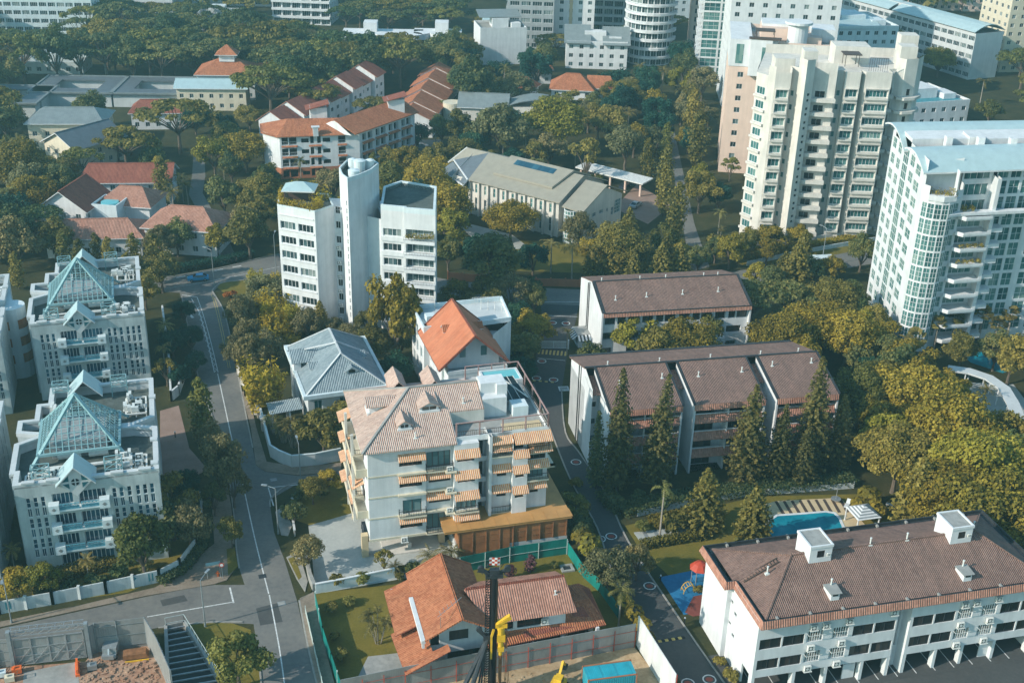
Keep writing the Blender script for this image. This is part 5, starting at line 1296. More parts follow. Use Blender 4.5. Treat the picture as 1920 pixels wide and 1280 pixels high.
    for x, y in C_:
        d = (Vector((x, y, zb)) - ap); hipb.bar(ap, ap + d * 1.18, .42, .34)
    for i in range(4):
        a, b = Vector((*C_[i], zb + .25)), Vector((*C_[(i + 1) % 4], zb + .25)); hipb.bar(a, b, .36, .36); n = 13
        for k in range(1, n):
            t = k / n; f = a.lerp(b, t); top = (a.lerp(ap, min(1, 2 * t)) if t < .5 else b.lerp(ap, min(1, 2 * (1 - t)))); lat.bar(f, top, .11, .11)
        for k in range(1, 9):
            t = k / 9; lat.bar(a.lerp(ap, t), b.lerp(ap, t), .1, .1)
    py = T.part('pyramid', hipb, 'tealmetal'); T.part('lattice', lat, 'tealmetal', parent=py)
    mb = MB()
    for x, y in C_: mb.bar((x, y, DK), (x, y, zb), .2)
    mb.box(4.2, 8.2, DK, 11.4, 15.2, 15.3); T.part('skylight_base', mb, 'grey'); m2 = MB(); m2.tube((5, 7.5, 13.8), (8, 7.5, 13.8), .6); m2.tube((9, 7.3, 13.7), (11.5, 7.3, 13.7), .5); T.part('roof_duct', m2, 'acwhite')
    roof_plant(T, 12.6, 2.0, 16.5, 5.6, DK, 9, seed + 1); roof_plant(T, 1.2, 1.3, 5.3, 3.6, DK, 6, seed + 2); roof_plant(T, 13.8, 17.5, 16.6, 22.5, DK, 9, seed + 3); roof_plant(T, 3.3, 18.6, 6.0, 22.6, DK, 7, seed + 4)
    mb = MB(); mb.tube((6, 4.6, DK + .5), (12, 4.8, DK + .5), .28); mb.tube((3, 5.2, DK + .4), (9, 5.3, DK + .4), .2); T.part('duct', mb, 'acwhite')
    finish(T, 90); return T
LC = courtyard('pale courtyard block with teal lattice pyramid and garden wall beside the road junction', origin(25, 915, 14), 16.6, 'the near pyramid block', True, 11)
LU = courtyard('pale courtyard block with teal lattice pyramid behind the nearer pyramid block', origin(57, 611, 14), 17.6, 'the far pyramid block', True, 23)
p = LU.w(-22.5, -3.5); LV = courtyard('pale courtyard block cut by the left picture edge, next to the far pyramid block', (p.x, p.y), 17.6, 'the left-edge courtyard block', True, 37)
p = LC.w(-21.0, -2.5); LX = courtyard('pale courtyard block cut by the left picture edge, next to the near pyramid block', (p.x, p.y), 16.6, 'the lower left courtyard block', True, 41)
p = LC.w(9.5, 28.2); T = Thing('covered_terrace', 'flat mossy slatted terrace roof with white edge between the two pyramid blocks', 'terrace roof', (p.x, p.y), 16.6); mb = MB(); mb.box(0, 0, 10.2, 7.6, 4.2, 10.5); T.part('roof', mb, 'roofdeck'); mb = MB(); parapet(mb, [(-.1, -.1), (7.7, -.1), (7.7, 4.3), (-.1, 4.3)], 10.1, 10.85, .22); T.part('roof_edge', mb, 'palegrey'); mb = MB(); mb.box(.3, .3, 0, 7.3, 3.9, 10.2, top=False); T.part('wall', mb, 'courtwall')
# round stair link between the two upper blocks
T = Thing('link_building', 'curved pale link with brown screens between the upper courtyard blocks', 'link building', LU.w(-3.2, 14.5)[:2], 17.6); mb = MB()
pl = [(-1.5, -3)] + [(2.2 * math.cos(a) - .6, 2.2 * math.sin(a) - 3) for a in [-PI / 2 + PI * i / 8 for i in range(9)]] + [(-1.5, 6), (-6, 6), (-6, -5)]
mb.prism(pl[1:], 0, 13.2); T.part('wall', mb, 'bluewhite'); m2 = MB()
for z in (3, 6.2, 9.4):
    m2.box(-2.6, -5.28, z, -1.2, -5.2, z + 1.6, 0)
    k = pl[1:6]
    for i in range(1, 4): a, b = k[i], k[i + 1]; m2.face([(a[0] * 1.02, a[1] - .04, z), (b[0] * 1.02 + .03, b[1] - .04, z), (b[0] * 1.02 + .03, b[1] - .04, z + 1.7), (a[0] * 1.02, a[1] - .04, z + 1.7)], 0)
T.part('screen', m2, 'brownpanel')
# boundary wall of the courtyard blocks
def fence_wall(name, label, cat, pts, h, mat, cap=None, post=None, t=.2, group=None, posts_mat=None, step=3.0, world=False, z0=0.0):
    W = pts if world else [tuple(at(*p)[:2]) for p in pts]
    T = Thing(name, label, cat, W[0], 0, group); o = Vector((W[0][0], W[0][1])); Q = [Vector(p) - o for p in W]
    mb = MB(); m2 = MB(); m3 = MB()
    for i in range(len(Q) - 1):
        a, b = Q[i], Q[i + 1]; d = (b - a).normalized(); n = Vector((-d.y, d.x)) * t / 2
        P = [(a - n), (b - n), (b + n), (a + n)]; mb.prism([(p.x, p.y) for p in P], z0, z0 + h, 0, bottom=False)
        if cap: n2 = n * 1.6; P = [(a - n2), (b - n2), (b + n2), (a + n2)]; m2.prism([(p.x, p.y) for p in P], z0 + h + .002, z0 + h + .12)
        if post:
            k = max(1, int((b - a).length / step))
            for j in range(k + 1):
                p = a.lerp(b, j / k); w = post; m3.prism([(p.x - w, p.y - w), (p.x + w, p.y - w), (p.x + w, p.y + w), (p.x - w, p.y + w)], z0, z0 + h + .22, 0, bottom=False)
    T.part('wall_panel' if post else 'panel', mb, mat)
    if cap: T.part('coping', m2, cap)
    if post: T.part('post', m3, posts_mat or mat)
    return T
BW = fence_wall('boundary_wall', 'pale garden wall with teal diamond panels in front of the near pyramid block', 'wall', [(-60, 1162), (0, 1150), (100, 1132), (200, 1112), (300, 1090), (338, 1070), (368, 1030), (380, 985), (378, 945)], 1.9, 'palepaint', None, .18, .18)
mb = MB(); a, b = at(0, 1150), at(300, 1090); o = BW.loc
for i in range(9):
    p = a.lerp(b, (i + .5) / 9) - o; d = (b - a).normalized(); n = Vector((d.y, -d.x, 0)) * .2; up = Vector((0, 0, 1)); c = p + n + up * 1.45
    if i % 2: q = [c - d * .45, c - up * .45, c + d * .45, c + up * .45]; mb.face(q)
    else:
        for s in (-.3, .15): mb.face([c + d * s - up * .9, c + d * (s + .2) - up * .9, c + d * (s + .2) + up * .3, c + d * s + up * .3])
BW.part('teal_panel', mb, 'tealdark')
fence_wall('boundary_wall', 'white wall and lattice along the drive right of the far pyramid block', 'wall', [(306, 590), (318, 680), (322, 752), (336, 740), (350, 700)], 1.8, 'palepaint', 'white', .15)

# ---- blue-grey tiled bungalow
T = Thing('villa', 'white villa with blue-grey tiled hip roof and small dormers beside the yellow bamboo', 'house', origin(572, 742, 7), 19.5, short='the blue-grey roofed villa'); BH = T; T.foot(-1, -1, 15, 20)
mb = MB(); wall(T, mb, (.5, .5), (13.3, .5), 0, 6.9, [(1.0, 3.6, 1.3, 2.0, 2, 1, 'bluewhite', 'glass_teal'), (5.2, 3.6, 1.3, 2.0, 2, 1, 'bluewhite', 'glass_teal'), (9, 3.6, 1.3, 2, 2, 1), (1, .5, 1.3, 2, 2, 1), (5.2, .5, 1.3, 2, 2, 1)]); wall(T, mb, (13.3, .5), (13.3, 18.6), 0, 6.9, grid([2, 6, 10, 14], [.8, 3.8], 1.3, 1.9)); wall(T, mb, (13.3, 18.6), (.5, 18.6), 0, 6.9); wall(T, mb, (.5, 18.6), (.5, .5), 0, 6.9, grid([2, 6, 10, 14], [.8, 3.8], 1.2, 1.8)); T.part('wall', mb, 'palegrey')
mb = MB(); parapet(mb, [(-.3, -.3), (14.1, -.3), (14.1, 19.4), (-.3, 19.4)], 6.3, 7.0, .5, 0); T.part('gutter', mb, 'bluewhite')
mb = MB(); A, B = hip(mb, .2, .2, 13.6, 18.9, 6.85, 4.7, 4.4, 4.4, 'y', .1, 0, 1); rf = T.part('roof', mb, ['tile_blue', 'white'])
mb = MB(); up = Vector((0, 0, .06))
for p, q in ((A, B), (A, (.2, .2, 6.85)), (A, (13.6, .2, 6.85)), (B, (.2, 18.9, 6.85)), (B, (13.6, 18.9, 6.85))): mb.bar(Vector(p) + up, Vector(q) + up, .3, .14)
T.part('ridge_cap', mb, 'palegrey', parent=rf)
def vdorm(T, rf, x, y, w, ang, z, h=1.1, mat='tile_blue', ln=2.6):
    """little gabled dormer, local +y runs into the slope"""
    def mk(mb):
        mb.face([(-w / 2, 0, -.3), (w / 2, 0, -.3), (w / 2, 0, h * .45), (0, 0, h), (-w / 2, 0, h * .45)], 1); mb.face([(-w / 2, ln, -.3), (-w / 2, 0, -.3), (-w / 2, 0, h * .45), (-w / 2, ln, h * .45)], 1); mb.face([(w / 2, 0, -.3), (w / 2, ln, -.3), (w / 2, ln, h * .45), (w / 2, 0, h * .45)], 1)
        mb.face([(-w * .28, -.02, .0), (w * .28, -.02, 0), (w * .28, -.02, h * .4), (0, -.02, h * .62), (-w * .28, -.02, h * .4)], 2)
        mb.slab([(0, -.3, h + .08), (0, ln, h + .08), (-w / 2 - .25, ln, h * .4 - .1), (-w / 2 - .25, -.3, h * .4 - .1)], .08, 0, 1); mb.slab([(w / 2 + .25, -.3, h * .4 - .1), (w / 2 + .25, ln, h * .4 - .1), (0, ln, h + .08), (0, -.3, h + .08)], .08, 0, 1)
    T.inst('dormer', ('vd', w, h, mat, ln), mk, [mat, 'white', 'glass_dark'], (x, y, z), ang, rf)
vdorm(T, rf, 8.2, 2.2, 2.0, 0, 8.9, 1.2); vdorm(T, rf, 2.1, 7.2, 1.8, -PI / 2, 8.2, 1.0); vdorm(T, rf, 11.6, 9, 1.8, PI / 2, 8.3)
mb = MB(); mb.box(-.2, 9.2, 0, 1.0, 13.6, 8.6); mb.face([(-.2, 13.6, 8.6), (-.2, 9.2, 8.6), (-.2, 11.4, 9.8)]); gw = T.part('gable_wall', mb, 'white'); r = MB(); r.slab([(-.6, 13.9, 8.5), (-.6, 11.4, 9.95), (5.0, 11.4, 9.95), (3.0, 13.9, 8.5)], .1); r.slab([(-.6, 11.4, 9.95), (-.6, 8.9, 8.5), (3.0, 8.9, 8.5), (5.0, 11.4, 9.95)], .1); T.part('gable_roof', r, 'tile_blue', parent=gw)
mb = MB(); mb.slab([(-5.6, 1.6, 3.6), (-.2, 1.6, 3.9), (-.2, 5.6, 3.9), (-5.6, 5.6, 3.6)], .12); ph = T.part('porch_roof', mb, 'tile_blue'); m2 = MB(); [m2.box(x, y, 0, x + .3, y + .3, 3.5) for x in (-5.3, -2.5) for y in (1.8, 5.1)]; T.part('porch_post', m2, 'white', parent=ph)
mb = MB(); mb.bar((6.9, 8.4, 11.75), (2.0, 11, 9.9), .18, .2); mb.bar((6.9, 9, 11.75), (12.6, 9.6, 8.4), .18, .2); T.part('lightning_strip', mb, 'white')
finish(T)
vw = fence_wall('garden_wall', 'stepped pale garden wall round the corner below the blue-grey roofed villa', 'wall', [(488, 780), (497, 812), (508, 856), (524, 866), (548, 876), (592, 872), (640, 862)], 2.1, 'palegrey', 'bluewhite')
fence_wall('garden_wall', 'low pale wall with square gate posts along the road left of the villa', 'wall', [(448, 700), (462, 742), (480, 776)], 1.3, 'warmwhite', None, .3, .2)
for i, (x, y) in enumerate(((487, 782), (495, 806))):
    T = Thing('gate_post', ['square stone gate post with white cap by the villa drive, farther one', 'square stone gate post with white cap by the villa drive, nearer one'][i], 'gate post', at(x, y)[:2], 19, 'stone gate posts of the villa'); mb = MB(); mb.box(-.4, -.4, 0, .4, .4, 2.3); T.part('shaft', mb, 'stone'); mb = MB(); mb.box(-.55, -.55, 2.3, .55, .55, 2.45); mb.prism([(-.5, -.5), (.5, -.5), (.5, .5), (-.5, .5)], 2.45, 2.6); T.part('cap', mb, 'white')

# ---- white flat-roofed house with steep orange gable roof
T = Thing('townhouse', 'white flat-roofed house crossed by a steep orange gable roof', 'house', origin(772, 578, 11.5), 17.7, short='the orange gabled house'); WH = T; T.foot(-1, -24.5, 17.5, .5)
mb = MB(); tw = ('white', 'glass_teal')
wall(T, mb, (0, 0), (0, -9.4), -1, 11.5, [(1.2, z, 1.5, 2.1, 2, 1, *tw) for z in (2.2, 5.2, 8.2)] + [(3.6, z, 1.4, 2.4, 1, 1, 'white', 'curtain') for z in (2.0, 5.0, 8.0)] + [(6.6, z, 1.4, 2.1, 2, 1, *tw) for z in (2.2, 5.2)])
wall(T, mb, (0, -9.4), (1.0, -9.4), -1, 11.5); wall(T, mb, (1.0, -9.4), (1.0, -22.5), -1, 10.6, [(.6, 6.0, 2.6, 4.0, 3, 3, *tw), (.6, 1, 2.6, 4.0, 3, 3, *tw), (5.0, 6, 1.2, 3.4, 1, 2, 'white', 'glass'), (8.6, 4, 1.6, 5.5, 2, 4, *tw)])
wall(T, mb, (1.0, -22.5), (11.0, -22.5), -1, 9.4, [(1.2, 6.2, .5, .5, 1, 1), (3.5, 3, 1.2, 1.0, 2, 1)]); wall(T, mb, (11.0, -22.5), (11, -14), 0, 9.4); wall(T, mb, (11, -14), (15.8, -9), 0, 11.5, [(1.5, 4, 1.2, 1.6, 2, 1), (4, 4, 1.2, 1.6, 2, 1)]); wall(T, mb, (15.8, -9), (16.7, 0), 0, 11.5, grid([1.5, 5], [2, 5, 8], 1.4, 1.7)); wall(T, mb, (16.7, 0), (0, 0), 0, 11.5)
wall(T, mb, (1.2, -20.6), (10.2, -20.6), 9.4, 11.2, []); 
mb.face([(1.0, -20.6, 11.2), (10.4, -20.6, 11.2), (5.7, -20.6, 15.3)]); mb.face([(10.4, -8.2, 11.2), (1.0, -8.2, 11.2), (5.7, -8.2, 15.3)]); mb.face([(10.3, -20.6, 9), (10.3, -8, 9), (10.3, -8, 11.4), (10.3, -20.6, 11.4)])
T.part('wall', mb, 'white')
mb = MB(); P_ = [(0, -9.4), (1.0, -9.4), (11, -14), (15.8, -9), (16.7, 0), (0, 0)]; I = parapet(mb, [(-.06, .06), (-.06, -9.4), (8, -9.6), (15.8, -9.1), (16.8, .06)], 11.2, 12.1, .3, 0); T.part('parapet', mb, 'bluewhite'); mb = MB(); mb.face([(p[0], p[1], 11.35) for p in I]); mb.face([(1.0, -22.5, 9.2), (11, -22.5, 9.2), (11, -9, 9.2), (1, -9, 9.2)]); mb.face([(10, -15, 9.6), (11, -14, 9.6), (15.8, -9, 9.6), (10, -8, 9.6)]); T.part('roof_deck', mb, 'palegrey')
mb = MB(); parapet(mb, [(.94, -22.56), (11.06, -22.56), (11.06, -20), (.94, -20)], 9.2, 9.9, .22, 0); T.part('parapet', mb, 'white')
mb = MB(); A, B = hip(mb, -.6, -22.6, 11.6, -7.4, 10.3, 5.6, 0, 0, 'y', .22, 0, 1); rf = T.part('roof', mb, ['tile_orange', 'tile_deep'])
mb = MB(); mb.bar((A[0], A[1], A[2] + .05), (B[0], B[1], B[2] + .05), .3, .18)
for y in (-22.65, -7.35):
    for x in (-.6, 11.6): mb.bar((5.5, y, 15.9), (x, y, 10.25), .2, .35)
T.part('barge_board', mb, 'tile_deep', parent=rf)
for (x, ang) in ((2.4, -PI / 2), (8.9, PI / 2)): vdorm(T, rf, x, -13.5, 1.7, ang, 12.75, 1.3, 'tile_red', 2.2)
for x in (3.4, 7.0): T.inst('shutter', 'wsh', lambda m: m.box(0, -20.68, 11.3, 1.0, -20.6, 13.0), ['curtain'], (x, 0, 0))
mb = MB(); mb.box(1.2, -6.5, 11.35, 2.8, -4.8, 12.6); T.part('equipment_box', mb, 'bluewhite'); mb = MB(); rail(mb, (11, -.5), (16, -1), 11.4, 1.2, .5); [mb.tube((12 + i * 1.1, -3 - i * .6, 11.3), (12 + i * 1.1, -3 - i * .6, 13.2), .07) for i in range(4)]; mb.tube((4, -1, 11.3), (4, -1, 13.6), .08); T.part('roof_pipe', mb, 'whitepaint')
finish(T)

# ---- white apartment tower with slit-windowed stair shaft
o = (-34.0, 213.0)
T = Thing('apartment_tower', 'white nine-storey tower with window bands, blank blue-shaded stair shaft, water tanks and a roof garden', 'tower', o, 0, short='the white roof-garden tower'); WT = T
def V(x, y): return (x - o[0], y - o[1])
mb = MB(); A = [V(-44.5, 212.4), V(-37.0, 209.4), V(-34.0, 213.0), V(-36.0, 219.5), V(-45.4, 219.8)]
FOOT.append([(-46, 211), (-30, 207), (-14, 208), (-15, 224), (-27, 226), (-46, 221)]); LAND.append((T.short, -30, 216, 14))
H0 = 24.0; rows = [2.0 + 2.95 * i for i in range(8)]
def ops2(L_): return [(L_ * .06, z, L_ * .40, 1.5, 4, 1, 'white', 'glass', .3) for z in rows if z < 23] + [(L_ * .54, z, L_ * .40, 1.5, 4, 1, 'white', 'glass', .3) for z in rows]
l = math.hypot(A[1][0] - A[0][0], A[1][1] - A[0][1])
wall(T, mb, A[0], A[1], -1, H0, [q for q in ops2(l) if q[1] < 21]); wall(T, mb, A[1], A[2], -1, H0); wall(T, mb, A[2], A[3], 0, H0); wall(T, mb, A[3], A[4], 0, H0, []); wall(T, mb, A[4], A[0], 0, H0)
# recess with small windows between block and shaft
wall(T, mb, A[2], V(-32.5, 212.6), 0, H0 - .6, [(.25, z, .95, 1.4, 2, 1, 'white', 'glass_dark') for z in rows]); mb.face([(*A[2], H0 - .6), (*V(-32.5, 212.6), H0 - .6), (*V(-32, 219), H0 - .6), (*A[3], H0 - .6)])
S_ = [V(-33, 214.6), V(-32.2, 211.6), V(-31.9, 210.7), V(-30.6, 208.5), V(-28.6, 211.0), V(-26.9, 214.2), V(-26.0, 218.0), V(-27.4, 220.2), V(-32.3, 219.2)]
wall(T, mb, S_[0], S_[2], -1, 30.3); wall(T, mb, S_[2], S_[3], -1, 30.3, [(1.45, 3 + 1.5 * i, .5, 1.0, 1, 2, 'white', 'glass_dark', .15) for i in range(16)])
for i in range(3, len(S_)): wall(T, mb, S_[i], S_[(i + 1) % len(S_)], -1, 30.3)
Bk = [V(-25.0, 211.0), V(-20.6, 210.2), V(-20.6, 209.7), V(-14.7, 208.8), V(-15.4, 222.6), V(-22.6, 225.5), V(-25.6, 221.6)]
HB = 24.3; rb = [1.6 + 2.95 * i for i in range(8)]
wall(T, mb, Bk[0], Bk[1], -1, HB, [(.35, z, 3.5, 1.45, 4, 1, 'white', 'glass', .3) for z in rb if z < 22]); wall(T, mb, Bk[1], Bk[2], -1, HB)
wall(T, mb, Bk[2], Bk[3], -1, HB, [(.3, z + .1, 5.3, 1.75, 5, 1, 'white', 'glass', 1.0) for z in rb if z < 22]); wall(T, mb, Bk[3], Bk[4], -1, HB)
for i in range(4, 7): wall(T, mb, Bk[i], Bk[(i + 1) % 7], -1, HB)
mb.face([(*V(-26.2, 217), 22.5), (*V(-24.9, 212), 22.5), (*V(-25.6, 222), 22.5), (*V(-27, 220), 22.5)]); wall(T, mb, V(-27.8, 212.5), Bk[0], -1, 22.5)
T.part('wall', mb, 'white')
mb = MB()
IA = parapet(mb, A, H0 - .01, H0 + .3, .3, 0); T.part('parapet', mb, 'bluewhite'); mb = MB(); IS = parapet(mb, S_, 30.3, 31.1, .25, 0); T.part('parapet', mb, 'bluewhite'); mb = MB(); IB = parapet(mb, Bk, HB - .01, HB + 1.0, .45, 0); T.part('parapet', mb, 'bluewhite'); mb = MB()
mb.face([(p[0], p[1], H0 + .02) for p in IA]); mb.face([(p[0], p[1], 29.9) for p in IS]); mb.face([(p[0], p[1], HB + .1) for p in IB])
for I_, za, zb in ((IS, 29.8, 30.4), (IB, HB, HB + .3)):
    for i in range(len(I_)): j = (i + 1) % len(I_); mb.face([(I_[j][0], I_[j][1], za), (I_[i][0], I_[i][1], za), (I_[i][0], I_[i][1], zb + .4), (I_[j][0], I_[j][1], zb + .4)])
T.part('roof_deck', mb, 'roofdeck')
for x, y, r_, h in ((-29.9, 212.0, 1.05, 1.5), (-29.4, 216.4, 1.1, 2.0), (-30.9, 217.6, .8, 1.8), (-27.6, 217.8, .8, 1.7)):
    mb = MB(); c = V(x, y); mb.tube((c[0], c[1], 29.9), (c[0], c[1], 30 + h), r_, n=18); mb.tube((c[0], c[1], 30 + h), (c[0], c[1], 30.2 + h), r_ * 1.04, r_ * .4, n=18); T.part('water_tank', mb, 'bluewhite')
for z in rb:
    if z < 22:
        mb = MB(); a, b = Vector((*Bk[2], 0)), Vector((*Bk[3], 0)); d = (b - a).normalized(); n = Vector((d.y, -d.x, 0)); P_ = [a, a + n * .7, b + n * .7, b]; mb.prism([(p.x, p.y) for p in P_], z - .75, z - .1); bl = T.part('balcony', mb, 'white')
        m2 = MB(); rail(m2, tuple((a + n * .65)[:2]), tuple((b + n * .65)[:2]), z - .1, .6, .5, .04); T.part('railing', m2, 'greyframe', parent=bl)
        m3 = MB(); a, b = Vector((*Bk[0], 0)), Vector((*Bk[1], 0)); d = (b - a).normalized(); n = Vector((d.y, -d.x, 0)); m3.prism([(p.x, p.y) for p in (a, a + n * .25, b + n * .25, b)], z - .95, z - .1); T.part('window_band', m3, 'white')
m3 = MB()
for z in rows:
    a, b = Vector((*A[0], 0)), Vector((*A[1], 0)); d = (b - a).normalized(); n = Vector((d.y, -d.x, 0)); a2 = a + d * .3; b2 = b - d * .3; m3.prism([(p.x, p.y) for p in (a2, a2 + n * .18, b2 + n * .18, b2)], z - .22, z - .08)
T.part('sill_band', m3, 'white')
for i, z in enumerate(rows[:6]): c = V(-33.2, 212.0); ac_unit(T, c[0] - .5, c[1] - .1, z - .95, 0, .9)
# roof garden: hedge, pavilion, bamboo
mb = MB(); rr = random.Random(8)
for i in range(3):
    a, b = Vector((*A[(4, 0, 1)[i]], H0)), Vector((*A[(0, 1, 2)[i]], H0)); n = int((b - a).length / .3)
    if i == 2: b = a.lerp(b, .35); n //= 3
    for j in range(n): p = a.lerp(b, (j + .5) / n); cx = (p + (Vector((*V(-40, 215.5), H0)) - p).normalized() * .7); clump(mb, cx + Vector((0, 0, .8)), .75, 26, .24, rr, -.9, 1.2)
T.part('roof_hedge', mb, 'leaf_gold')
mb = MB(); cx, cy = V(-40.6, 215.6); A_, B_ = hip(mb, cx - 3.2, cy - 2.2, cx + 3.0, cy + 2.6, 26.6, 1.2, 2.4, 2.4, 'x', .2, 0, 1); pv = T.part('pavilion_roof', mb, ['metal_pale', 'white']); mb = MB(); [mb.box(cx + dx, cy + dy, 24, cx + dx + .25, cy + dy + .25, 26.5) for dx in (-2.8, 2.4) for dy in (-1.8, 2.0)]; mb.box(cx - 2.2, cy, 24, cx + 2, cy + 2, 26.4); T.part('pavilion_wall', mb, 'brownframe', parent=pv)
mb = MB()
for x, y, r_ in ((-37.3, 213.0, 1.5), (-36.2, 216.5, 1.4), (-38.6, 218.6, 1.5), (-36.4, 211.6, 1.0), (-43, 219, 1.2)):
    c = V(x, y)
    for j in range(240): p = Vector((c[0], c[1], H0 + .4)) + rdir(rr) * r_ * rr.uniform(.3, 1); p.z = H0 + .3 + abs(p.z - H0) * 1.6; w = .24 * rr.uniform(.6, 1.3); card(mb, p, (rdir(rr) + Vector((0, 0, .6))).normalized(), w * .6, w * 1.8, rr)
T.part('roof_bamboo', mb, 'leaf_yellow')
mb = MB(); c = V(-17.6, 208.6)
for j in range(300): p = Vector((c[0] + rr.uniform(-2.6, 2.6), c[1] + rr.uniform(-.4, .3), rb[6] + .5 + rr.uniform(0, 1.2) * rr.random())); card(mb, p, (rdir(rr) + Vector((0, -.5, .5))).normalized(), .25, .3, rr)
T.part('balcony_plant', mb, 'leaf_olive')
finish(T)
# ---- red tiled house in the foreground
p = at(836, 1248, 0)
T = Thing('house', 'two-storey house with weathered red tile roofs at several levels, behind the piling rig', 'house', (p.x, p.y), 15, short='the red tiled house'); HS = T; T.foot(-6, -4, 21, 10)
mb = MB()
wall(T, mb, (-2.2, 0), (5.0, 0), 0, 6.0, [(2.6, 3.8, 2.4, 1.5, 2, 1, 'dark', 'glass_dark'), (-0.0 + .25, 3.3, 1.2, 1.9, 1, 1, 'white', 'glass_dark'), (2.4, .3, 4.2, 1.8, 3, 1, 'dark', 'glass_dark')])
mb.face([(-2.2, 0, 6), (5.0, 0, 6), (5.0, 0, 6.3), (1.5, 0, 8.1), (-2.2, 0, 6.2)]); wall(T, mb, (5.0, 0), (5.0, 11), 0, 6.2); wall(T, mb, (5.0, 11), (-2.2, 11), 0, 6); wall(T, mb, (-2.2, 11), (-2.2, 0), 0, 6.2); mb.face([(5, 11, 6), (-2.2, 11, 6), (1.5, 11, 8.1)])
wall(T, mb, (5.0, .4), (15.2, .4), 3.2, 6.1, [(2.2, 3.9, 1.3, 1.5, 1, 1, 'dark', 'glass_dark'), (4.0, 3.9, 3.3, 1.6, 3, 1, 'dark', 'glass_dark')]); wall(T, mb, (15.2, .4), (15.2, 7.4), 3.0, 6.1); mb.face([(15.2, .4, 6.1), (15.2, 7.4, 6.1), (15.2, 4, 8.0)]); wall(T, mb, (15.2, 7.4), (5, 7.4), 0, 6.1)
wall(T, mb, (5.0, 1.6), (19.4, 1.6), 0, 3.0, [(1.0, .1, 4.2, 2.4, 4, 1, 'dark', 'glass_dark'), (6.0, .1, 4.4, 2.4, 4, 1, 'dark', 'glass_dark'), (11, .1, 2.8, 2.4, 2, 1, 'dark', 'glass_dark')]); wall(T, mb, (19.4, 1.6), (19.4, 7.4), 0, 3.0); wall(T, mb, (19.4, 7.4), (15.2, 7.4), 0, 3.0)
wall(T, mb, (-5.0, 10.6), (-5.0, 4), 0, 4.0, [(1, 1, 1.4, 1.4, 2, 1), (4, 1, 1.4, 1.4, 2, 1)]); wall(T, mb, (-5, 4), (-2.2, 4), 0, 3.4); wall(T, mb, (-2.2, 10.8), (-5, 10.8), 0, 4.4); wall(T, mb, (-5.0, 1), (-2.2, 1), 0, 3, [(.2, .2, 2.4, 2.0, 0)])
for x in (-4.9, -1.2): mb.box(x, -2.9, 0, x + .35, -2.6, 3.3)
for x in (7.0, 10.6, 14.4, 19.0): mb.box(x, -.6, 0, x + .4, -.2, 2.9)
T.part('wall', mb, 'white')
r = MB(); t = .16
r.slab([(1.6, -1.9, 8.35), (1.6, 11.4, 8.35), (-2.9, 11.4, 5.9), (-2.9, -1.9, 5.9)], t, 0, 1)          # west slope of the upper roof
r.slab([(1.6, 11.4, 8.35), (1.6, -1.9, 8.35), (5.6, -1.9, 6.15), (5.6, 11.4, 6.15)], t, 0, 1)
rf = T.part('roof', r, ['tile_red', 'tile_deep'])
r = MB(); r.slab([(-2.25, 2.2, 5.4), (-2.25, 11.2, 5.4), (-5.8, 11.2, 3.9), (-5.8, 2.2, 3.9)], t, 0, 1); r.slab([(-5.6, -3.9, 2.99), (-.1, -3.5, 5.3), (-.2, -2.2, 5.25), (-2.05, -2.2, 4.49), (-2.25, 4.0, 4.41), (-6.1, 4.0, 2.79)], .14, 0, 1)
T.part('lower_roof', r, ['tile_red', 'tile_deep'])
mb = MB(); mb.face([(-2.3, 6.8, 5.45), (-2.3, -.5, 5.2), (-2.3, -.5, 6.05), (-2.3, 6.8, 6.0)][::1]); mb.box(-3.35, -1.9, 5.55, -2.85, 6.6, 5.98); mb.box(-3.2, -1.6, 4.6, -2.9, -1.2, 5.6); T.part('clerestory', mb, 'white')
r = MB(); A, B = (5.2, 3.9, 8.1), (15.9, 3.9, 8.1)
r.face([(5.2, -.35, 5.95), (16.3, -.35, 5.95), (15.9, 3.3, 8.0), B, (3.0, 3.9, 8.1)]); r.face([(16.0, 7.9, 5.95), (5.2, 7.9, 5.95), (3, 3.9, 8.1), B]); r.face([(5.2, -.5, 5.8), (16.3, -.5, 5.8), (16.3, -.35, 5.95), (5.2, -.35, 5.95)]); r.face([(16.3, -.35, 5.9), (16.0, 7.9, 5.9), B, (15.9, 3.3, 8.0)]); r.face([(5.2, -.5, 5.8), (5.2, 7.9, 5.8), (16, 7.9, 5.8), (16.3, -.5, 5.8)])
r2 = T.part('roof', r, ['tile_terra'])
mb = MB(); mb.bar((3.2, 3.9, 8.16), (15.9, 3.9, 8.16), .3, .16)
for i in range(34): x = 3.6 + i * .36; mb.bar((x, 3.9, 8.2), (x, 3.9, 8.36), .12)
T.part('ridge_cap', mb, 'tile_deep', parent=r2)
mb = MB(); mb.bar((1.6, -1.95, 8.42), (1.6, 11.45, 8.42), .26, .14)
for x, z in ((-2.9, 5.9), (5.6, 6.15)):
    for y in (-1.9, 11.4): mb.bar((1.6, y, 8.36), (x, y, z + .02), .16, .2)
T.part('ridge_cap', mb, 'tile_red', parent=rf)
r = MB(); r.slab([(5.0, -1.5, 2.95), (20.4, -.2, 2.95), (19.4, 3.6, 4.2), (15.25, 3.6, 4.2), (15.25, .38, 3.7), (5.0, .38, 3.7)], t, 0, 1); r.slab([(20.4, -.2, 2.95), (20.6, 7.2, 2.95), (19.4, 8.2, 3.2), (19.4, 3.6, 4.2)], t, 0, 1); r.slab([(19.4, 8.2, 3.2), (15.25, 8.0, 3.2), (15.25, 3.6, 4.2), (19.4, 3.6, 4.2)], t, 0, 1)
T.part('lower_roof', r, ['tile_red', 'tile_deep'])
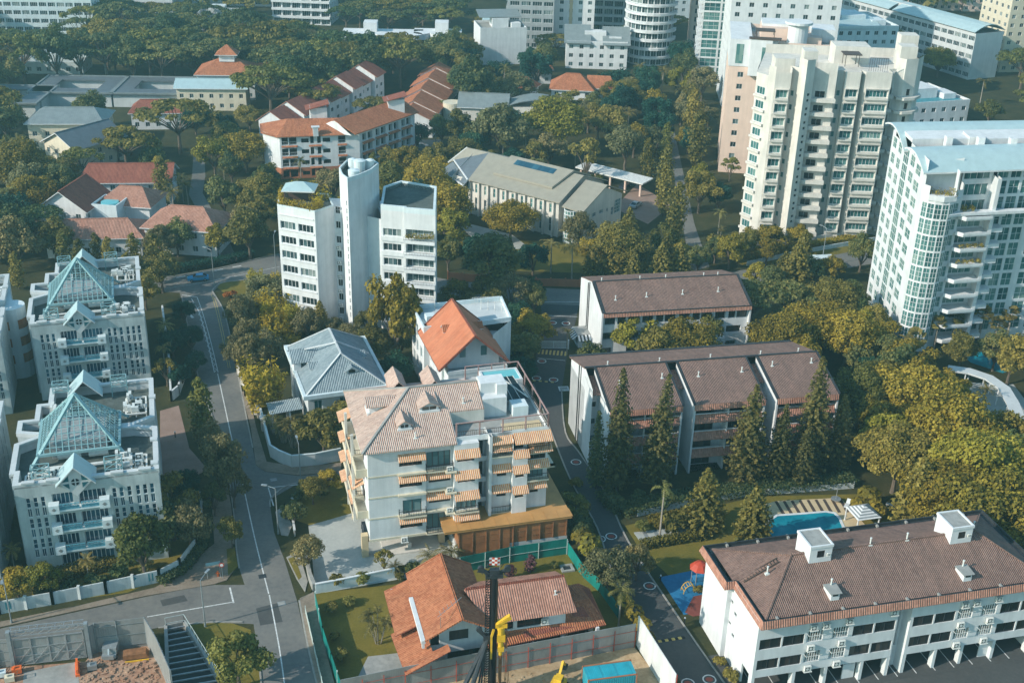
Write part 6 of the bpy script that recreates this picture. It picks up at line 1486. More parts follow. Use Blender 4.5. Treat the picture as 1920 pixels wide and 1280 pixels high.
ac_unit(T, 12.0, -.1, 4.3, 0, 1.0); vent_pipe(T, 14.2, 1.9, 7.1, .4)
mb = MB(); a = Vector((1.6, .6, 8.6)); mb.bar((-.9, -1.2, 6.95), (-.9, -1.2, 8.6), .05); mb.bar((-1.2, -1.0, 8.5), (2.2, 1.4, 9.0), .05); [mb.bar((-.7 + i * .55, -.65 + i * .4, 8.3 + i * .08), (-.9 + i * .55, -.35 + i * .4, 8.85 + i * .08), .04) for i in range(5)]; T.part('tv_antenna', mb, 'steel')
finish(T)

# ---- hoardings and fences
rig = dict(t=.08)
FG = fence_wall('site_fence', 'grey corrugated steel fence with red posts between the red tiled house and the building site', 'fence', [(640, 1320), (760, 1295), (948, 1258), (1189, 1212)], 3.7, 'hoarding_grey', None, None, .08)
def fence_posts(T, pts, h, mat, off=.12, step=3.0, rails=(1.0, 2.6), w=.07):
    o = Vector((T.loc.x, T.loc.y)); Q = [Vector(at(*p)[:2]) - o for p in pts]; mb = MB()
    for i in range(len(Q) - 1):
        a, b = Q[i], Q[i + 1]; d = (b - a).normalized(); n = Vector((d.y, -d.x)) * off; k = max(1, round((b - a).length / step))
        for z in rails: mb.bar((a.x + n.x, a.y + n.y, z), (b.x + n.x, b.y + n.y, z), w * .8)
        for j in range(k + 1): p = a.lerp(b, j / k) + n; mb.bar((p.x, p.y, 0), (p.x, p.y, h), w * 1.6); 
    T.part('post', mb, mat)
fence_posts(FG, [(640, 1320), (760, 1295), (948, 1258), (1189, 1212)], 3.2, 'redpaint', .12, 3.0, (1.0, 2.6), .045)
HW = fence_wall('hoarding', 'tall white panel hoarding with red rails along the lane', 'hoarding', [(1193, 1208), (1226, 1262), (1262, 1320)], 4.6, 'hoarding_white', None, None, .1)
fence_posts(HW, [(1193, 1208), (1226, 1262), (1262, 1320)], 4.5, 'redpaint', -.12, 2.0, (1.0, 2.3, 3.6), .06)
GN = fence_wall('green_hoarding', 'green mesh hoarding on posts below the brown screen panels', 'hoarding', [(862, 1074), (955, 1054), (1062, 1038)], 2.6, 'hoarding_green', None, None, .06)
fence_posts(GN, [(862, 1074), (955, 1054), (1062, 1038)], 2.6, 'greenframe', .1, 4.2, (1.3,), .06)
fence_wall('green_hoarding', 'green mesh hoarding running down the lane edge behind the shrubs', 'hoarding', [(1064, 1038), (1090, 1078), (1125, 1110), (1160, 1160)], 2.0, 'hoarding_green', None, .06, .06, None, 'greenframe')
fence_wall('green_hoarding', 'long green panel fence between the house lawn and the road', 'hoarding', [(592, 1135), (606, 1200), (622, 1250), (645, 1320)], 2.1, 'hoarding_green', None, .07, .06, None, 'greenframe')
fence_wall('parapet_wall', 'broad pale driveway wall with white coping above the house lawn', 'wall', [(592, 1112), (640, 1103), (740, 1082)], 1.5, 'bluewhite', 'white')
fence_wall('perimeter_fence', 'low green railing beside the roadside drain at the lower right of the junction', 'fence', [(573, 1150), (588, 1215), (612, 1320)], 1.1, 'greenframe', None, .04, .03)
fence_wall('perimeter_fence', 'dark red fence along the avenue behind the awning apartments', 'fence', [(840, 524), (950, 534), (1087, 538)], 1.7, 'terracotta', None, .15, .12)
fence_wall('perimeter_fence', 'low white picket fence at the foot of the tall conifers', 'fence', [(1195, 968), (1290, 948), (1400, 930), (1600, 915)], 1.0, 'palegrey', None, .05, .05)
fence_wall('planter_wall', 'low white wall along the planted verge beyond the low brown-roofed block', 'wall', [(1400, 498), (1500, 476), (1640, 452)], 1.0, 'palepaint', None)
fence_wall('planter_wall', 'upper white planter wall in front of the cream tower', 'wall', [(1395, 470), (1500, 456), (1640, 438)], 1.4, 'warmwhite', None)
fence_wall('garden_wall', 'narrow concrete wall beside the forecourt tree', 'wall', [(575, 1050), (581, 1085), (590, 1108)], 1.2, 'concrete', None, None, .5)
fence_wall('garden_wall', 'short white-capped planter wall by the forecourt entrance', 'wall', [(548, 972), (553, 1005)], 1.0, 'concrete', 'palegrey')
# left building site: grey hoarding with the gate
sx = lambda x, y: (x / 5.818, 1130 + y / 5.818)
LF = fence_wall('site_fence', 'tall grey site hoarding with steel posts left of the excavation', 'fence', [(-40, 1262), sx(0, 700), sx(150, 690)], 4.2, 'hoarding_grey', None, None, .08)
fence_posts(LF, [(-40, 1262), sx(0, 700), sx(150, 690)], 4.2, 'galv', .12, 2.5, (1, 2.4, 3.8))
LF2 = fence_wall('site_fence', 'tall grey site hoarding behind the small site truck', 'fence', [sx(940, 600), sx(1070, 530), sx(1300, 502), sx(1610, 465)], 4.4, 'hoarding_grey', None, None, .08)
fence_posts(LF2, [sx(1070, 530), sx(1300, 502), sx(1610, 465)], 4.5, 'galv', .12, 2.6, (.6, 2.2, 3.8))
LF3 = fence_wall('site_fence', 'grey site hoarding seen edge-on between the site and the excavation pit', 'fence', [sx(1610, 465), sx(1740, 690), (325, 1310)], 4.4, 'hoarding_grey', None, None, .08)
fence_posts(LF3, [sx(1610, 465), sx(1740, 690), (325, 1310)], 4.4, 'galv', -.1, 1.2, (1, 2.2, 3.4, 4.3), .05)
a, b = at(*sx(185, 690)), at(*sx(945, 600)); d = b - a
T = Thing('site_gate', 'wide sliding steel site gate with diagonal braces and truss above', 'gate', (a.x, a.y), math.degrees(math.atan2(d.y, d.x)), short='the steel site gate'); w = d.length; mb = MB(); mb.box(0, .06, .2, w, .1, 4.0); T.part('sheet', mb, 'hoarding_grey'); mb = MB()
for i in range(5): x = w * i / 4; mb.bar((x, 0, .15), (x, 0, 4.05), .13)
for z in (.2, 1.5, 2.7, 4.0): mb.bar((0, -.02, z), (w, -.02, z), .1)
for i in range(4): x0, x1 = w * i / 4, w * (i + 1) / 4; mb.bar((x0, -.05, .2 if i % 2 == 0 else .2), (x1, -.05, 2.7), .08); 
mb.bar((w * .5, -.05, 1.5), (0, -.05, .2), .06); mb.bar((w, -.05, .2), (w * .5, -.05, 2.7), .06)
T.part('frame', mb, 'steel'); mb = MB()
for y in (0, .7):
    for z in (4.5, 5.3): mb.bar((-.2, y, z), (w + .2, y, z), .1)
for i in range(8): x = w * i / 8; mb.bar((x, 0, 4.5), (x + w / 8, 0, 5.3), .06); mb.bar((x, 0, 5.3), (x, .7, 5.3), .06); mb.bar((x, .7, 4.5), (x + w / 8, .7, 5.3), .05)
T.part('truss', mb, 'steel'); mb = MB()
for x in (-.55, w + .25): mb.box(x, -.25, 0, x + .45, .35, 5.3)
T.part('gate_tower', mb, 'galv')
# excavation pit with struts
pit = [at(*q) for q in ((312, 1183), (347, 1176), (430, 1310), (318, 1330))]; o = pit[0]
T = Thing('excavation_pit', 'concrete-lined excavation with rows of steel struts beside the site hoarding', 'pit', (o.x, o.y)); Q = [q - o for q in pit]; mb = MB()
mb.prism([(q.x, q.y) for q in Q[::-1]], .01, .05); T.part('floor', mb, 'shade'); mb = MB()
for i in range(4):
    a, b = Q[i], Q[(i + 1) % 4]; d = (b - a).normalized(); n = Vector((-d.y, d.x, 0)) * .2; mb.prism([(p.x, p.y) for p in (a - n, b - n, b + n, a + n)], 0, 1.1, bottom=False)
T.part('rim_wall', mb, 'concrete'); mb = MB()
for i in range(13): t = (i + .6) / 13; a, b = Q[0].lerp(Q[3], t), Q[1].lerp(Q[2], t); mb.bar(a + Vector((0, 0, .8)), b + Vector((0, 0, .8)), .16)
T.part('strut', mb, 'steel'); mb = MB(); rail(mb, Q[1][:2], Q[2][:2], 1.1, 1.0, 1.2, .05); rail(mb, Q[0][:2], Q[1][:2], 1.1, 1.0, 1.2, .05); T.part('railing', mb, 'greenframe')
# small truck, barrier, generators
def wheels(T, pts, r=.42, w=.26):
    for x, y in pts:
        t = T.inst('wheel', ('wh', r, w), lambda m: (m.tube((0, -w / 2, 0), (0, w / 2, 0), r, n=14, mi=0), m.tube((0, -w / 2 - .01, 0), (0, w / 2 + .01, 0), r * .5, n=10, mi=1)), ['tyre', 'steel'], (x, y, r))
p = at(*sx(1190, 640)); T = Thing('site_truck', 'small pale grey site truck standing by the hoarding', 'truck', (p.x, p.y), 95); T.e.scale = (.62, .8, .8)
mb = MB(); mb.prism([(-.0, -1.05), (1.6, -1.05), (1.6, 1.05), (0, 1.05)], .6, 1.0); mb.box(.1, -1.0, .55, 5.2, 1.0, .85); T.part('chassis', mb, 'galv'); mb = MB(); mb.prism([(3.6, -1.05), (5.2, -1.05), (5.2, 1.05), (3.6, 1.05)], .85, 2.5); T.part('cab', mb, 'palegrey'); mb = MB(); mb.box(4.0, -1.07, 1.6, 5.0, 1.07, 2.3); mb.box(5.18, -.9, 1.5, 5.23, .9, 2.3); T.part('window', mb, 'carglass'); mb = MB(); mb.box(1.0, -1.05, .85, 3.5, 1.05, 1.9); T.part('body', mb, 'galv'); wheels(T, [(.9, -.95), (.9, .95), (4.3, -.95), (4.3, .95)])
mb = MB(); mb.bar((.2, 0, 1.0), (.9, 0, 1.9), .25); mb.box(-.2, -.8, .5, .3, .8, 1.2); T.part('lift', mb, 'steel')
p = at(*sx(850, 800)); T = Thing('barrier', 'orange plastic road barrier lying on the concrete slab', 'barrier', (p.x, p.y), 110); mb = MB(); mb.prism([(-.1, -.25), (2.4, -.25), (2.4, .25), (-.1, .25)], 0, .35); mb.prism([(0, -.12), (2.3, -.12), (2.3, .12), (0, .12)], .35, .95); T.part('body', mb, 'orangepaint'); mb = MB(); mb.box(.3, -.27, 0, .8, .27, .1); mb.box(1.5, -.27, 0, 2.0, .27, .1); T.part('foot', mb, 'dark')
p = at(*sx(1480, 590)); T = Thing('pallet_stack', 'stack of timber boards on yellow beams in the site corner', 'timber stack', (p.x, p.y), 14); mb = MB(); [mb.box(-1.4, -.6, .2 + i * .18, 1.6 - i * .1, .6, .36 + i * .18) for i in range(4)]; T.part('board', mb, 'timber'); mb = MB(); mb.box(-1.2, -.9, 0, 1.6, -.75, .19); mb.box(-1.2, .4, 0, 1.6, .55, .19); T.part('beam', mb, 'yellowpaint')
for nm, q, lab, ms in (('generator', (1010, 720), 'small grey pump on broken ground beside the orange barrier', ('steel', 'dark')), ('tool_chest', (20, 800), 'pale blue machine cabinet at the left picture edge', ('bluewhite', 'dark')), ('toolbox', (110, 850), 'cream crate by the orange compactor', ('cream', 'timber')), ('compactor', (190, 760), 'orange plate compactor near the site gate', ('orangepaint', 'dark'))):
    p = at(*sx(*q)); T = Thing(nm, lab, nm.replace('_', ' '), (p.x, p.y), 20); mb = MB(); mb.box(-.55, -.4, .15, .55, .4, .8); mb.tube((-.2, 0, .8), (-.2, 0, 1.05), .16); T.part('casing', mb, ms[0]); mb = MB(); mb.box(-.6, -.45, 0, .6, .45, .15); mb.bar((.5, -.3, .5), (1.0, -.3, 1.1), .06); mb.bar((.5, .3, .5), (1.0, .3, 1.1), .06); mb.bar((1.0, -.3, 1.1), (1.0, .3, 1.1), .06); T.part('frame', mb, ms[1])
# ---- piling rig: black lead mast with ladder, head gear and flag, yellow hammer
p = at(917, 1300); T = Thing('piling_rig', 'tall black piling rig with yellow hammer and checked flag before the red house', 'piling rig', (p.x, p.y), 5, short='the piling rig'); HM = 17.4
mb = MB(); mb.tube((.35, 0, 0), (.35, 0, HM), .36, n=14); mb.tube((.0, .25, 0), (.0, .25, HM - .3), .07); mb.tube((.75, .05, 0), (.75, .05, HM - 1), .05, mi=1); T.part('mast', mb, ['black', 'timber']); mb = MB()
for x in (-.62, -.12): mb.bar((x, -.1, 0), (x, -.1, HM - .4), .09)
for i in range(46): z = .2 + i * .37; mb.bar((-.62, -.1, z), (-.12, -.1, z), .06); mb.bar((-.62, -.1, z), (-.12, .12, z + .3), .045)
T.part('ladder', mb, 'black'); mb = MB(); rr = random.Random(2)
mb.box(-.7, -.4, HM - .3, 1.3, .5, HM + .15); mb.box(-.2, -.3, HM + .15, .9, .4, HM + .7)
for s in (-1, 1): mb.bar((.3, 0, HM - .2), (.3 + s * 1.6, 0, HM + .8), .3); mb.tube((.3 + s * 1.5, -.2, HM + .8), (.3 + s * 1.5, .2, HM + .8), .38, n=12); mb.bar((.3 + s * 1.0, .1, HM + .2), (.3 + s * 1.9, .3, HM + .2), .12)
for i in range(22): a = Vector((rr.uniform(-1.1, 1.7), rr.uniform(-.5, .5), HM + rr.uniform(-.3, .9))); mb.bar(a, a + Vector((rr.uniform(-.6, .6), rr.uniform(-.4, .4), rr.uniform(-.3, .5))), rr.uniform(.05, .1))
T.part('mast_head', mb, 'dark'); mb = MB(); mb.bar((.9, 0, HM + .6), (.95, 0, HM + 2.3), .06); fl = T.part('flag_pole', mb, 'steel'); mb = MB()
for i in range(4):
    for j in range(4): x0, z0 = -.28 + i * .3, HM + 1.25 + j * .26; y = .05 * math.sin(i * 1.7); y1 = .05 * math.sin((i + 1) * 1.7); mi = (i + j) % 2; q = [(x0, y, z0), (x0 + .3, y1, z0), (x0 + .3, y1, z0 + .26), (x0, y, z0 + .26)]; mb.face(q, mi); mb.face([(c[0], c[1] + .02, c[2]) for c in q[::-1]], mi)
T.part('flag', mb, ['redpaint', 'white'], parent=fl); mb = MB()
hz = 7.0
mb.box(.55, -.55, hz + 3.2, 1.9, .5, hz + 3.7); mb.bar((.7, -.3, hz + 3.6), (2.3, -.1, hz + 4.5), .7, .35); mb.bar((.9, -.45, hz + 3.9), (2.2, -.35, hz + 4.7), .22); mb.tube((1.2, -.2, hz + 2.2), (1.2, -.2, hz + 3.2), .45, n=12); mb.box(.75, -.6, hz + 1.2, 1.7, .35, hz + 2.2); mb.tube((1.2, -.2, hz + .4), (1.2, -.2, hz + 1.2), .34, n=12); mb.box(.85, -.5, hz - .3, 1.6, .2, hz + .4); mb.tube((1.2, -.2, hz - .9), (1.2, -.2, hz - .3), .25, n=10); mb.bar((.35, -.5, hz + 3.0), (.1, -.55, hz + 2.0), .24); mb.bar((.1, -.55, hz + 2.0), (.1, -.55, hz - 1.2), .22)
T.part('hammer', mb, 'yellowpaint'); mb = MB(); mb.tube((1.2, -.2, 0), (1.2, -.2, hz - .9), .2, n=10); [mb.tube((1.55 + i * .12, -.3, hz - .5), (1.9 + i * .2, .4, 0), .035, n=5) for i in range(4)]; [mb.tube((1.6 + i * .1, -.2, hz + 3.2), (1.75 + i * .08, -.25, hz), .04, n=5) for i in range(4)]; T.part('pile', mb, 'timber'); mb = MB()
for x1, y1, r_ in ((-5.0, -4.5, .3), (-3.6, -5.0, .3), (-3.0, -4.0, .12), (-2.2, -4.2, .12), (-1.6, -3.5, .1)): mb.tube((-.3, 0, 8.3), (x1, y1, .5), r_, n=8)
mb.box(-.8, -.3, 7.8, .2, .4, 8.8); mb.bar((-.5, 0, 8.6), (-1.4, 0, 9.6), .35); mb.tube((-1.3, -.2, 9.7), (-1.3, .2, 9.7), .35); T.part('brace', mb, 'dark'); mb = MB(); mb.box(-5.5, -7, .3, 2.5, -2.5, 2.2); mb.box(-1.5, -2.5, .4, 2.0, .6, 1.2); T.part('base_machine', mb, 'dark')
# ---- blue container skip and small excavator
a, b = at(1090, 1285, 0), at(1190, 1262, 0); a = at(1093, 1249, 2.6); b = at(1177, 1236, 2.6); d = b - a
T = Thing('container', 'bright blue ribbed steel container on the yellow earth', 'container', (a.x, a.y), math.degrees(math.atan2(d.y, d.x)) - 2); w = d.length + .3; mb = MB(); mb.box(0, -2.5, .15, w, 0, 2.6); cb = T.part('body', mb, 'containerblue'); mb = MB()
n = 20
for i in range(n): x = .2 + (w - .4) * i / n; mb.box(x, -2.56, .3, x + .14, -2.5, 2.45); mb.box(x, 0.0, .3, x + .14, .06, 2.45)
for i in range(3): mb.box(.3 + i * (w - .5) / 3, -2.3, 2.6, .3 + (i + .85) * (w - .5) / 3, -.2, 2.63)
T.part('rib', mb, 'containerrib', parent=cb); mb = MB(); [mb.bar((x, y, .1), (x, y, 2.72), .16) for x in (0, w) for y in (-2.5, 0)]; [mb.bar((0, y, 2.66), (w, y, 2.66), .12) for y in (-2.5, 0)]; T.part('corner_post', mb, 'terracotta')
p = at(1046, 1292); T = Thing('mini_excavator', 'small yellow excavator with folded boom left of the blue container', 'excavator', (p.x, p.y), 70); mb = MB(); mb.box(-1.2, -.95, 0, 1.2, -.5, .5); mb.box(-1.2, .5, 0, 1.2, .95, .5); T.part('track', mb, 'tyre'); mb = MB(); mb.box(-1.1, -.8, .5, .9, .8, 1.3); mb.box(-.9, -.6, 1.3, .2, .3, 2.3); T.part('body', mb, 'yellowpaint'); mb = MB(); mb.box(-.85, -.62, 1.5, .22, .32, 2.15); T.part('cab_window', mb, 'carglass'); mb = MB(); mb.bar((.8, .2, 1.1), (2.2, .2, 2.5), .28); mb.bar((2.2, .2, 2.5), (3.1, .2, 1.2), .22); T.part('boom', mb, 'yellowpaint'); mb = MB(); mb.prism([(2.8, -.1), (3.5, -.1), (3.5, .5), (2.8, .5)], .7, 1.2); T.part('bucket', mb, 'dark')
# ---- playground, gazebo, loungers by the pool
p = at(1303, 1105); T = Thing('play_frame', 'playground climbing frame with red roof and yellow slide on blue rubber', 'playground', (p.x, p.y), 15, short='the playground'); mb = MB(); [mb.tube((x, y, 0), (x, y, 3.0), .07) for x in (0, 1.5) for y in (0, 1.5)]; [mb.tube((2.6, y, 0), (2.6, y, 2.2), .06) for y in (.2, 1.3)]; T.part('post', mb, 'steel'); mb = MB(); mb.box(0, 0, 1.2, 1.5, 1.5, 1.3); mb.box(1.5, .2, 1.0, 2.6, 1.3, 1.1); mb.box(0, -.03, 1.3, 1.5, .03, 2.0); T.part('deck', mb, 'bluecover'); mb = MB()
n = 8; c = Vector((.75, .75, 4.0))
for i in range(n): a, b = 2 * PI * i / n, 2 * PI * (i + 1) / n; mb.face([(.75 + 1.45 * math.cos(a), .75 + 1.45 * math.sin(a), 3.0), (.75 + 1.45 * math.cos(b), .75 + 1.45 * math.sin(b), 3.0), (.75 + .8 * math.cos(b), .75 + .8 * math.sin(b), 3.7), (.75 + .8 * math.cos(a), .75 + .8 * math.sin(a), 3.7)]); mb.face([(.75 + .8 * math.cos(a), .75 + .8 * math.sin(a), 3.7), (.75 + .8 * math.cos(b), .75 + .8 * math.sin(b), 3.7), c])
T.part('roof', mb, 'redpaint'); mb = MB(); mb.bar((2.0, .1, 1.1), (2.6, -2.0, .2), .6, .1); mb.bar((1.72, .1, 1.25), (2.3, -2.0, .35), .08, .25); mb.bar((2.3, .1, 1.25), (2.9, -2.0, .35), .08, .25); T.part('slide', mb, 'sand'); mb = MB()
for i in range(8): a = PI * i / 8; b = PI * (i + 1) / 8; mb.bar((-1.0 + .9 * math.cos(a), -.6, 1.3 * math.sin(a)), (-1.0 + .9 * math.cos(b), -.6, 1.3 * math.sin(b)), .07); mb.bar((-1.0 + .9 * math.cos(a), .3, 1.3 * math.sin(a)), (-1.0 + .9 * math.cos(b), .3, 1.3 * math.sin(b)), .07); mb.bar((-1.0 + .9 * math.cos(a), -.6, 1.3 * math.sin(a)), (-1.0 + .9 * math.cos(a), .3, 1.3 * math.sin(a)), .05)
T.part('climbing_arch', mb, 'yellowpaint')
p = at(1614, 985); T = Thing('gazebo', 'small square pavilion with striped white roof at the pool corner', 'gazebo', (p.x, p.y), 15); mb = MB()
for i in range(4):
    C_ = [(-1.9, -1.9), (1.9, -1.9), (1.9, 1.9), (-1.9, 1.9)]; a, b = Vector((*C_[i], 2.4)), Vector((*C_[(i + 1) % 4], 2.4)); t = Vector((0, 0, 3.6)); k = 10
    for j in range(k): u, v_ = j / k, (j + 1) / k; mb.face([a.lerp(t, u), b.lerp(t, u), b.lerp(t, v_), a.lerp(t, v_)], j % 2)
T.part('roof', mb, ['white', 'greyframe']); mb = MB(); [mb.box(x - .08, y - .08, 0, x + .08, y + .08, 2.4) for x in (-1.7, 1.7) for y in (-1.7, 1.7)]; T.part('post', mb, 'white')
lg = ['white pool lounger on the deck corner near the gazebo', 'white pool lounger under the trees right of the gazebo', 'white pool lounger farthest right of the gazebo, under the trees']
for i, q in enumerate(((1588, 957), (1660, 950), (1688, 945))):
    p = at(*q); T = Thing('pool_lounger', lg[i], 'lounger', (p.x, p.y, .14), 60 - i * 80, 'loungers round the pool'); T.inst('seat', 'lg1', lambda m: (m.box(0, 0, .3, 1.3, .6, .38),), ['white'], (0, 0, 0)); T.inst('backrest', 'lg2', lambda m: m.slab([(1.3, 0, .38), (1.9, 0, .85), (1.9, .6, .85), (1.3, .6, .38)], .06), ['white'], (0, 0, 0)); T.inst('frame', 'lg3', lambda m: [m.box(x, y, 0, x + .06, y + .06, .3) for x in (.1, 1.15) for y in (.02, .5)], ['steel'], (0, 0, 0))
p = at(1566, 943); T = Thing('parasol', 'folded pole parasol over round dark table on the striped deck', 'parasol', (p.x, p.y, .14)); mb = MB(); mb.tube((0, 0, 0), (0, 0, 2.9), .05); T.part('pole', mb, 'steel'); mb = MB(); mb.tube((0, 0, .68), (0, 0, .74), .75, n=18); T.part('table_top', mb, 'steel')
# ---- assembly hall with long metal roof
T = Thing('hall', 'wide hall with taupe metal roof, glass stair drum and green windows', 'hall', (10.0, 262.5), -35.2, short='the taupe-roofed hall'); HL = T; T.foot(-37, -2, 4, 22); T.foot(1, -2, 9, 20)
# local x runs along the front to the right; the right end is at x = 0
mb = MB(); ops = []
for i in range(11): ops.append((1.4 + i * 2.7, 5.6, 1.3, 2.2, 1, 2, 'white', 'glass_teal')); ops.append((1.4 + i * 2.7, 1.0, 1.3, 3.4, 2, 2, 'white', 'glass'))
wall(T, mb, (-31.5, .5), (-.4, .5), 0, 8.7, ops); wall(T, mb, (-.4, .5), (-.4, 20), 0, 8.7); mb.face([(-.4, .5, 8.7), (-.4, 20, 8.7), (-.4, 10, 12.9)]); wall(T, mb, (-.4, 20), (-31.5, 20), 0, 8.7); wall(T, mb, (-31.5, 20), (-31.5, .5), 0, 8.7); mb.face([(-31.5, 20, 8.7), (-31.5, .5, 8.7), (-31.5, 9.4, 12.7)])
wall(T, mb, (-.4, 2.6), (6.0, 1.6), 0, 8.0, [(1, 6, .8, 1, 1, 1)]); wall(T, mb, (6.0, 1.6), (6.6, 17), 0, 8.0, [(3, 5.2, 1.6, 1, 3, 1), (6, 5.2, 1.6, 1, 3, 1), (9.0, 5, .6, .9, 1, 1), (11, 3.6, 1.0, 2, 2, 2, 'white', 'glass_teal'), (12.4, 3.6, 2.6, 3.4, 4, 4, 'white', 'glass_teal')]); mb.face([(6.0, 1.6, 8.0), (6.6, 17, 8.0), (6.3, 9.6, 11.4)]); wall(T, mb, (6.6, 17), (-.4, 17), 0, 8)
for i in range(12): mb.box(-31.7 + i * 2.7, -.1, 0, -31.2 + i * 2.7, .5, 8.4)
T.part('wall', mb, 'warmwhite'); r = MB()
r.slab([(-26, -.6, 8.9), (.4, -.6, 8.9), (.4, 9.4, 13), (-27.4, 9.4, 13)], .2); r.slab([(.4, 20.8, 8.9), (-36, 20.8, 8.9), (-34, 9.4, 13), (.4, 9.4, 13)], .2); r.slab([(-35.3, 5.8, 10.4), (-27.4, 9.4, 13), (-34.1, 9.4, 13.0)], .15); r.slab([(-34.1, 9.4, 13), (-36, 20.8, 8.9), (-38.3, 7, 8.8), (-35.3, 5.8, 10.4)], .15); rf = T.part('roof', r, 'metal_taupe')
r = MB(); r.slab([(-35.3, 5.8, 10.4), (-26, -.6, 8.88), (-27.4, 9.4, 12.98)], .15); r.slab([(-38.2, 4.2, 7.6), (-26.4, -1.9, 7.6), (-26.1, -.7, 8.6), (-35.6, 5.6, 10.0)], .15); T.part('side_roof', r, 'metal_slate', parent=rf); mb = MB(); mb.bar((-35.4, 5.7, 10.4), (-26, -.75, 8.9), .3, .3); mb.bar((-38.3, 4.1, 7.6), (-26.3, -2.0, 7.6), .3, .35); mb.bar((-34.1, 9.4, 13.05), (-38.3, 7, 8.9), .25, .25); T.part('verge_board', mb, 'white', parent=rf)
r = MB(); r.slab([(-21, 2.8, 10.9), (-4.0, 2.8, 10.9), (-2.4, 9.4, 13.7), (-20.6, 9.4, 13.7)], .5); r.slab([(-20.6, 9.4, 13.7), (-2.4, 9.4, 13.7), (-2.4, 17, 10.8), (-20.6, 17, 10.8)], .4); T.part('raised_roof', r, 'metal_taupe', parent=rf); mb = MB(); mb.slab([(-18.0, 6.7, 12.62), (-6.5, 6.7, 12.62), (-6.5, 8.4, 13.34), (-18.0, 8.4, 13.34)], .04); sk = T.part('skylight', mb, 'glass_blue', parent=rf)
r = MB(); r.slab([(1.0, -.4, 8.2), (7.0, -.9, 8.2), (7.0, 9.4, 12.1), (1.0, 9.4, 12.1)], .25); r.slab([(7.2, 18.4, 8.4), (1.0, 18.4, 8.4), (1.0, 9.4, 12.1), (7.0, 9.4, 12.1)], .25); T.part('end_roof', r, 'metal_taupe', parent=rf)
mb = MB(); m2 = MB(); n = 16; R_ = 1.7; c = (3.4, .2)
for i in range(n):
    a, b = 2 * PI * i / n, 2 * PI * (i + 1) / n; mb.face([(c[0] + R_ * math.cos(a), c[1] + R_ * math.sin(a), 0), (c[0] + R_ * math.cos(b), c[1] + R_ * math.sin(b), 0), (c[0] + R_ * math.cos(b), c[1] + R_ * math.sin(b), 8), (c[0] + R_ * math.cos(a), c[1] + R_ * math.sin(a), 8)]); m2.bar((c[0] + 1.74 * math.cos(a), c[1] + 1.74 * math.sin(a), 0), (c[0] + 1.74 * math.cos(a), c[1] + 1.74 * math.sin(a), 8), .12)
    for k in range(9): m2.bar((c[0] + 1.76 * math.cos(a), c[1] + 1.76 * math.sin(a), .4 + k * .93), (c[0] + 1.76 * math.cos(b), c[1] + 1.76 * math.sin(b), .4 + k * .93), .16, .16)
dr = T.part('stair_drum', mb, 'glass_teal'); T.part('drum_frame', m2, 'white', parent=dr); finish(T)
a, b = at(1079, 312, 4), at(1205, 344, 4); d = b - a; T = Thing('car_shelter', 'long flat car shelter on beige posts behind the hall', 'shelter', (a.x, a.y), math.degrees(math.atan2(d.y, d.x))); w = d.length; mb = MB(); mb.slab([(0, 0, 3.9), (w, 0, 3.9), (w, 5, 4.2), (0, 5, 4.2)], .35); T.part('roof', mb, 'whitepaint'); [T.inst('post', 'shp', lambda m: m.box(0, 0, 0, .45, .45, 3.7), ['pink'], (1 + i * (w - 2.4) / 4, .8, 0)) for i in range(5)]; FOOT.append([tuple(T.w(x, y)[:2]) for x, y in ((0, 0), (w, 0), (w, 5), (0, 5))])

# ---- L-shaped orange-roofed apartments and the terraced rows behind
T = Thing('apartment_block', 'L-shaped four-storey block with orange tile roof and balconies', 'apartment block', (-61.2, 300.3), 13.1, short='the L-shaped orange-roofed block'); T.foot(-4, 0, 36, 12); c1 = math.cos(R_ := math.radians(45)); s1 = math.sin(R_)
E1 = (20.5, 0); E2 = (20.5 + 24 * c1, 24 * s1); mb = MB(); Z = [.3, 3.2, 6.1, 9.0]
ops = []
for z in Z: ops += [(.5, z, 1.6, 2.0, 2, 1, 'dark', 'glass_dark', 1.2), (2.4, z, 1.9, 2.0, 2, 1, 'dark', 'glass_dark', 1.2), (5.5, z + .5, 1.9, 1.1, 2, 1, 'dark', 'glass_dark'), (7.8, z + .2, .9, 1.9, 1, 1, 'dark', 'glass_dark', .6), (9.6, z + .2, .9, 1.9, 1, 1, 'dark', 'glass_dark', .6), (11.0, z + .5, 1.9, 1.1, 2, 1, 'dark', 'glass_dark'), (15.0, z, 1.9, 2.0, 2, 1, 'dark', 'glass_dark', 1.2)]
wall(T, mb, (0, 0), E1, 2.9, 11.6, [o for o in ops if o[1] > 2.9]); ops2_ = []
for z in Z[1:]:
    for k in range(4): ops2_ += [(1.2 + k * 5.6, z, 1.7, 2.0, 2, 1, 'dark', 'glass_dark', 1.0), (3.4 + k * 5.6, z, 2.0, 2.0, 2, 1, 'dark', 'glass_dark', 1.0)]
wall(T, mb, E1, E2, 2.9, 11.6, ops2_); wall(T, mb, E2, (E2[0] - 11 * s1, E2[1] + 11 * c1), 2.9, 11.6); wall(T, mb, (E2[0] - 11 * s1, E2[1] + 11 * c1), (14, 11), 0, 11.6); wall(T, mb, (14, 11), (-4, 11), 0, 11.6); wall(T, mb, (-4, 11), (-4.0, 4.3), 0, 11.6); wall(T, mb, (-4.0, 4.3), (0, 0), 2.9, 11.6); T.part('wall', mb, 'white'); mb = MB()
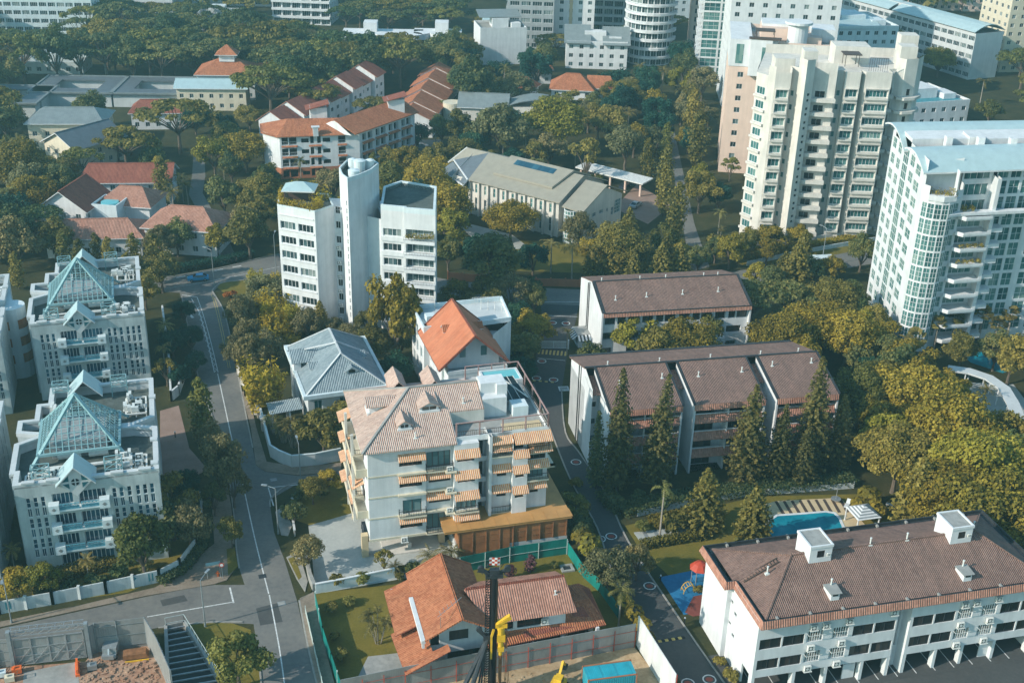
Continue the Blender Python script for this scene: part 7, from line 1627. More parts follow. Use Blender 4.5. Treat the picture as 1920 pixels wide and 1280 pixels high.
wall(T, mb, (0, 0), E1, 0, 2.9, [o for o in ops if o[1] < 2.9]); wall(T, mb, E1, E2, 0, 2.9, [(1.2 + k * 5.6, .4, 3.6, 2, 3, 1, 'dark', 'glass_dark') for k in range(4)]); wall(T, mb, (-4, 4.3), (0, 0), 0, 2.9); T.part('base_wall', mb, 'terracotta'); mb = MB()
for z in Z[1:]:
    for u, w in ((.4, 4.1), (7.4, 3.3), (14.8, 2.4)): mb.slab([(u, -.5, z - .35), (u + w, -.5, z - .35), (u + w, .02, z - .1), (u, .02, z - .1)], .14)
    for k in range(4):
        u = 1.0 + k * 5.6; P = lambda t, o_: (E1[0] + c1 * t + s1 * o_, E1[1] + s1 * t - c1 * o_); a, b, c_, d = P(u, .7), P(u + 4.6, .7), P(u + 4.6, -.02), P(u, -.02); mb.slab([(*a, z - .45), (*b, z - .45), (*c_, z - .1), (*d, z - .1)], .14)
T.part('tile_apron', mb, 'tile_red'); mb = MB()
for z in Z[1:]:
    for u, w in ((.5, 1.6), (2.4, 1.9), (15, 1.9)): rail(mb, (u, .1), (u + w, .1), z, .9, .35)
T.part('railing', mb, 'palegrey'); r = MB(); zr = 14.2
r.slab([(-.6, -.7, 11.5), (17.4, -.7, 11.5), (17.6, 5.6, zr), (2.5, 6.5, zr)], .2); r.slab([(2.5, 6.5, zr), (17.6, 5.6, zr), (14, 12, 11.6), (-4.6, 12, 11.6)], .2); r.slab([(-.6, -.7, 11.5), (2.5, 6.5, zr), (-4.6, 12, 11.6), (-4.6, 4, 11.5)], .2); rf = T.part('roof', r, 'tile_red')
r = MB(); P = lambda t, o_, z: (E1[0] + c1 * t + s1 * o_, E1[1] + s1 * t - c1 * o_, z)
r.slab([P(-2.5, .8, 11.9), P(25, .8, 11.9), P(25, -5.5, 14.9), P(-3.5, -5.5, 14.9)], .2); r.slab([P(-3.5, -5.5, 14.9), P(25, -5.5, 14.9), P(25, -12, 11.9), P(-2, -12, 11.9)], .2); T.part('roof', r, 'tile_red'); mb = MB(); mb.face([P(-3.3, .2, 11.6), P(-3.3, -5.5, 14.8), P(-3.3, -11, 12), P(-3.3, -11, 11)]); T.part('gable_wall', mb, 'white'); mb = MB(); mb.face([P(24.4, .2, 11.5), P(24.4, -11, 11.5), P(24.4, -5.5, 14.8)]); T.part('gable_wall', mb, 'white')
for x, y in ((8.6, 8.5), (30, 14.5)):
    mb = MB(); mb.box(x, y, 12, x + 4.4, y + 4, 16.2); sb = T.part('stair_box', mb, 'white'); r = MB(); r.slab([(x - 1.2, y - .6, 15.9), (x + 5, y - .6, 17.4), (x + 5, y + 4.6, 17.4), (x - 1.2, y + 4.6, 15.9)], .15); T.part('roof', r, 'tile_deep', parent=sb)
mb = MB(); mb.box(8.6, -.9, 11.3, 9.9, .4, 13.6); mb.box(8.2, -1.0, 13.6, 10.3, .6, 13.75); T.part('chimney_box', mb, 'white'); finish(T)
def row_house(i, x, y, deg, w, d, h, name, lab, group, mirror=1):
    """one house of a terrace: asymmetric gable roof with a lit party wall above its lower neighbour"""
    T = Thing(name, lab, 'house', (x, y), deg, group); T.foot(0, 0, w, d); mb = MB(); wall(T, mb, (0, 0), (w, 0), 0, h); wall(T, mb, (w, 0), (w, d), 0, h, [(.8, 1, 1.6, 1.2, 2, 1, 'white', 'glass_dark'), (d - 3, 1, 1.6, 1.2, 2, 1, 'white', 'glass_dark'), (.8, 4, 1.6, 1.2, 2, 1, 'white', 'glass_dark'), (d - 3, 4, 1.6, 1.2, 2, 1, 'white', 'glass_dark')]); wall(T, mb, (w, d), (0, d), 0, h); wall(T, mb, (0, d), (0, 0), 0, h, [(1, 4, 1.4, 1.2, 2, 1, 'white', 'glass_dark')])
    xr = w * .42; mb.face([(0, 0, h), (w, 0, h), (xr, 0, h + 3)]); mb.face([(w, d, h), (0, d, h), (xr, d, h + 3)]); T.part('wall', mb, 'white'); r = MB(); r.slab([(xr, -.3, h + 3.1), (xr, d + .1, h + 3.1), (-.9, d + .1, h - .2), (-.9, -.3, h - .2)], .18, 0, 1); r.slab([(w + .9, -.3, h - .35), (w + .9, d + .1, h - .35), (xr, d + .1, h + 3.1), (xr, -.3, h + 3.1)], .18, 0, 1); T.part('roof', r, ['tile_deep' if mirror > 0 else 'tile_red', 'tile_terra']); finish(T)
words = ['nearest', 'second', 'third', 'fourth', 'fifth', 'sixth', 'seventh', 'farthest']
for i in range(8):
    t = i / 7; x = -73.5 + 17.5 * t + (1.0 if i % 2 else 0); y = 333 + 50 * t; row_house(i, x, y, -22 + 6 * t, 9.5, 7.4, 6.4 + (.9 if i % 2 else 0) + 1.2 * t, 'row_house', f'{words[i]} dark red roofed terrace house in the row behind the L-shaped block', 'dark red roofed terrace houses')
for i in range(8):
    t = i / 7; x = -36.8 + 4.2 * t; y = 343 + 51 * t; row_house(i, x, y, -6, 12, 7.2, 5.2 + (.6 if i % 2 else 0), 'row_house', f'{words[i]} orange roofed terrace house in the row right of the palms', 'orange roofed terrace houses', -1)
LAND.append(('the dark red terrace', -62, 360, 12)); LAND.append(('the orange terrace', -28, 370, 10))
# ---- small houses: hip or gable roof on white walls
def house(name, lab, px, py, z, deg, w, d, h, rh, roof, wallm='white', a0=2.5, a1=2.5, axis='x', short=None, win=True, name2='house'):
    p = at(px, py, z); T = Thing(name, lab, name2, (p.x, p.y), deg, None, short); T.foot(-.5, -.5, w + .5, d + .5); mb = MB(); n = max(2, int(w / 3)); k = max(1, int(h / 3)); zs = [.9 + 3 * i for i in range(k)]
    f = lambda L_: [(L_ * (i + .5) / max(2, int(L_ / 3)) - .6, zz, 1.2, 1.3, 2, 1) for i in range(max(2, int(L_ / 3))) for zz in zs]
    wall(T, mb, (0, 0), (w, 0), 0, h, f(w)); wall(T, mb, (w, 0), (w, d), 0, h, f(d)); wall(T, mb, (w, d), (0, d), 0, h); wall(T, mb, (0, d), (0, 0), 0, h, f(d))
    r = MB(); A, B = hip(r, 0, 0, w, d, h, rh, a0, a1, axis, .2, 0, 1, .8)
    if axis == 'x':
        if a0 == 0: gable_wall(mb, (0, d), (0, 0), h, rh - .15)
        if a1 == 0: gable_wall(mb, (w, 0), (w, d), h, rh - .15)
    else:
        if a0 == 0: gable_wall(mb, (0, 0), (w, 0), h, rh - .15)
        if a1 == 0: gable_wall(mb, (w, d), (0, d), h, rh - .15)
    T.part('wall', mb, wallm); T.part('roof', r, [roof, 'white']); m2 = MB(); m2.bar(Vector(A) + Vector((0, 0, .05)), Vector(B) + Vector((0, 0, .05)), .3, .15); T.part('ridge_cap', m2, roof); finish(T, 40); return T
house('house', 'long house with dark red gabled tile roof and roof lights', 150, 342, 6, 6, 21, 10, 6, 3.2, 'tile_deep', 'white', 2, 0, 'x', 'the long dark-red roofed house')
h1 = house('house', 'white house with steep dark red gable and a flat terrace beside it', 74, 390, 6, -8, 11, 12, 6, 4.5, 'tile_deep', 'white', 0, 0, 'y', 'the steep gabled house')
mb = MB(); mb.box(11, 3, 0, 17, 10, 6.0); parapet(mb, [(11, 3), (17, 3), (17, 10), (11, 10)], 6, 6.8, .25); tw = h1.part('flat_wing', mb, 'bluewhite'); mb = MB(); mb.tube((13.8, 6.5, 6.0), (13.8, 6.5, 6.4), 2.0, n=20); h1.part('skylight_dome', mb, 'water2', parent=tw)
house('house', 'house with faded red hip roof between two neighbours', 185, 382, 5.5, -6, 12, 10, 5.5, 3, 'tile_terra', 'white', 4, 4, 'x', 'the faded red roofed house')
h2 = house('house', 'white house with broad salmon hip roof facing the curved road', 270, 425, 6, -6, 16, 11, 6, 3.4, 'tile_terra', 'white', 5, 5, 'x', 'the salmon hip-roofed house'); mb = MB(); mb.slab([(-7, -3, 3.0), (.0, -3, 3.0), (.0, 1.5, 4), (-7, 1.5, 4)], .08); gp = h2.part('glass_porch', mb, 'glass_teal'); mb = MB(); [mb.box(x, -2.9, 0, x + .2, -2.7, 3) for x in (-6.8, -3.4, -.3)]; h2.part('porch_post', mb, 'greyframe', parent=gp); mb = MB(); hip(mb, 2, -4, 8, 0, 3, 1.6, 2, 2, 'x'); h2.part('porch_roof', mb, ['tile_red', 'white'])
house('house', 'long low red tiled roof half hidden by trees left of the road', 85, 448, 4.5, 8, 20, 10, 4.5, 2.6, 'tile_terra', 'white', 3, 4, 'x', 'the long low red roof')
house('house', 'grey-roofed house with glazed gable facing the camera', 82, 262, 7, -32, 12, 16, 6.5, 3.5, 'metal_slate', 'cream', 0, 0, 'y', 'the slate gabled house')
house('house', 'cream house with wide grey hip roofs behind the slate gabled one', 50, 228, 8, 6, 20, 13, 7.5, 2.8, 'metal_grey', 'cream', 4, 4, 'x', 'the wide grey-roofed house')
house('house', 'small red hip roof between trees beside the umbrella-crowned tree', 245, 212, 5, 8, 15, 9, 5, 2.8, 'tile_deep', 'white', 3, 3, 'x', 'the small red hip-roofed house')
for i, (x0, y0, w, lab, sh) in enumerate(((50, 176, 26, 'dark slate courtyard bungalow left of its twin', 'the left slate courtyard house'), (205, 178, 24, 'dark slate courtyard bungalow right of its twin', 'the right slate courtyard house'), (-60, 196, 20, 'dark slate flat-roofed house cut by the left picture edge', 'the edge slate house'))):
    p = at(x0, y0, 4); T = Thing('bungalow', lab, 'bungalow', (p.x, p.y), 3, 'slate courtyard houses', sh); T.foot(0, 0, w, 22); r = MB(); mb = MB()
    for a in ((0, 0, w, 6), (0, 17, w, 22), (0, 6.002, 6, 16.998), (w - 6, 6.002, w, 16.998)): r.box(a[0], a[1], 4.0, a[2], a[3], 4.45); mb.box(a[0] + .8, a[1] + .8, 0, a[2] - .8, a[3] - .8, 4.0, top=False)
    T.part('wall', mb, 'palegrey'); rr_ = T.part('roof', r, 'metal_slate'); mb = MB(); parapet(mb, [(-.1, -.1), (w + .1, -.1), (w + .1, 22.1), (-.1, 22.1)], 4.2, 4.7, .6); T.part('roof_edge', mb, 'metal_grey', parent=rr_)
T = house('clan_house', 'square two-tier red pagoda roof house among dark trees', 368, 140, 8, 4, 18, 14, 8, 3.6, 'tile_red', 'palegrey', 6.8, 6.8, 'x', 'the two-tier red roof'); mb = MB(); mb.box(6.6, 5, 11, 11.4, 9, 13.4); T.part('lantern_wall', mb, 'white'); r = MB(); hip(r, 5.4, 4, 12.6, 10, 13.3, 2.8, 3.5, 3.5, 'x'); T.part('lantern_roof', r, ['tile_red', 'white']); r = MB(); hip(r, 16, 10, 25, 16, 7, 2, 2, 2, 'x'); T.part('wing_roof', r, ['tile_red', 'white'])
house('villa', 'cream house with pale grey gabled roof in front of the two-tier red roof', 330, 165, 7, 4, 21, 8, 7, 2.0, 'metal_pale', 'cream', 0, 0, 'x', 'the cream grey-roofed house')
T = house('chapel', 'pale chapel-like house with ribbed grey roof and round-ended wing', 862, 197, 6, -3, 14, 10, 5.5, 3.2, 'metal_grey', 'warmwhite', 0, 0, 'x', 'the ribbed grey-roofed house'); mb = MB(); n = 18; mb.tube((-2.5, 2.5, 0), (-2.5, 2.5, 6.2), 2.9, n=24); T.part('round_wing', mb, 'cream'); r = MB()
k = 8
for i in range(k): a, b = i / k, (i + 1) / k; f = lambda t: 6.2 + 1.9 * math.sin(t * 2.2); r.slab([(14.5 + 12 * a, 1, f(a)), (14.5 + 12 * b, 1, f(b)), (14.5 + 12 * b, 9.5, f(b)), (14.5 + 12 * a, 9.5, f(a))], .2)
T.part('vault_roof', r, 'metal_grey'); mb = MB(); mb.box(15, 1.4, 0, 26, 9, 5.6); T.part('wing_wall', mb, 'warmwhite')
T = house('house', 'bright orange-red hip roofed house right of the ribbed grey roof', 1034, 167, 6, -4, 13, 11, 6, 4, 'tile_red', 'white', 5, 5, 'x', 'the bright red hip-roofed house'); r = MB(); hip(r, 11, 3, 20, 12, 6, 3.2, 0, 1.5, 'x'); T.part('wing_roof', r, ['tile_red', 'white']); mb = MB(); wall(T, mb, (13, 4), (19, 4), 0, 5.8, [(1, 3.5, 1.4, 1.4, 2, 1), (3.5, 3.5, 1.4, 1.4, 2, 1)]); wall(T, mb, (19, 4), (19, 11), 0, 5.8); T.part('wing_wall', mb, 'white'); finish(T)
house('house', 'small orange roof ridge showing left of the bright red house', 945, 163, 5, -20, 9, 8, 5, 3, 'tile_red', 'white', 3, 3, 'x', 'the small orange roof'); house('house', 'orange roof tip among the trees above the small orange roof', 985, 130, 5, 5, 9, 8, 5, 3, 'tile_red', 'white', 3, 3, 'x')
# ---- towers
def tower(name, lab, px, py, deg, w, d, floors, fh, wm, style, top=1.2, short=None, z=0.0, bay=3.2, xtra=None):
    """flat-roofed tower; style picks the facade: 'win' windows, 'band' ribbon windows, 'balc' balcony slabs over ribbon windows"""
    p = at(px, py, z); T = Thing(name, lab, 'tower', (p.x, p.y), deg, None, short); T.foot(-.5, -.5, w + .5, d + .5); H = floors * fh; mb = MB(); sl_ = MB()
    def fac(a, b, st):
        L_ = math.hypot(b[0] - a[0], b[1] - a[1]); n = max(1, int(L_ / bay)); o = []
        for i in range(floors):
            zz = i * fh
            for k in range(n):
                u = L_ * (k + .5) / n
                if st == 'win': o.append((u - .75, zz + .9, 1.5, 1.4, 2, 1))
                elif st == 'band': o.append((u - L_ / n * .42, zz + .9, L_ / n * .84, 1.6, 4, 1))
                elif st == 'slot': o.append((u - .35, zz + .6, .7, 1.7, 1, 1, 'dark', 'glass_dark'))
                elif st == 'glass': o.append((u - L_ / n * .45, zz + .25, L_ / n * .9, fh - .45, 3, 2, 'white', 'glass_teal'))
                elif st == 'balc': o.append((u - L_ / n * .42, zz + .2, L_ / n * .84, fh - .9, 4, 1, None, None, .9))
        wall(T, mb, a, b, 0, H, o)
    fac((0, 0), (w, 0), style[0]); fac((w, 0), (w, d), style[1]); wall(T, mb, (w, d), (0, d), 0, H); fac((0, d), (0, 0), style[2])
    I = parapet(mb, [(0, 0), (w, 0), (w, d), (0, d)], H, H + top, .25); T.part('wall', mb, wm); m2 = MB(); m2.face([(q[0], q[1], H + .05) for q in I]); T.part('roof_deck', m2, 'concrete')
    if style[0] == 'balc' or style[2] == 'balc':
        for i in range(1, floors):
            sl_ = MB()
            if style[0] == 'balc': sl_.box(0, -1.2, i * fh - .5, w, -.002, i * fh + .35)
            if style[2] == 'balc': sl_.box(-1.2, 0, i * fh - .5, -.002, d, i * fh + .35)
            T.part('balcony', sl_, wm)
    mb = MB(); mb.box(w * .3, d * .3, H, w * .65, d * .7, H + 3.2); mb.box(w * .7, d * .2, H, w * .9, d * .5, H + 1.8); T.part('lift_house', mb, wm)
    if xtra: xtra(T, H)
    finish(T, 100); return T
# cream tower: stepped front of bays, spine, balcony strip and bay windows
p = at(1393, 447); T = Thing('apartment_tower', 'cream white tower with pale spine, stacked bay windows and rounded balconies', 'tower', (p.x, p.y), -2, short='the cream tower'); T.foot(-1, -2, 35, 26); mb = MB(); FHt = 3.15; Ht = 40.5; NF = 12; 
zf = [1.6 + FHt * i for i in range(NF)]; W_ = lambda z, u, w, h=1.75, n=3, r=1, gl='glass_teal': (u, z + .8, w, h, n, r, 'white', gl, .12)
wall(T, mb, (.6, 9), (-.6, 3), 0, Ht - 2, [W_(z, 1.2, 3.2) for z in zf[:11]]); wall(T, mb, (-.6, 3), (1.5, 0), 0, Ht - 2, [W_(z, .5, 2.6) for z in zf[:11]]); wall(T, mb, (1.5, 0), (2.9, -1.0), 0, Ht + .2); wall(T, mb, (2.9, -1.0), (6.4, -1.0), 0, Ht - 1, [W_(z, .5, 2.5) for z in zf[:11]]); wall(T, mb, (6.4, -1.0), (6.4, 1.5), 0, Ht); wall(T, mb, (6.4, 1.5), (8.0, .2), 0, Ht, [W_(z, .7, .8, 1.3, 1) for z in zf[:11]]); 
wall(T, mb, (8.0, .2), (9.2, -2.6), 0, Ht + 2.2); wall(T, mb, (9.2, -2.6), (11.2, -1.4), 0, Ht + 2.2, [(1.0, z + .2 + q, .8, .7, 1, 1, 'white', 'glass_dark') for z in zf[:11] for q in (0, 1.3)]); wall(T, mb, (11.2, -1.4), (11.2, 1.2), 0, Ht)
wall(T, mb, (11.2, 1.2), (16.6, .4), 0, Ht + 1, [(1.2, z + .4, 2.2, 1.7, 2, 1, 'white', 'glass_dark', .8) for z in zf[:11]]); wall(T, mb, (16.6, .4), (17.2, 3.2), 0, Ht); wall(T, mb, (17.2, 3.2), (18.8, 3.2), 0, Ht - 1, [(.4, z + .6, .8, 1.3, 1, 1, 'white', 'glass_teal') for z in zf[:11]]); wall(T, mb, (18.8, 3.2), (18.8, 1.8), 0, Ht - 1); wall(T, mb, (18.8, 1.8), (22.2, 1.8), 0, Ht - 1, [W_(z, .4, 2.6) for z in zf[:11]]); wall(T, mb, (22.2, 1.8), (22.6, 4.2), 0, Ht - 1); wall(T, mb, (22.6, 4.2), (23.4, 2.4), 0, Ht - 1); wall(T, mb, (23.4, 2.4), (29.2, 2.4), 0, Ht - 1, [W_(z, .5, 4.8, 1.5, 6) for z in zf[:11]]); wall(T, mb, (29.2, 2.4), (29.2, 6), 0, Ht - 1); wall(T, mb, (29.2, 6), (31, 6.5), 0, Ht - 1, [(.3, z + .4, 1.2, 1.8, 1, 1, 'dark', 'glass_dark', .5) for z in zf[:11]])
wall(T, mb, (31, 6.5), (32.6, 5.2), 0, Ht + 1.5); wall(T, mb, (32.6, 5.2), (35.5, 6.2), 0, Ht + 1.5, [(1.2, z + .6, .9, 1.5, 1, 1, 'dark', 'glass_dark', .3) for z in zf[:11]]); wall(T, mb, (35.5, 6.2), (37.5, 9.5), 0, Ht + 1.5); wall(T, mb, (37.5, 9.5), (37.5, 24), 0, Ht); wall(T, mb, (37.5, 24), (4.2, 24), 0, Ht); wall(T, mb, (4.2, 24), (.6, 9), 0, Ht - 2)
mb.face([(-.6, 3, Ht - 2), (1.5, 0, Ht - 2), (2.9, -1, Ht - 2), (6.4, -1, Ht - 2), (6.4, 1.5, Ht - 2), (8, 1.5, Ht - 2), (37.4, 9.6, Ht - 2), (37.4, 24, Ht - 2), (4.2, 24, Ht - 2)]); mb.face([(11.2, 1.2, Ht - 1.5), (16.6, .4, Ht - 1.5), (17.2, 3.2, Ht - 1.5), (29.2, 2.4, Ht - 1.5), (31, 6.5, Ht - 1.5), (34, 12, Ht - 1.5), (11.2, 12, Ht - 1.5)]); T.part('wall', mb, 'warmwhite')
for z in zf[:11]:
    slabs = MB()
    for u, w, y in ((3.2, 2.9, -1.0), (19.0, 3.0, 1.8), (23.7, 5.2, 2.4)): bays_ = MB(); bays_.box(u, y - .55, z + .25, u + w, y - .01, z + .72); bays_.box(u, y - .55, z + 2.62, u + w, y - .01, z + 2.8); [bays_.box(q, y - .5, z + .72, q + .12, y - .01, z + 2.62) for q in (u, u + w - .12)]; T.part('window_bay', bays_, 'warmwhite')
    for a, b in (((-.6, 3), (1.5, 0)),): d = (Vector(b) - Vector(a)).normalized(); n = Vector((d.y, -d.x)) * .5; bays_ = MB(); bays_.prism([(q.x, q.y) for q in (Vector(a), Vector(a) + n, Vector(b) + n, Vector(b))], z + .2, z + .7); T.part('window_bay', bays_, 'warmwhite')
    slabs.prism([(11.3, 1.3), (11.3, -.6), (16.7, -1.0), (16.7, .5)], z - .1, z + .75); T.part('balcony', slabs, 'warmwhite'); slabs = MB(); slabs.prism([(31.2, 6.4), (31.4, 4.6), (33, 3.8), (35.6, 4.6), (37.6, 7.2), (37.8, 9.4)], z - .15, z + .45); T.part('balcony', slabs, 'warmwhite'); slabs = MB(); slabs.box(29.3, 5.0, z - .1, 30.9, 6.2, z + .7); T.part('balcony', slabs, 'warmwhite')
for a in ((9, 1, 12, 5, 3.4), (31.3, 6.4, 35, 10.4, 4), (3, 2, 7.4, 7, 1.4), (18, 12, 26, 18, 2.5), (33, 14, 37, 18, 5)): mb = MB(); mb.box(a[0], a[1], Ht - 2, a[2], a[3], Ht + a[4]); T.part('roof_block', mb, 'warmwhite')
mb = MB(); [mb.bar((24 + i * .5, 3.0, Ht - 1), (24 + i * .5, 3.0, Ht + 2), .06) for i in range(9)]; mb.bar((24, 3, Ht + 2), (28, 3, Ht + 2), .1); T.part('roof_trellis', mb, 'brownframe'); mb = MB(); [mb.bar((x, y, Ht - 1), (x, y, Ht + 1.6), .12) for x in (19.5, 22.5) for y in (7, 10)]; mb.box(19, 6.6, Ht + 1.6, 23, 10.4, Ht + 1.8); T.part('roof_pergola', mb, 'brownframe'); finish(T, 100)
# pink tower behind it
p = at(1359, 300); T = tower('apartment_tower', 'salmon pink tower with white crown and green panes behind the cream tower', 1346, 322, -8, 26, 24, 11, 3.15, 'pink', ('win', 'win', 'win'), 1.0, 'the pink tower', bay=6)
mb = MB(); mb.box(-.15, -.15, 29, 5.5, 24, 36); mb.prism([(5.0, -1.5), (10.5, -2.2), (12, -.2), (5.0, -.2)], 27, 36.5); mb.tube((17, 4, 34), (17, 4, 40), 2.6, n=20); mb.tube((17, 4, 40), (17, 4, 40.6), 3.6, n=20); mb.box(8, 10, 34, 15, 18, 38.5); mb.box(21, 8, 34, 27, 16, 38); T.part('crown_block', mb, 'white'); mb = MB(); mb.prism([(4.5, -1.7), (12.5, -2.5), (12.8, -.1), (4.5, -.1)], 36.5, 36.9); mb.box(6, -.5, 38.3, 11, 3.5, 38.5); [mb.bar((x, y, 36.9), (x, y, 38.4), .15) for x in (6.2, 10.8) for y in (-.3, 3.3)]; T.part('roof_pergola', mb, 'brownframe'); mb = MB(); mb.box(1.5, -.22, 29.8, 3.4, -.16, 34.8); mb.box(8.0, -2.2, 28.6, 9.2, -1.95, 34.6); T.part('tall_window', mb, 'glass_teal')
# right-hand glass tower with curved roofs
T = Thing('apartment_tower', 'white and green glass tower with curved vault roofs and stacked balconies at the right', 'tower', (74.0, 209.1), 0, short='the curved-roof glass tower'); T.foot(-2, -4, 34, 26); mb = MB(); NF = 11; FHr = 3.1; H_ = NF * FHr + 1.6; zf = [1.8 + FHr * i for i in range(NF)]
G = lambda z, u, w, h=2.1, n=2, r=2: (u, z + .4, w, h, n, r, 'white', 'glass_teal', .15)
wall(T, mb, (0, 23), (0, 0), 0, H_ + 1.5, [o for z in zf for o in (G(z, .8, 2.4), G(z, 4.6, 2.2), G(z, 12.8, 2.6), G(z - .5, 16.4, 3.0, 2.0, 2, 2), (8.4, z - .3, 3.2, 3.0, 3, 2, 'white', 'glass_teal', .1))])
cur = [(0, 0)] + [(1.2 + 3.0 * math.cos(a) * .9 + .4, -.2 + 3.0 * math.sin(a)) for a in [math.radians(200 + 15 * i) for i in range(8)]]
cur = [(0, 0), (.7, -1.0), (1.8, -1.7), (3.1, -2.0), (4.4, -1.9), (5.4, -1.3)]
for i in range(5): a, b = cur[i], cur[i + 1]; l = math.hypot(b[0] - a[0], b[1] - a[1]); wall(T, mb, a, b, 0, H_ - 5.5 if i else H_ - 3, [(.06, z + .1, l - .12, 2.85, 2, 3, 'white', 'glass_teal', .06) for z in zf[:-2]])
wall(T, mb, (5.4, -1.3), (5.4, .2), 0, H_); wall(T, mb, (5.4, .2), (7.4, .6), 0, H_ - 4, [G(z, .3, 1.3) for z in zf[:-2]]); wall(T, mb, (7.4, .6), (7.4, 2.6), 0, H_ - 3); wall(T, mb, (7.4, 2.6), (13.5, 3.9), 0, H_, [(.4, z + .1, 5.2, 2.2, 4, 1, 'white', 'glass_teal', .2) for z in zf]); wall(T, mb, (13.5, 3.9), (13.5, 1.2), 0, H_ - 2); wall(T, mb, (13.5, 1.2), (14.2, 1.3), 0, H_ - 2); wall(T, mb, (14.2, 1.3), (14.2, 4.0), 0, H_ - 2); wall(T, mb, (14.2, 4.0), (22, 5.6), 0, H_, [(.3 + k * 2.6, z + .1, 2.1, 2.6, 2, 2, 'white', 'glass_teal', .15) for z in zf for k in range(3)]); wall(T, mb, (22, 5.6), (34, 8), 0, H_, [(1 + k * 3.6, z + .1, 2.6, 2.6, 2, 2, 'white', 'glass_teal', .15) for z in zf for k in range(3)]); wall(T, mb, (34, 8), (34, 26), 0, H_); wall(T, mb, (34, 26), (0, 23), 0, H_)
mb.prism([(0.02, 2.9), (.7, -.95), (3.1, -1.95), (5.35, -1.25), (7.35, .65), (7.35, 2.6)], H_ - 5.7, H_ - 5.4)
mb.face([(0, 3.1, H_ - 5.5), (7.4, 3.1, H_ - 5.5), (7.4, 3.1, H_ + 1.2), (0, 3.1, H_ - .2)]); T.part('wall', mb, 'white')
for z in zf[:-2]:
    sl_ = MB(); sl_.prism([(7.2, 2.5), (7.0, .0), (8.2, -1.1), (13.4, 0.0), (13.4, 3.8)], z - .35, z - .1); sl_.prism([(7.0, .1), (7.0, -.1), (8.2, -1.2), (13.4, -.1), (13.4, .05), (8.25, -1.0)], z - .1, z + .42); sl_.prism([(14.2, 1.5), (16.5, 2.0), (16.5, 4.4), (14.2, 4)], z - .3, z + .5); T.part('balcony', sl_, 'white')
sl_ = MB(); sl_.prism([(-.2, -.2), (.6, -1.3), (3.1, -2.3), (5.6, -1.6), (5.6, .2), (0, .2)], H_ - 5.6, H_ - 4.6); sl_.prism([(4.5, -2.1), (7.2, -.8), (13.6, .5), (30, 3.8), (30, 5), (7, 1)], H_ - 8.6, H_ - 8.1); T.part('balcony', sl_, 'white')
# vault roofs: a front one over the balconies, a taller one behind
def vault(x0, y0, x1, y1, dpt, z, rise, th=.3, k=9):
    r = MB(); d = Vector((x1 - x0, y1 - y0, 0)); n = Vector((-d.y, d.x, 0)).normalized(); A = Vector((x0, y0, 0)); B = Vector((x1, y1, 0)); pr = None
    for i in range(k + 1):
        t = i / k; h = z + rise * math.sin(PI * (.06 + .62 * t)) - rise * math.sin(PI * .06); o = n * (dpt * t)
        cu = (A + o + Vector((0, 0, h)), B + o + Vector((0, 0, h)))
        if pr: r.slab([pr[0], pr[1], cu[1], cu[0]], th, 0, 1)
        pr = cu
    return r
T.part('vault_roof', vault(-.8, -.4, 33.5, 6.6, 8, H_ - .8, 3.6), ['metal_pale', 'white']); T.part('vault_roof', vault(-.8, 12.4, 33.5, 17.6, 9.5, H_ - .5, 4.2), ['metal_pale', 'white']); mb = MB(); mb.prism([(0, 11), (34, 15), (34, 24), (0, 21)], H_, H_ + 2.2); [mb.box(6 + i * 6, 10, H_, 7.2 + i * 6, 11.4, H_ + 3) for i in range(4)]; mb.box(11, 12, H_, 14, 16, H_ + 2.6); T.part('roof_block', mb, 'white'); rr = random.Random(9); mb = MB()
for x, y, s in ((1.2, 0, .9), (2.4, -.6, 1.0), (3.8, -.8, .9), (5.0, -.6, 1.1), (8, .4, .7), (9.5, .6, .6)): clump(mb, (x, y, H_ - (4.6 if x < 6 else 7.6)), s, 90, .26, rr, -.4, 1.2)
for z in (zf[5], zf[6]): [clump(mb, (8.6 + q * 1.3, -.4 + q * .25, z + .7), .6, 60, .22, rr, -.3, .8) for q in range(4)]
T.part('roof_plant', mb, 'leaf_olive'); finish(T, 100)
# other towers along the top of the picture
tower('apartment_tower', 'tall grey tower with dark core left of the white winged tower', 953, 92, -2, 17, 14, 16, 3.1, 'grey', ('band', 'win', 'balc'), 1, 'the grey tower', bay=4.2)
def twin(T, H): mb = MB(); mb.slab([(-1, -1, H + .6), (8.6, -1, H + 2.2), (8.6, 10, H + 2.2), (-1, 10, H + .6)], .5); mb.slab([(9.4, -1, H + 2.2), (19, -1, H + .6), (19, 10, H + .6), (9.4, 10, H + 2.2)], .5); T.part('crown_roof', mb, 'white'); mb = MB(); [mb.box(x, -.12, H - 8, x + 2, -.02, H - 1.2) for x in (1, 4.5, 11, 14.8)]; T.part('tall_window', mb, 'glass_teal'); mb = MB(); mb.box(8.4, -.06, 0, 9.6, -.02, H); T.part('recess', mb, 'sand')
tower('apartment_tower', 'white tower with winged roof and tan centre strip at top centre', 1024, 88, -2, 18, 14, 12, 3.1, 'white', ('win', 'win', 'win'), .6, 'the white winged tower', bay=3.4, xtra=twin)
tower('apartment_tower', 'pale grey slab tower behind the white winged tower', 1110, 72, -3, 20, 16, 22, 3.1, 'palegrey', ('balc', 'win', 'win'), 1, 'the pale grey slab tower', bay=4)
T = Thing('apartment_tower', 'round-fronted white tower with ring balconies at the top', 'tower', at(1218, 124)[:2], 0, short='the round white tower'); T.foot(-10, -2, 10, 18); mb = MB(); sl_ = MB(); cy = 8.5
arc = [(8.5 * math.cos(a), cy + 8.5 * math.sin(a)) for a in [math.radians(180 + 15 * i) for i in range(13)]]
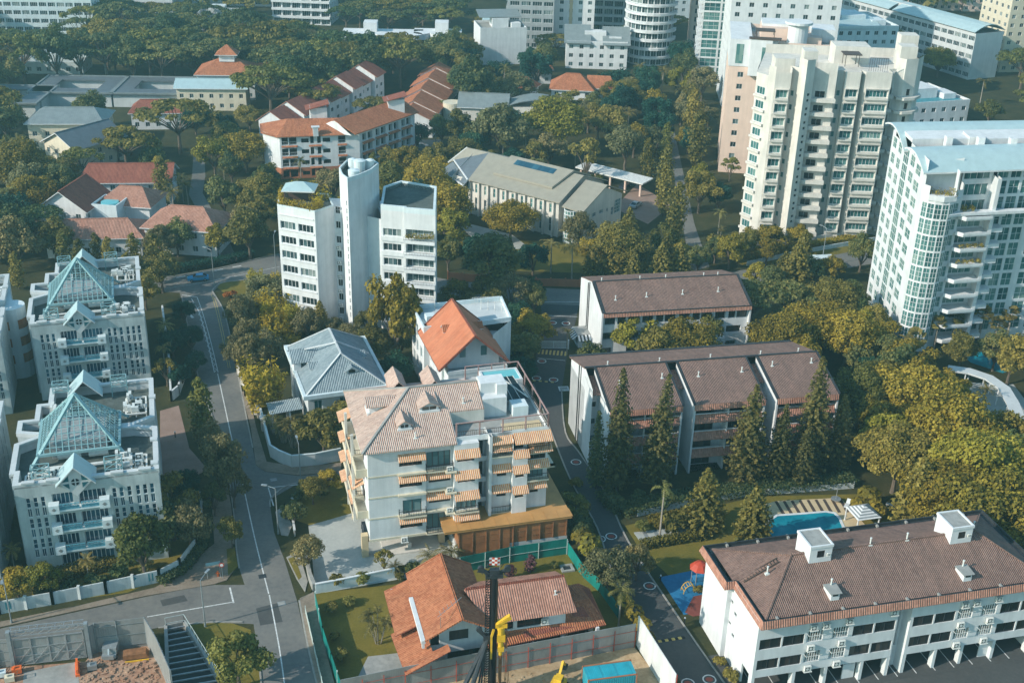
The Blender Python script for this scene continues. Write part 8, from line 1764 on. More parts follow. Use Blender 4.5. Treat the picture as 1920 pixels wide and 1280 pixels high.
for i in range(12): a, b = arc[i], arc[i + 1]; l = math.hypot(b[0] - a[0], b[1] - a[1]); wall(T, mb, a, b, 0, 52, [(.15, z + .3, l - .3, 2.0, 2, 1, 'white', 'glass') for z in [3.1 * k for k in range(16)]])
wall(T, mb, (8.5, cy), (8.5, 18), 0, 52); wall(T, mb, (8.5, 18), (-8.5, 18), 0, 52); wall(T, mb, (-8.5, 18), (-8.5, cy), 0, 52, [(2, z + .4, 4, 1.8, 3, 1) for z in [3.1 * k for k in range(16)]]); T.part('wall', mb, 'white')
for k in range(1, 17): sl_ = MB(); sl_.prism([(x * 1.14, cy + (y - cy) * 1.14) for x, y in arc], 3.1 * k - .55, 3.1 * k + .25); T.part('balcony', sl_, 'white')
finish(T, 100)
tower('apartment_tower', 'pink and maroon striped tower at the top edge left of the pale green one', 1290, 106, -4, 9, 14, 17, 3.1, 'pink', ('slot', 'win', 'win'), 1, 'the maroon striped tower', bay=3)
tower('apartment_tower', 'white tower with pale green glass strips at the upper right', 1306, 158, -6, 18, 20, 20, 3.1, 'white', ('glass', 'win', 'balc'), 1, 'the green glass strip tower', bay=6)
T = tower('apartment_tower', 'white stepped tower with pale curved roofs rising behind the pink tower', 1352, 200, -4, 34, 22, 14, 3.1, 'white', ('win', 'win', 'win'), 1, 'the white stepped tower', bay=3.8)
for x, y, w, h in ((2, 3, 9, 5), (12, 2, 10, 4), (23, 3, 9, 4.5), (14, 12, 14, 6)): mb = MB(); mb.box(x, y, 43.4, x + w, y + 7, 43.4 + h - 2); sb = T.part('roof_block', mb, 'white'); T.part('vault_roof', vault(x - .5, y - .5, x + w + .5, y - .5, 8, 43.4 + h - 3.5, 3.4), ['metal_pale', 'white'], parent=sb)
p = at(1810, 152); T = tower('apartment_block', 'long white slab block with grey vaulted roof receding at the upper right', 1814, 150, 25, 13, 112, 5, 3.2, 'palegrey', ('none', 'win', 'band'), .4, 'the long white slab', bay=3.4); r = MB(); mb = MB()
for y0, y1 in ((0, 44), (46, 66), (68, 112)):
    for i in range(6): a, b = i / 6, (i + 1) / 6; f = lambda t: 16.2 + 3.2 * math.sin(PI * (.08 + .84 * t)); r.slab([(-.6 + 14.2 * a, y0, f(a)), (-.6 + 14.2 * b, y0, f(b)), (-.6 + 14.2 * b, y1, f(b)), (-.6 + 14.2 * a, y1, f(a))], .2)
T.part('vault_roof', r, 'metal_pale')
tower('apartment_tower', 'cream tower with rows of square windows cut by the top right corner', 1872, 136, 10, 22, 20, 18, 3.1, 'beige', ('win', 'win', 'win'), 1, 'the cream corner tower', bay=3.4)
for i, (x, y, w, f, m, lab) in enumerate(((1640, 28, 12, 8, 'warmwhite', 'small white tower behind the long white slab'), (1720, 20, 24, 6, 'pink', 'pinkish block at the top edge right of the slab'), (1805, 22, 20, 6, 'pink', 'pinkish block at the top edge by the corner tower'), (1245, 40, 20, 9, 'bluewhite', 'blue-white block between the round tower and the striped tower'))): tower('apartment_block', lab, x, y, 8, w, 12, f, 3.1, m, ('win', 'win', 'win'), 1, None)
for i, (x, y, w, f, m, lab) in enumerate(((-20, 62, 40, 6, 'bluewhite', 'stepped white apartments in the upper left corner'), (70, 45, 18, 5, 'white', 'white stepped wing right of the corner apartments'), (225, 30, 22, 6, 'white', 'white block behind the trees at the top left'), (300, 18, 26, 5, 'bluewhite', 'pale block at the top edge right of the white block'), (430, 12, 22, 5, 'white', 'white block at the top edge left of the balcony tower'), (10, 138, 26, 1, 'bluewhite', 'low pale shed under the umbrella trees at the left'), (372, 60, 16, 2, 'palegrey', 'pale flat roof among dark trees near the top'))): tower('apartment_block', lab, x, y, 4, w, 12, f, 3.1, m, ('band', 'win', 'balc') if f > 3 else ('win', 'win', 'win'), 1, None)
tower('apartment_tower', 'white tower with stacked curved balconies at the top left', 512, 44, -4, 24, 16, 12, 3.1, 'white', ('balc', 'win', 'win'), 1, 'the balcony tower', bay=4)
for i, (x, y, lab) in enumerate(((640, 68, 'low white terraces with rounded balconies among trees, left part'), (775, 68, 'low white terraces with rounded balconies among trees, right part'))):
    T = Thing('apartment_block', lab, 'apartment block', at(x, y, 6)[:2], 2, 'low white terraces'); T.foot(-6, -3, 32, 12); mb = MB(); mb.box(0, 0, 0, 30 - 12 * i, 10, 7); [mb.tube((3 + k * 6, 0, 5.2), (3 + k * 6, 0, 7.4), 3, n=18) for k in range(5 - 2 * i)]; mb.prism([(8, 3), (13, 3), (13, 9), (8, 9)], 7, 10.5); T.part('wall', mb, 'whitewall'); mb = MB(); [mb.box(1 + k * 6, -2.9, 3.2, 5 + k * 6, -.3, 5.15) for k in range(5 - 2 * i)]; T.part('window_band', mb, 'glass_dark')
tower('villa', 'white cubic house with grey mono-pitch roof at centre top', 900, 122, 12, 17, 14, 4, 3.1, 'white', ('none', 'win', 'none'), .8, 'the white cubic house', xtra=lambda T, H: T.part('mono_roof', (lambda r: (r.slab([(.5, 5, H + 3.6), (16, 5, H + 3.6), (16, 13, H + 5), (.5, 13, H + 5)], .2), r)[1])(MB()), 'metal_grey'))
T = tower('villa', 'pair of houses under broad slate blue-grey roofs below the white winged tower', 1060, 128, -1, 22, 12, 3, 3.1, 'white', ('win', 'win', 'win'), .6, 'the slate twin roofs'); r = MB(); r.slab([(-.8, -1.2, 9.3), (8.8, -1.2, 9.3), (8.8, 9, 14), (-.8, 9, 14)], .2); r.slab([(13, -1.2, 9.0), (23, -1.2, 9.0), (23, 9, 13.6), (13, 9, 13.6)], .2); T.part('pitched_roof', r, 'metal_grey')
T = house('house', 'white hexagonal-fronted house at the top, left of the grey tower', 908, 42, 8, 0, 13, 12, 9, 2, 'metal_pale', 'white', 3, 3, 'x'); T = house('house', 'red gabled old house left of the long white slab', 1618, 60, 7, 0, 13, 14, 7, 3.5, 'tile_deep', 'palegrey', 0, 3, 'y', 'the old red-roofed house')
tower('podium_block', 'low block with green sports roof behind the cream tower', 1698, 240, 18, 22, 22, 2, 3.5, 'white', ('win', 'win', 'win'), .8, None, xtra=lambda T, H: T.part('sports_court', (lambda m: (m.box(1, 1, H + .06, 21, 21, H + .12), m)[1])(MB()), 'tealdark'))
for x, y, w, lab in ((1470, 60, 22, 'pale roofs stepping down behind the white stepped tower, left part'), (1540, 95, 26, 'pale roofs stepping down behind the white stepped tower, right part')): tower('apartment_block', lab, x, y + 60, 10, w, 26, 6, 3.1, 'bluewhite', ('win', 'win', 'none'), 1, None, xtra=lambda T, H: T.part('vault_roof', vault(0, 0, 20, 0, 20, H, 3), ['metal_pale', 'white']))
# curved white walkway by the pool of the glass tower
T = Thing('covered_walkway', 'curved white covered walkway beside the pool of the glass tower', 'walkway', (80, 186), 0, short='the curved walkway'); mb = MB(); m2 = MB(); pts = [at(*q, 3.6) - Vector((80, 186, 0)) for q in ((1778, 684), (1820, 690), (1862, 704), (1894, 726), (1912, 756), (1925, 790), (1945, 830))]
for i in range(len(pts) - 1):
    a, b = pts[i], pts[i + 1]; d = (b - a).normalized(); n = Vector((d.y, -d.x, 0)) * 2.0; [m2.tube((q.x, q.y, 0), (q.x, q.y, 3.4), .13) for q in (a + n * .9, a + n * .1)]

ed = []
for i, q in enumerate(pts):
    d = (pts[min(i + 1, len(pts) - 1)] - pts[max(0, i - 1)]).normalized(); ed.append(q + Vector((d.y, -d.x, 0)) * 2.2)
for i in range(len(pts) - 1): mb.face([ed[i], ed[i + 1], pts[i + 1], pts[i]]); dz = Vector((0, 0, .3)); mb.face([pts[i] - dz, pts[i + 1] - dz, ed[i + 1] - dz, ed[i] - dz]); mb.face([ed[i] - dz, ed[i + 1] - dz, ed[i + 1], ed[i]]); mb.face([pts[i + 1] - dz, pts[i] - dz, pts[i], pts[i + 1]])
T.part('roof', mb, 'palegrey'); T.part('post', m2, 'white'); FOOT.append([(88, 197), (100, 180), (86, 172), (78, 190)])
sheet('terrace', [(1770, 715), (1900, 720), (1960, 800), (1960, 880), (1840, 790)], 'paving', .016); W = pxpoly([(1800, 662), (1850, 660), (1880, 664), (1905, 690), (1880, 700), (1820, 680)])[::-1]; mb = MB(); mb.face([(q[0], q[1], .06) for q in W]); struct(mb.build('pool_water', 'water'))
# ------------------------------------------------------------------ planting
for k, l in {
 'broadleaf_tree': [(443, 1225, 108), (262, 1010, 105, 1.25), (432, 990, 48, 1.3), (318, 935, 96, 1.3), (1240, 652, 95), (605, 800, 92), (645, 775, 60), (1330, 622, 66), (1075, 945, 62), (700, 640, 70), (690, 600, 46), (1160, 440, 100), (1690, 835, 140), (1640, 600, 70), (1805, 652, 66), (1900, 668, 80), (1560, 548, 100), (585, 912, 52), (1100, 350, 70), (725, 300, 44), (300, 500, 70), (270, 540, 60), (465, 430, 80), (100, 440, 70)],
 'golden_tree': [(30, 300, 100), (60, 352, 84), (218, 262, 60), (300, 318, 56), (405, 440, 60), (75, 1078, 70), (30, 1092, 62), (1190, 622, 84), (1290, 632, 112), (1000, 612, 74), (738, 580, 104, 1.6), (958, 395, 88), (835, 372, 100), (800, 335, 90), (858, 545, 62), (760, 300, 56), (1470, 620, 115), (1530, 598, 120), (1595, 612, 115), (1505, 655, 90), (1720, 722, 150), (1790, 790, 170), (1845, 858, 180), (1870, 940, 180), (1770, 905, 150), (1045, 215, 110), (615, 895, 46), (1370, 465, 60), (1440, 465, 50), (460, 270, 80), (400, 285, 70), (790, 395, 60), (850, 420, 70)],
 'grey_tree': [(398, 828, 62, 1.4), (470, 662, 62, 1.3), (505, 648, 60, 1.2), (352, 975, 84, 1.2), (415, 865, 80, 1.45), (436, 905, 60, 1.3), (577, 1030, 68), (1140, 1060, 92), (1195, 1050, 62), (958, 545, 72), (490, 545, 64), (448, 585, 58, 1.3), (462, 625, 56, 1.3), (440, 655, 50, 1.3), (575, 605, 56), (660, 625, 50), (940, 235, 100), (1085, 430, 64), (1200, 470, 60), (1175, 268, 74), (530, 540, 60)],
 'green_tree': [(400, 930, 48, 1.3), (168, 196, 64), (110, 336, 70), (20, 430, 90), (330, 440, 60), (550, 958, 46), (310, 975, 96), (980, 645, 70), (925, 485, 110), (880, 150, 90), (840, 470, 56), (1610, 660, 66), (1870, 652, 66), (1110, 672, 60), (1090, 985, 46), (750, 640, 50), (640, 650, 40), (1420, 640, 40)],
 'dark_tree': [(322, 640, 50), (338, 700, 44), (350, 905, 56, 1.2), (365, 678, 42), (345, 582, 42), (358, 632, 46), (900, 470, 70), (1300, 560, 60), (1000, 480, 60), (980, 690, 56), (960, 660, 50), (940, 600, 50), (1640, 690, 60), (740, 690, 60), (330, 630, 36)],
 'open_tree': [(310, 688, 50), (720, 1048, 42), (1000, 285, 60), (1100, 290, 80), (1370, 310, 40), (830, 200, 30), (1055, 190, 50)],
 'dark_rain_tree': [(1415, 548, 130), (1485, 545, 120), (60, 400, 120)],
 'rain_tree': [(330, 200, 150), (230, 250, 120), (150, 290, 90), (700, 190, 80), (590, 160, 110)],
 'column_tree': [(375, 765, 50), (1250, 270, 30), (1249, 312, 34), (1247, 355, 38), (1270, 395, 40), (1262, 430, 38), (700, 310, 22), (290, 480, 40), (250, 470, 30), (180, 470, 26), (150, 480, 30), (120, 470, 34), (205, 480, 28), (30, 505, 30), (1215, 300, 34), (1300, 215, 40), (1310, 262, 44), (240, 510, 34)],
   'soft_conifer': [(1325, 945, 92), (1415, 978, 86), (1725, 935, 110), (600, 598, 42), (1150, 485, 56), (1112, 495, 46), (1240, 500, 60), (1190, 512, 50), (1275, 495, 56)],
 'palm_tree': [(20, 1030, 44), (160, 1048, 40), (312, 905, 44), (1165, 1105, 60), (1065, 622, 34), (340, 335, 34), (322, 328, 30), (350, 345, 30), (1075, 462, 48), (1035, 455, 44), (815, 180, 26), (1180, 210, 36), (1160, 205, 32), (420, 320, 30), (310, 610, 40), (305, 650, 38), (1415, 775, 30), (1850, 730, 40), (1080, 275, 30), (885, 555, 30), (1410, 398, 26), (1440, 402, 26), (1518, 388, 24), (1542, 396, 26), (1350, 400, 30), (1110, 470, 40), (1705, 640, 44)],
 'royal_palm': [(1245, 918, 64)],
 'fan_palm': [(1760, 604, 36), (1793, 597, 34), (1845, 586, 38), (1898, 586, 36), (1872, 608, 32), (1716, 636, 44), (1625, 740, 30)],
 'short_palm': [(806, 1040, 62), (846, 1030, 66), (737, 1060, 40)],
 'clump_palm': [(708, 1160, 56), (530, 792, 42), (548, 800, 44), (512, 782, 36)],
 'big_leaf_plant': [(1090, 1002, 48), (1108, 1018, 46), (1098, 1030, 36), (1170, 1128, 44), (1188, 1148, 44), (1205, 1170, 40), (1630, 930, 54), (1612, 945, 40), (1645, 955, 40)],
 'bamboo_clump': [(487, 715, 116), (505, 575, 80), (540, 590, 60), (515, 605, 70)],
 'shrub': [(632, 1088, 36), (681, 1084, 36), (622, 1138, 30), (655, 1125, 28), (640, 1226, 34), (628, 1192, 24), (1040, 1058, 20), (1080, 905, 30), (1060, 1000, 30), (1205, 985, 30), (1370, 1265, 40), (1350, 1240, 30), (1260, 975, 60), (1290, 968, 50), (1600, 730, 40), (750, 1080, 20), (1310, 1105, 24), (1330, 1120, 26), (1215, 1195, 30)],
 'green_shrub': [(775, 1064, 36), (80, 1105, 40), (130, 1098, 40), (180, 1085, 46), (220, 1070, 40), (270, 1060, 36), (120, 1075, 30), (1250, 940, 40), (1150, 935, 40), (540, 960, 30), (600, 920, 36), (560, 930, 30), (1150, 900, 40), (1200, 930, 40)],
 'orange_shrub': [(432, 552, 30), (440, 566, 28), (436, 580, 26)],
 'purple_shrub': [(958, 1070, 22), (995, 1056, 26)]}.items():
    for q in l: tpx(k, *q)
def tip(kind, tx, ty, yl, R):
    """stands at local depth yl in front of the three-bay block with its tip on that pixel"""
    for i in range(300):
        H = 5 + i * .06; p = at(tx, ty, H)
        if (p - SF.loc).dot(SF.uy) < yl: break
    plant(kind, p.x, p.y, R, H / PROTO[kind]['H'] * PROTO[kind]['R'] / R)
for q in ((1172, 697, -4, 3.0), (1245, 695, -4, 3.1), (1418, 712, -4.5, 3.6), (1475, 755, -5.5, 2.7), (1548, 672, -4, 3.5), (1592, 745, -3, 2.8), (1520, 800, -7, 2.2)): tip('tall_conifer', *q)
tip('dark_conifer', 1127, 768, -2.5, 1.7)
KEEP = [(1079, 300, 1225, 354), (358, 100, 445, 160), (310, 140, 420, 185), (35, 185, 185, 250), (55, 230, 175, 292), (35, 145, 150, 185), (200, 150, 290, 182), (135, 285, 280, 333), (75, 340, 175, 392), (180, 360, 260, 385), (262, 370, 382, 425), (70, 412, 200, 432), (235, 182, 300, 222), (495, 185, 760, 300), (490, 115, 700, 235), (735, 120, 845, 212), (850, 280, 1200, 372), (842, 168, 1000, 212), (1030, 133, 1122, 180), (900, 62, 975, 122), (1058, 72, 1180, 128), (1180, 0, 1260, 122), (505, 0, 615, 45), (615, 35, 830, 70), (1350, 60, 1660, 430), (1630, 230, 1920, 560), (1660, 10, 1885, 150), (320, 480, 520, 550), (1236, 190, 1280, 330), (0, 0, 105, 60), (1785, 682, 1920, 780), (1013, 560, 1087, 660)]
def hidden(x, y, R, H):
    """would a tree there stand in front of something the photograph shows clearly?"""
    bx, by, _ = proj((x, y, 0)); tx, ty, d = proj((x, y, H * .95)); w = R * .75 * FPX / d
    return any(tx + w > a and tx - w < c and ty < f - 6 and by > f - 4 and ty > b - 60 for a, b, c, f in KEEP)
def hedge(name, lab, pts, w, h, mat, n, seed=1, world=None):
    """clipped hedge: many leaf tufts filling a long box"""
    P = world or [at(*q) for q in pts]; mb = MB(); r = random.Random(seed); o = P[0]
    for i in range(len(P) - 1):
        a, b = P[i] - o, P[i + 1] - o; d = (b - a); nn = Vector((-d.y, d.x, 0)).normalized()
        for j in range(int(d.length * n)):
            p = a + d * r.random() + nn * r.uniform(-w / 2, w / 2); p.z = h * math.sqrt(r.random()); s = .24 * r.uniform(.7, 1.3); card(mb, p, (rdir(r) * .8 + Vector((0, -.2, .8))).normalized(), s, s * 1.2, r)
    e = link(name, None, None, o); tag(e, lab, 'hedge'); mb.build('foliage', mat, e)
hedge('hedge', 'bright clipped hedge between the striped path and the play lawn', [(1200, 1028), (1260, 1018), (1325, 1008)], 1.4, 1.3, 'leaf_lawn', 260)
hedge('hedge', 'clipped yellow green hedge blocks behind the royal palm', [(1220, 985), (1285, 972)], 3.0, 1.0, 'leaf_lawn', 480, 2)
hedge('hedge', 'dark hedge under the curved garden wall of the near pyramid block', [(302, 1098), (345, 1070), (378, 1030), (388, 975)], 1.8, 1.2, 'leaf_green', 260, 3)
hedge('hedge', 'dark clipped hedge along the outer edge of the curved road', [(240, 522), (311, 514), (425, 494), (475, 480)], 2.2, 1.7, 'leaf_deep', 260, 4)
hedge('hedge', 'low planted strip with rusty flowers along the white planter wall', [(1400, 486), (1500, 466), (1620, 446)], 2.4, 1.2, 'leaf_gold', 200, 5)
hedge('hedge', 'shrub border at the foot of the conifers along the lane', [(1130, 930), (1165, 965), (1300, 935), (1450, 920), (1600, 905)], 3.0, 1.5, 'leaf_green', 260, 6)
hedge('hedge', 'garden shrubs along the front of the near pyramid block', [(60, 1098), (150, 1075), (250, 1050)], 2.5, 1.4, 'leaf_olive', 260, 7)
hedge('hedge', 'narrow planting along the forecourt wall', [(640, 1094), (700, 1082), (780, 1064)], .8, .7, 'leaf_olive', 160, 8)
B_ = ['broadleaf_tree', 'golden_tree', 'green_tree', 'grey_tree', 'broadleaf_tree', 'dark_tree']
wood([(-80, 300), (300, 290), (330, 400), (330, 480), (310, 515), (-80, 520)], B_ + ['dark_tree', 'palm_tree', 'column_tree'], (3.2, 5.2), 1.25, 900, 3, 30)
wood([(360, 240), (500, 240), (510, 330), (520, 480), (440, 480), (390, 420), (330, 300)], B_, (3.0, 4.6), 1.2, 500, 4, 15)
wood([(560, 320), (880, 240), (1000, 260), (1230, 300), (1240, 380), (1190, 420), (860, 440), (830, 520), (560, 520)], B_ + ['palm_tree'], (3.2, 5.2), 1.25, 1400, 5, 34)
wood([(760, 190), (1250, 170), (1250, 300), (1000, 260), (800, 280)], B_ + ['palm_tree', 'dark_tree'], (3.6, 6), 1.2, 800, 6, 28)
wood([(1250, 130), (1345, 150), (1350, 320), (1390, 470), (1300, 470), (1270, 300)], B_ + ['palm_tree'], (3.0, 5), 1.2, 500, 7, 16)
wood([(-120, 112), (850, 108), (850, 150), (500, 230), (-120, 300)], ['rain_tree', 'dark_rain_tree', 'dark_rain_tree', 'rain_tree', 'green_tree'], (5.0, 7), 1.05, 3500, 8, 100)
wood([(840, 100), (940, 108), (1050, 150), (1190, 140), (1320, 130), (1340, 160), (840, 180)], ['green_tree', 'broadleaf_tree', 'dark_tree', 'palm_tree'], (4.2, 6.5), 1.15, 900, 9, 26)
wood([(1690, 100), (2000, 110), (2000, 260), (1710, 230)], ['broadleaf_tree', 'golden_tree', 'rain_tree', 'palm_tree'], (4, 6), 1.2, 500, 10, 20)
wood([(1580, 30), (1640, 60), (1720, 190), (1660, 190), (1560, 90)], B_, (4, 5.5), 1.2, 300, 11, 10)
wood([(1590, 690), (1960, 700), (1990, 960), (1620, 930)], ['golden_tree', 'broadleaf_tree', 'golden_tree', 'green_tree'], (3.6, 5.2), 1.25, 700, 12, 20)
wood([(1100, 480), (1640, 470), (1640, 516), (1420, 560), (1410, 512), (1100, 515)], ['soft_conifer', 'broadleaf_tree', 'golden_tree', 'green_tree'], (2.6, 3.8), 1.25, 500, 13, 18)
wood([(905, 560), (1005, 560), (1000, 720), (960, 720)], ['green_tree', 'dark_tree', 'broadleaf_tree'], (2.2, 3.2), 1.3, 300, 14, 8)
wood([(436, 545), (520, 530), (570, 600), (640, 640), (540, 660), (500, 700), (455, 690)], ['bamboo_clump', 'grey_tree', 'bamboo_clump', 'shrub'], (1.8, 2.8), 1.3, 400, 15, 10)
wood([(1330, 440), (1640, 420), (1640, 450), (1340, 480)], ['palm_tree', 'shrub', 'golden_tree'], (2.2, 3.2), 1.6, 300, 16, 12)
wood([(1400, 600), (1650, 600), (1660, 720), (1420, 660)], ['golden_tree', 'green_tree', 'broadleaf_tree'], (3, 4.4), 1.25, 300, 17, 9)
wood([(-150, 48), (850, 40), (850, 104), (-150, 106)], ['rain_tree', 'dark_rain_tree'], (4.6, 6.0), 1.1, 1500, 18, 44, .8)
wood([(850, 30), (1330, 30), (1330, 95), (1050, 120), (950, 95)], ['dark_rain_tree', 'rain_tree'], (4, 5), 1.1, 600, 19, 14, .7)
wood([(1990, 420), (2350, 420), (2350, 1100), (2010, 1000)], ['golden_tree', 'broadleaf_tree', 'green_tree'], (4, 6), 1.5, 400, 21, 16)
# far-off woods beyond the towers: one mass
mb = MB(); rr = random.Random(77)
for _ in range(900):
    p = at(rr.uniform(-250, 2150), 30 - 330 * rr.random() ** 1.6)
    if p.y > 1500 or p.y < 500: continue
    if not clear(p.x, p.y, 6): continue
    s = rr.uniform(5, 9); clump(mb, (p.x, p.y, s * .9), s, 26, 2.6, rr, -.1, .9)
o = mb.build('woodland', 'leaf_green'); tag(o, 'far woods between the distant buildings along the top edge', 'woods', kind='stuff')
label_plants()
# ------------------------------------------------------------------ cars, lamps, signs
for i, q in enumerate(([(455, 1000), (478, 995), (482, 1020), (460, 1026)], [(480, 1140), (520, 1130), (530, 1165), (488, 1172)], [(425, 850), (440, 847), (447, 880), (431, 884)], [(300, 1125), (345, 1115), (352, 1126), (305, 1136)], [(398, 640), (410, 638), (416, 665), (404, 668)], [(1150, 1010), (1172, 1008), (1182, 1030), (1158, 1033)], [(540, 1215), (570, 1208), (578, 1240), (548, 1246)])): sheet('road_patch', q, 'asphalt_dark' if i % 2 else 'asphalt', .031 + .0004 * i)
for i, (x, y, lab) in enumerate(((492, 1080, 'dark square drain cover on the junction beside the centre line'), (528, 1131, 'pale outlined inspection cover right of the centre line'), (513, 899, 'framed inspection cover at the mouth of the side street'))): p = at(x, y); T = Thing('drain_cover', lab, 'drain cover', (p.x, p.y, .03), 20, 'road covers'); mb = MB(); mb.box(-.5, -.45, 0, .5, .45, .012); T.part('frame', mb, 'greyframe' if i else 'dark'); mb = MB(); mb.box(-.4, -.35, .012, .4, .35, .018); T.part('lid', mb, 'dark' if i == 0 else 'concrete')
def car(lab, px, py, deg, paint, z=.03):
    p = at(px, py); T = Thing('parked_car' if 'park' in lab else 'car', lab, 'car', (p.x, p.y, z), deg, 'cars'); k = paint
    def prof(pts, w0, w1=None):
        def mk(mb):
            w1_ = w1 or w0
            for i in range(len(pts)):
                a, b = pts[i], pts[(i + 1) % len(pts)]; mb.face([(a[0], -a[2], a[1]), (b[0], -b[2], b[1]), (b[0], b[2], b[1]), (a[0], a[2], a[1])][::-1])
            mb.face([(a[0], -a[2], a[1]) for a in pts]); mb.face([(a[0], a[2], a[1]) for a in pts][::-1])
        return mk
    body = [(-2.15, .35, .8), (2.15, .35, .8), (2.2, .65, .84), (1.9, .86, .84), (1.0, .95, .86), (-1.7, .98, .86), (-2.15, .85, .82)]
    cab = [(1.05, .93, .78), (.35, 1.42, .62), (-1.0, 1.46, .62), (-1.85, .96, .76)]
    T.inst('body', ('cb', k), prof(body, .85), [k], (0, 0, 0)); T.inst('roof', ('cr', k), prof(cab, .6), [k], (0, 0, 0)); T.inst('window', 'cw', lambda m: (m.face([(1.0, -.68, .99), (1.0, .68, .99), (.42, .57, 1.40), (.42, -.57, 1.40)]), m.face([(-1.8, .66, 1.0), (-1.8, -.66, 1.0), (-1.06, -.57, 1.43), (-1.06, .57, 1.43)]), [m.face([(.8, s * .775, 1.0), (-1.55, s * .775, 1.0), (-1.0, s * .655, 1.39), (.3, s * .655, 1.37)][::-s]) for s in (1, -1)]), ['carglass'], (.02, 0, .012)); wheels(T, [(x, y) for x in (-1.35, 1.35) for y in (-.78, .78)], .32, .2)
    for y in (-.6, .6): T.inst('headlight', 'chl', lambda m: m.box(0, -.17, .6, .06, .17, .74), ['white'], (2.14, y, 0))
car('bright blue sports car turning on the curved road', 372, 526, 196, 'bluecar'); car('silver car parked beside the L-shaped block', 790, 278, 10, 'silvercar'); car('pale blue car parked at the right end of the hall', 1192, 388, 60, 'silvercar')
for i, (x, y, lab) in enumerate(((1105, 332, 'dark car parked under the shelter, leftmost of three'), (1140, 342, 'dark car parked under the shelter, middle one of three'), (1172, 352, 'dark car parked under the shelter, rightmost of three'))): car(lab, x, y, 58, 'darkcar')
car('dark blue car parked beneath the left corner of the awning apartments', 690, 1000, 100, 'darkcar'); car('white car waiting on the far avenue at the upper right', 1612, 25, 100, 'silvercar'); car('dark car on the far avenue at the upper right', 1605, 55, 100, 'darkcar'); car('silver car parked behind the curved-roof glass tower', 1765, 205, 60, 'silvercar')
def lamp(lab, px, py, h, az):
    p = at(px, py); T = Thing('street_lamp', lab, 'street lamp', (p.x, p.y), az, 'street lamps'); mb = MB(); mb.tube((0, 0, 0), (0, 0, h), .1, .06, 8); mb.tube((0, 0, 0), (0, 0, .5), .16, .14, 8); mb.tube((0, 0, h), (1.4, 0, h + .35), .05, .04, 6); T.part('pole', mb, 'galv'); mb = MB(); mb.box(1.2, -.16, h + .28, 2.0, .16, h + .42); T.part('lamp_head', mb, 'steel')
lamp('street lamp at the lower edge of the cross road, shadow across the junction', 385, 1174, 7.2, 70); lamp('street lamp on the pavement in front of the garden wall at far left', 22, 1168, 7.2, -70); lamp('street lamp at the forecourt corner right of the main road', 522, 1000, 7.6, 170); lamp('street lamp by the stepped garden wall below the villa', 564, 902, 6.6, 110); lamp('street lamp inside the curve behind the blue car', 402, 536, 8, 160); lamp('tall street lamp left of the white roof-garden tower', 518, 516, 9, 90); lamp('street lamp on the verge before the cream tower', 1540, 500, 9, 130)
p = at(414, 1082); T = Thing('street_sign', 'blue-green street name sign on two posts at the junction corner', 'street sign', (p.x, p.y, .12), 20); mb = MB(); mb.tube((0, 0, 0), (0, 0, 2.6), .05); mb.tube((-1.7, 0, 0), (-1.7, 0, 2.6), .05); T.part('post', mb, 'steel'); mb = MB(); mb.box(-1.8, -.04, 2.1, .1, .04, 2.55); T.part('sign_plate', mb, 'tealmetal')
p = at(418, 1085); T = Thing('traffic_sign', 'small round red traffic sign beside the street name sign', 'traffic sign', (p.x, p.y, .12), 10); mb = MB(); mb.tube((0, 0, 0), (0, 0, 2.2), .04); T.part('post', mb, 'steel'); mb = MB(); mb.tube((0, -.05, 2.2), (0, -.02, 2.2), .35, n=16); T.part('disc', mb, 'redpaint'); mb = MB(); mb.tube((0, -.06, 2.2), (0, -.052, 2.2), .22, n=16); T.part('disc_face', mb, 'white')
p = at(409, 1081); T = Thing('hydrant', 'small orange-red hydrant post on the corner verge', 'hydrant', (p.x, p.y, .12)); mb = MB(); mb.tube((0, 0, 0), (0, 0, .7), .14, n=10); mb.tube((0, 0, .7), (0, 0, .9), .17, .05, 10); T.part('barrel', mb, 'orangepaint'); mb = MB(); mb.tube((-.28, 0, .5), (.28, 0, .5), .07); T.part('nozzle', mb, 'orangepaint')
p = at(1057, 690); T = Thing('drain_cover', 'pale framed drain cover beside the lane', 'drain cover', at(1057, 729)[:2], 8); mb = MB(); parapet(mb, [(-.9, -.8), (.9, -.8), (.9, .8), (-.9, .8)], 0, .12, .2); T.part('frame', mb, 'whitepaint'); mb = MB(); mb.box(-.7, -.6, .02, .7, .6, .08); T.part('lid', mb, 'concrete')
T = Thing('inspection_chamber', 'pale square inspection chamber on the lawn behind the red tiled house', 'inspection chamber', at(1063, 1066)[:2], 15); mb = MB(); parapet(mb, [(-.9, -.8), (.9, -.8), (.9, .8), (-.9, .8)], 0, .25, .35); T.part('frame', mb, 'concrete'); mb = MB(); mb.box(-.5, -.4, .03, .5, .4, .12); T.part('lid', mb, 'dark')
for i, (x, y, lab) in enumerate(((1238, 1090, 'dark bollard light at the corner of the play area'), (329, 820, 'dark bollard light on the pink drive'), (1283, 1170, 'dark bollard light beside the lane hump'))): p = at(x, y); T = Thing('bollard', lab, 'bollard', (p.x, p.y), 0, 'bollard lights'); mb = MB(); mb.tube((0, 0, 0), (0, 0, 1.0), .09); T.part('post', mb, 'black'); mb = MB(); mb.tube((0, 0, 1.0), (0, 0, 1.15), .13, .1); T.part('lamp_head', mb, 'white')
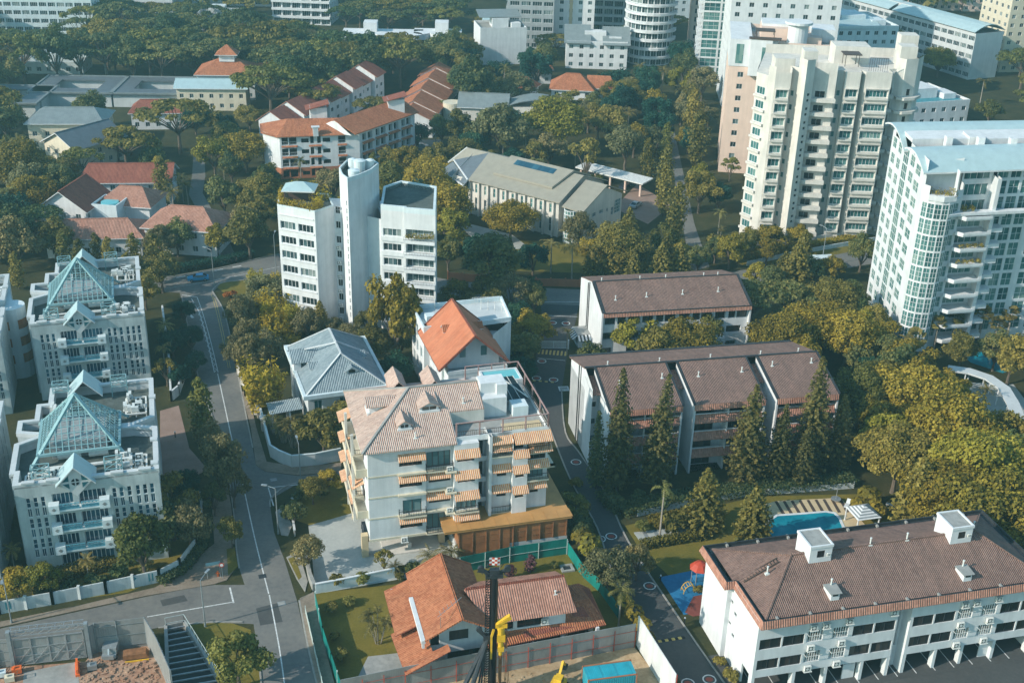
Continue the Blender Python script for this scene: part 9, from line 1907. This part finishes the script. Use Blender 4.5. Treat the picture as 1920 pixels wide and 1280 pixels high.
p = at(1385, 985); T = Thing('bus', 'pale single-deck bus on the avenue behind the trees', 'bus', at(1520, 505)[:2], 12); mb = MB(); mb.box(-5, -1.2, .4, 5, 1.2, 2.9); mb.box(-3, -.8, 2.9, 1, .8, 3.15); T.part('body', mb, 'bluewhite'); mb = MB(); mb.box(-4.6, -1.23, 1.3, 4.8, 1.23, 2.3); T.part('window', mb, 'carglass'); wheels(T, [(x, y) for x in (-3, 3) for y in (-1.05, 1.05)], .48, .3)
# ------------------------------------------------------------------ light, air
SUN_EL, SUN_AZ = math.radians(29.5), math.radians(207.5)      # azimuth of the direction towards the sun, counter-clockwise from +x
sd = Vector((math.cos(SUN_EL) * math.cos(SUN_AZ), math.cos(SUN_EL) * math.sin(SUN_AZ), math.sin(SUN_EL)))
sun = bpy.data.lights.new('sun', 'SUN'); sun.energy = SUN_E; sun.angle = math.radians(.53); sun.color = (1.0, .925, .81)
so = link('sun', sun, None, (0, 0, 200)); so.rotation_euler = (-sd).to_track_quat('-Z', 'Y').to_euler()
wd = bpy.data.worlds.new('World'); SC.world = wd; wd.use_nodes = True; nt = wd.node_tree; bg = nt.nodes['Background']
sky = nt.nodes.new('ShaderNodeTexSky'); sky.sky_type = 'NISHITA'; sky.sun_disc = False; sky.sun_elevation = SUN_EL; sky.sun_rotation = PI / 2 - SUN_AZ; sky.air_density = 1.3; sky.dust_density = 1.0; sky.ozone_density = 2.0
mx = nt.nodes.new('ShaderNodeMix'); mx.data_type = 'RGBA'; mx.blend_type = 'MULTIPLY'; mx.inputs[0].default_value = 1; mx.inputs[7].default_value = SKY_TINT
nt.links.new(sky.outputs[0], mx.inputs[6]); nt.links.new(mx.outputs[2], bg.inputs[0]); bg.inputs[1].default_value = SKY_S
if HAZE:
    hz = MB(); hz.box(-1530, -230, -3.5, 1530, 2430, 125); hm = bpy.data.materials.new('haze'); hm.use_nodes = True; n = hm.node_tree; n.nodes.remove(n.nodes['Principled BSDF'])
    pv = n.nodes.new('ShaderNodeVolumePrincipled'); pv.inputs['Density'].default_value = HAZE; pv.inputs['Color'].default_value = HAZE_C; pv.inputs['Anisotropy'].default_value = .2
    n.links.new(pv.outputs[0], n.nodes['Material Output'].inputs['Volume']); M['haze'] = hm
    ho = hz.build('haze', 'haze'); ho['kind'] = 'stuff'
v = SC.view_settings; v.view_transform = 'Standard'; v.look = 'None'; v.gamma = 1; v.exposure = EXPO
SC.render.engine = 'CYCLES'
SC.cycles.max_bounces = 6; SC.cycles.diffuse_bounces = 3; SC.cycles.glossy_bounces = 2; SC.cycles.transmission_bounces = 2; SC.cycles.volume_bounces = 0; SC.cycles.transparent_max_bounces = 4
SC.cycles.use_denoising = True
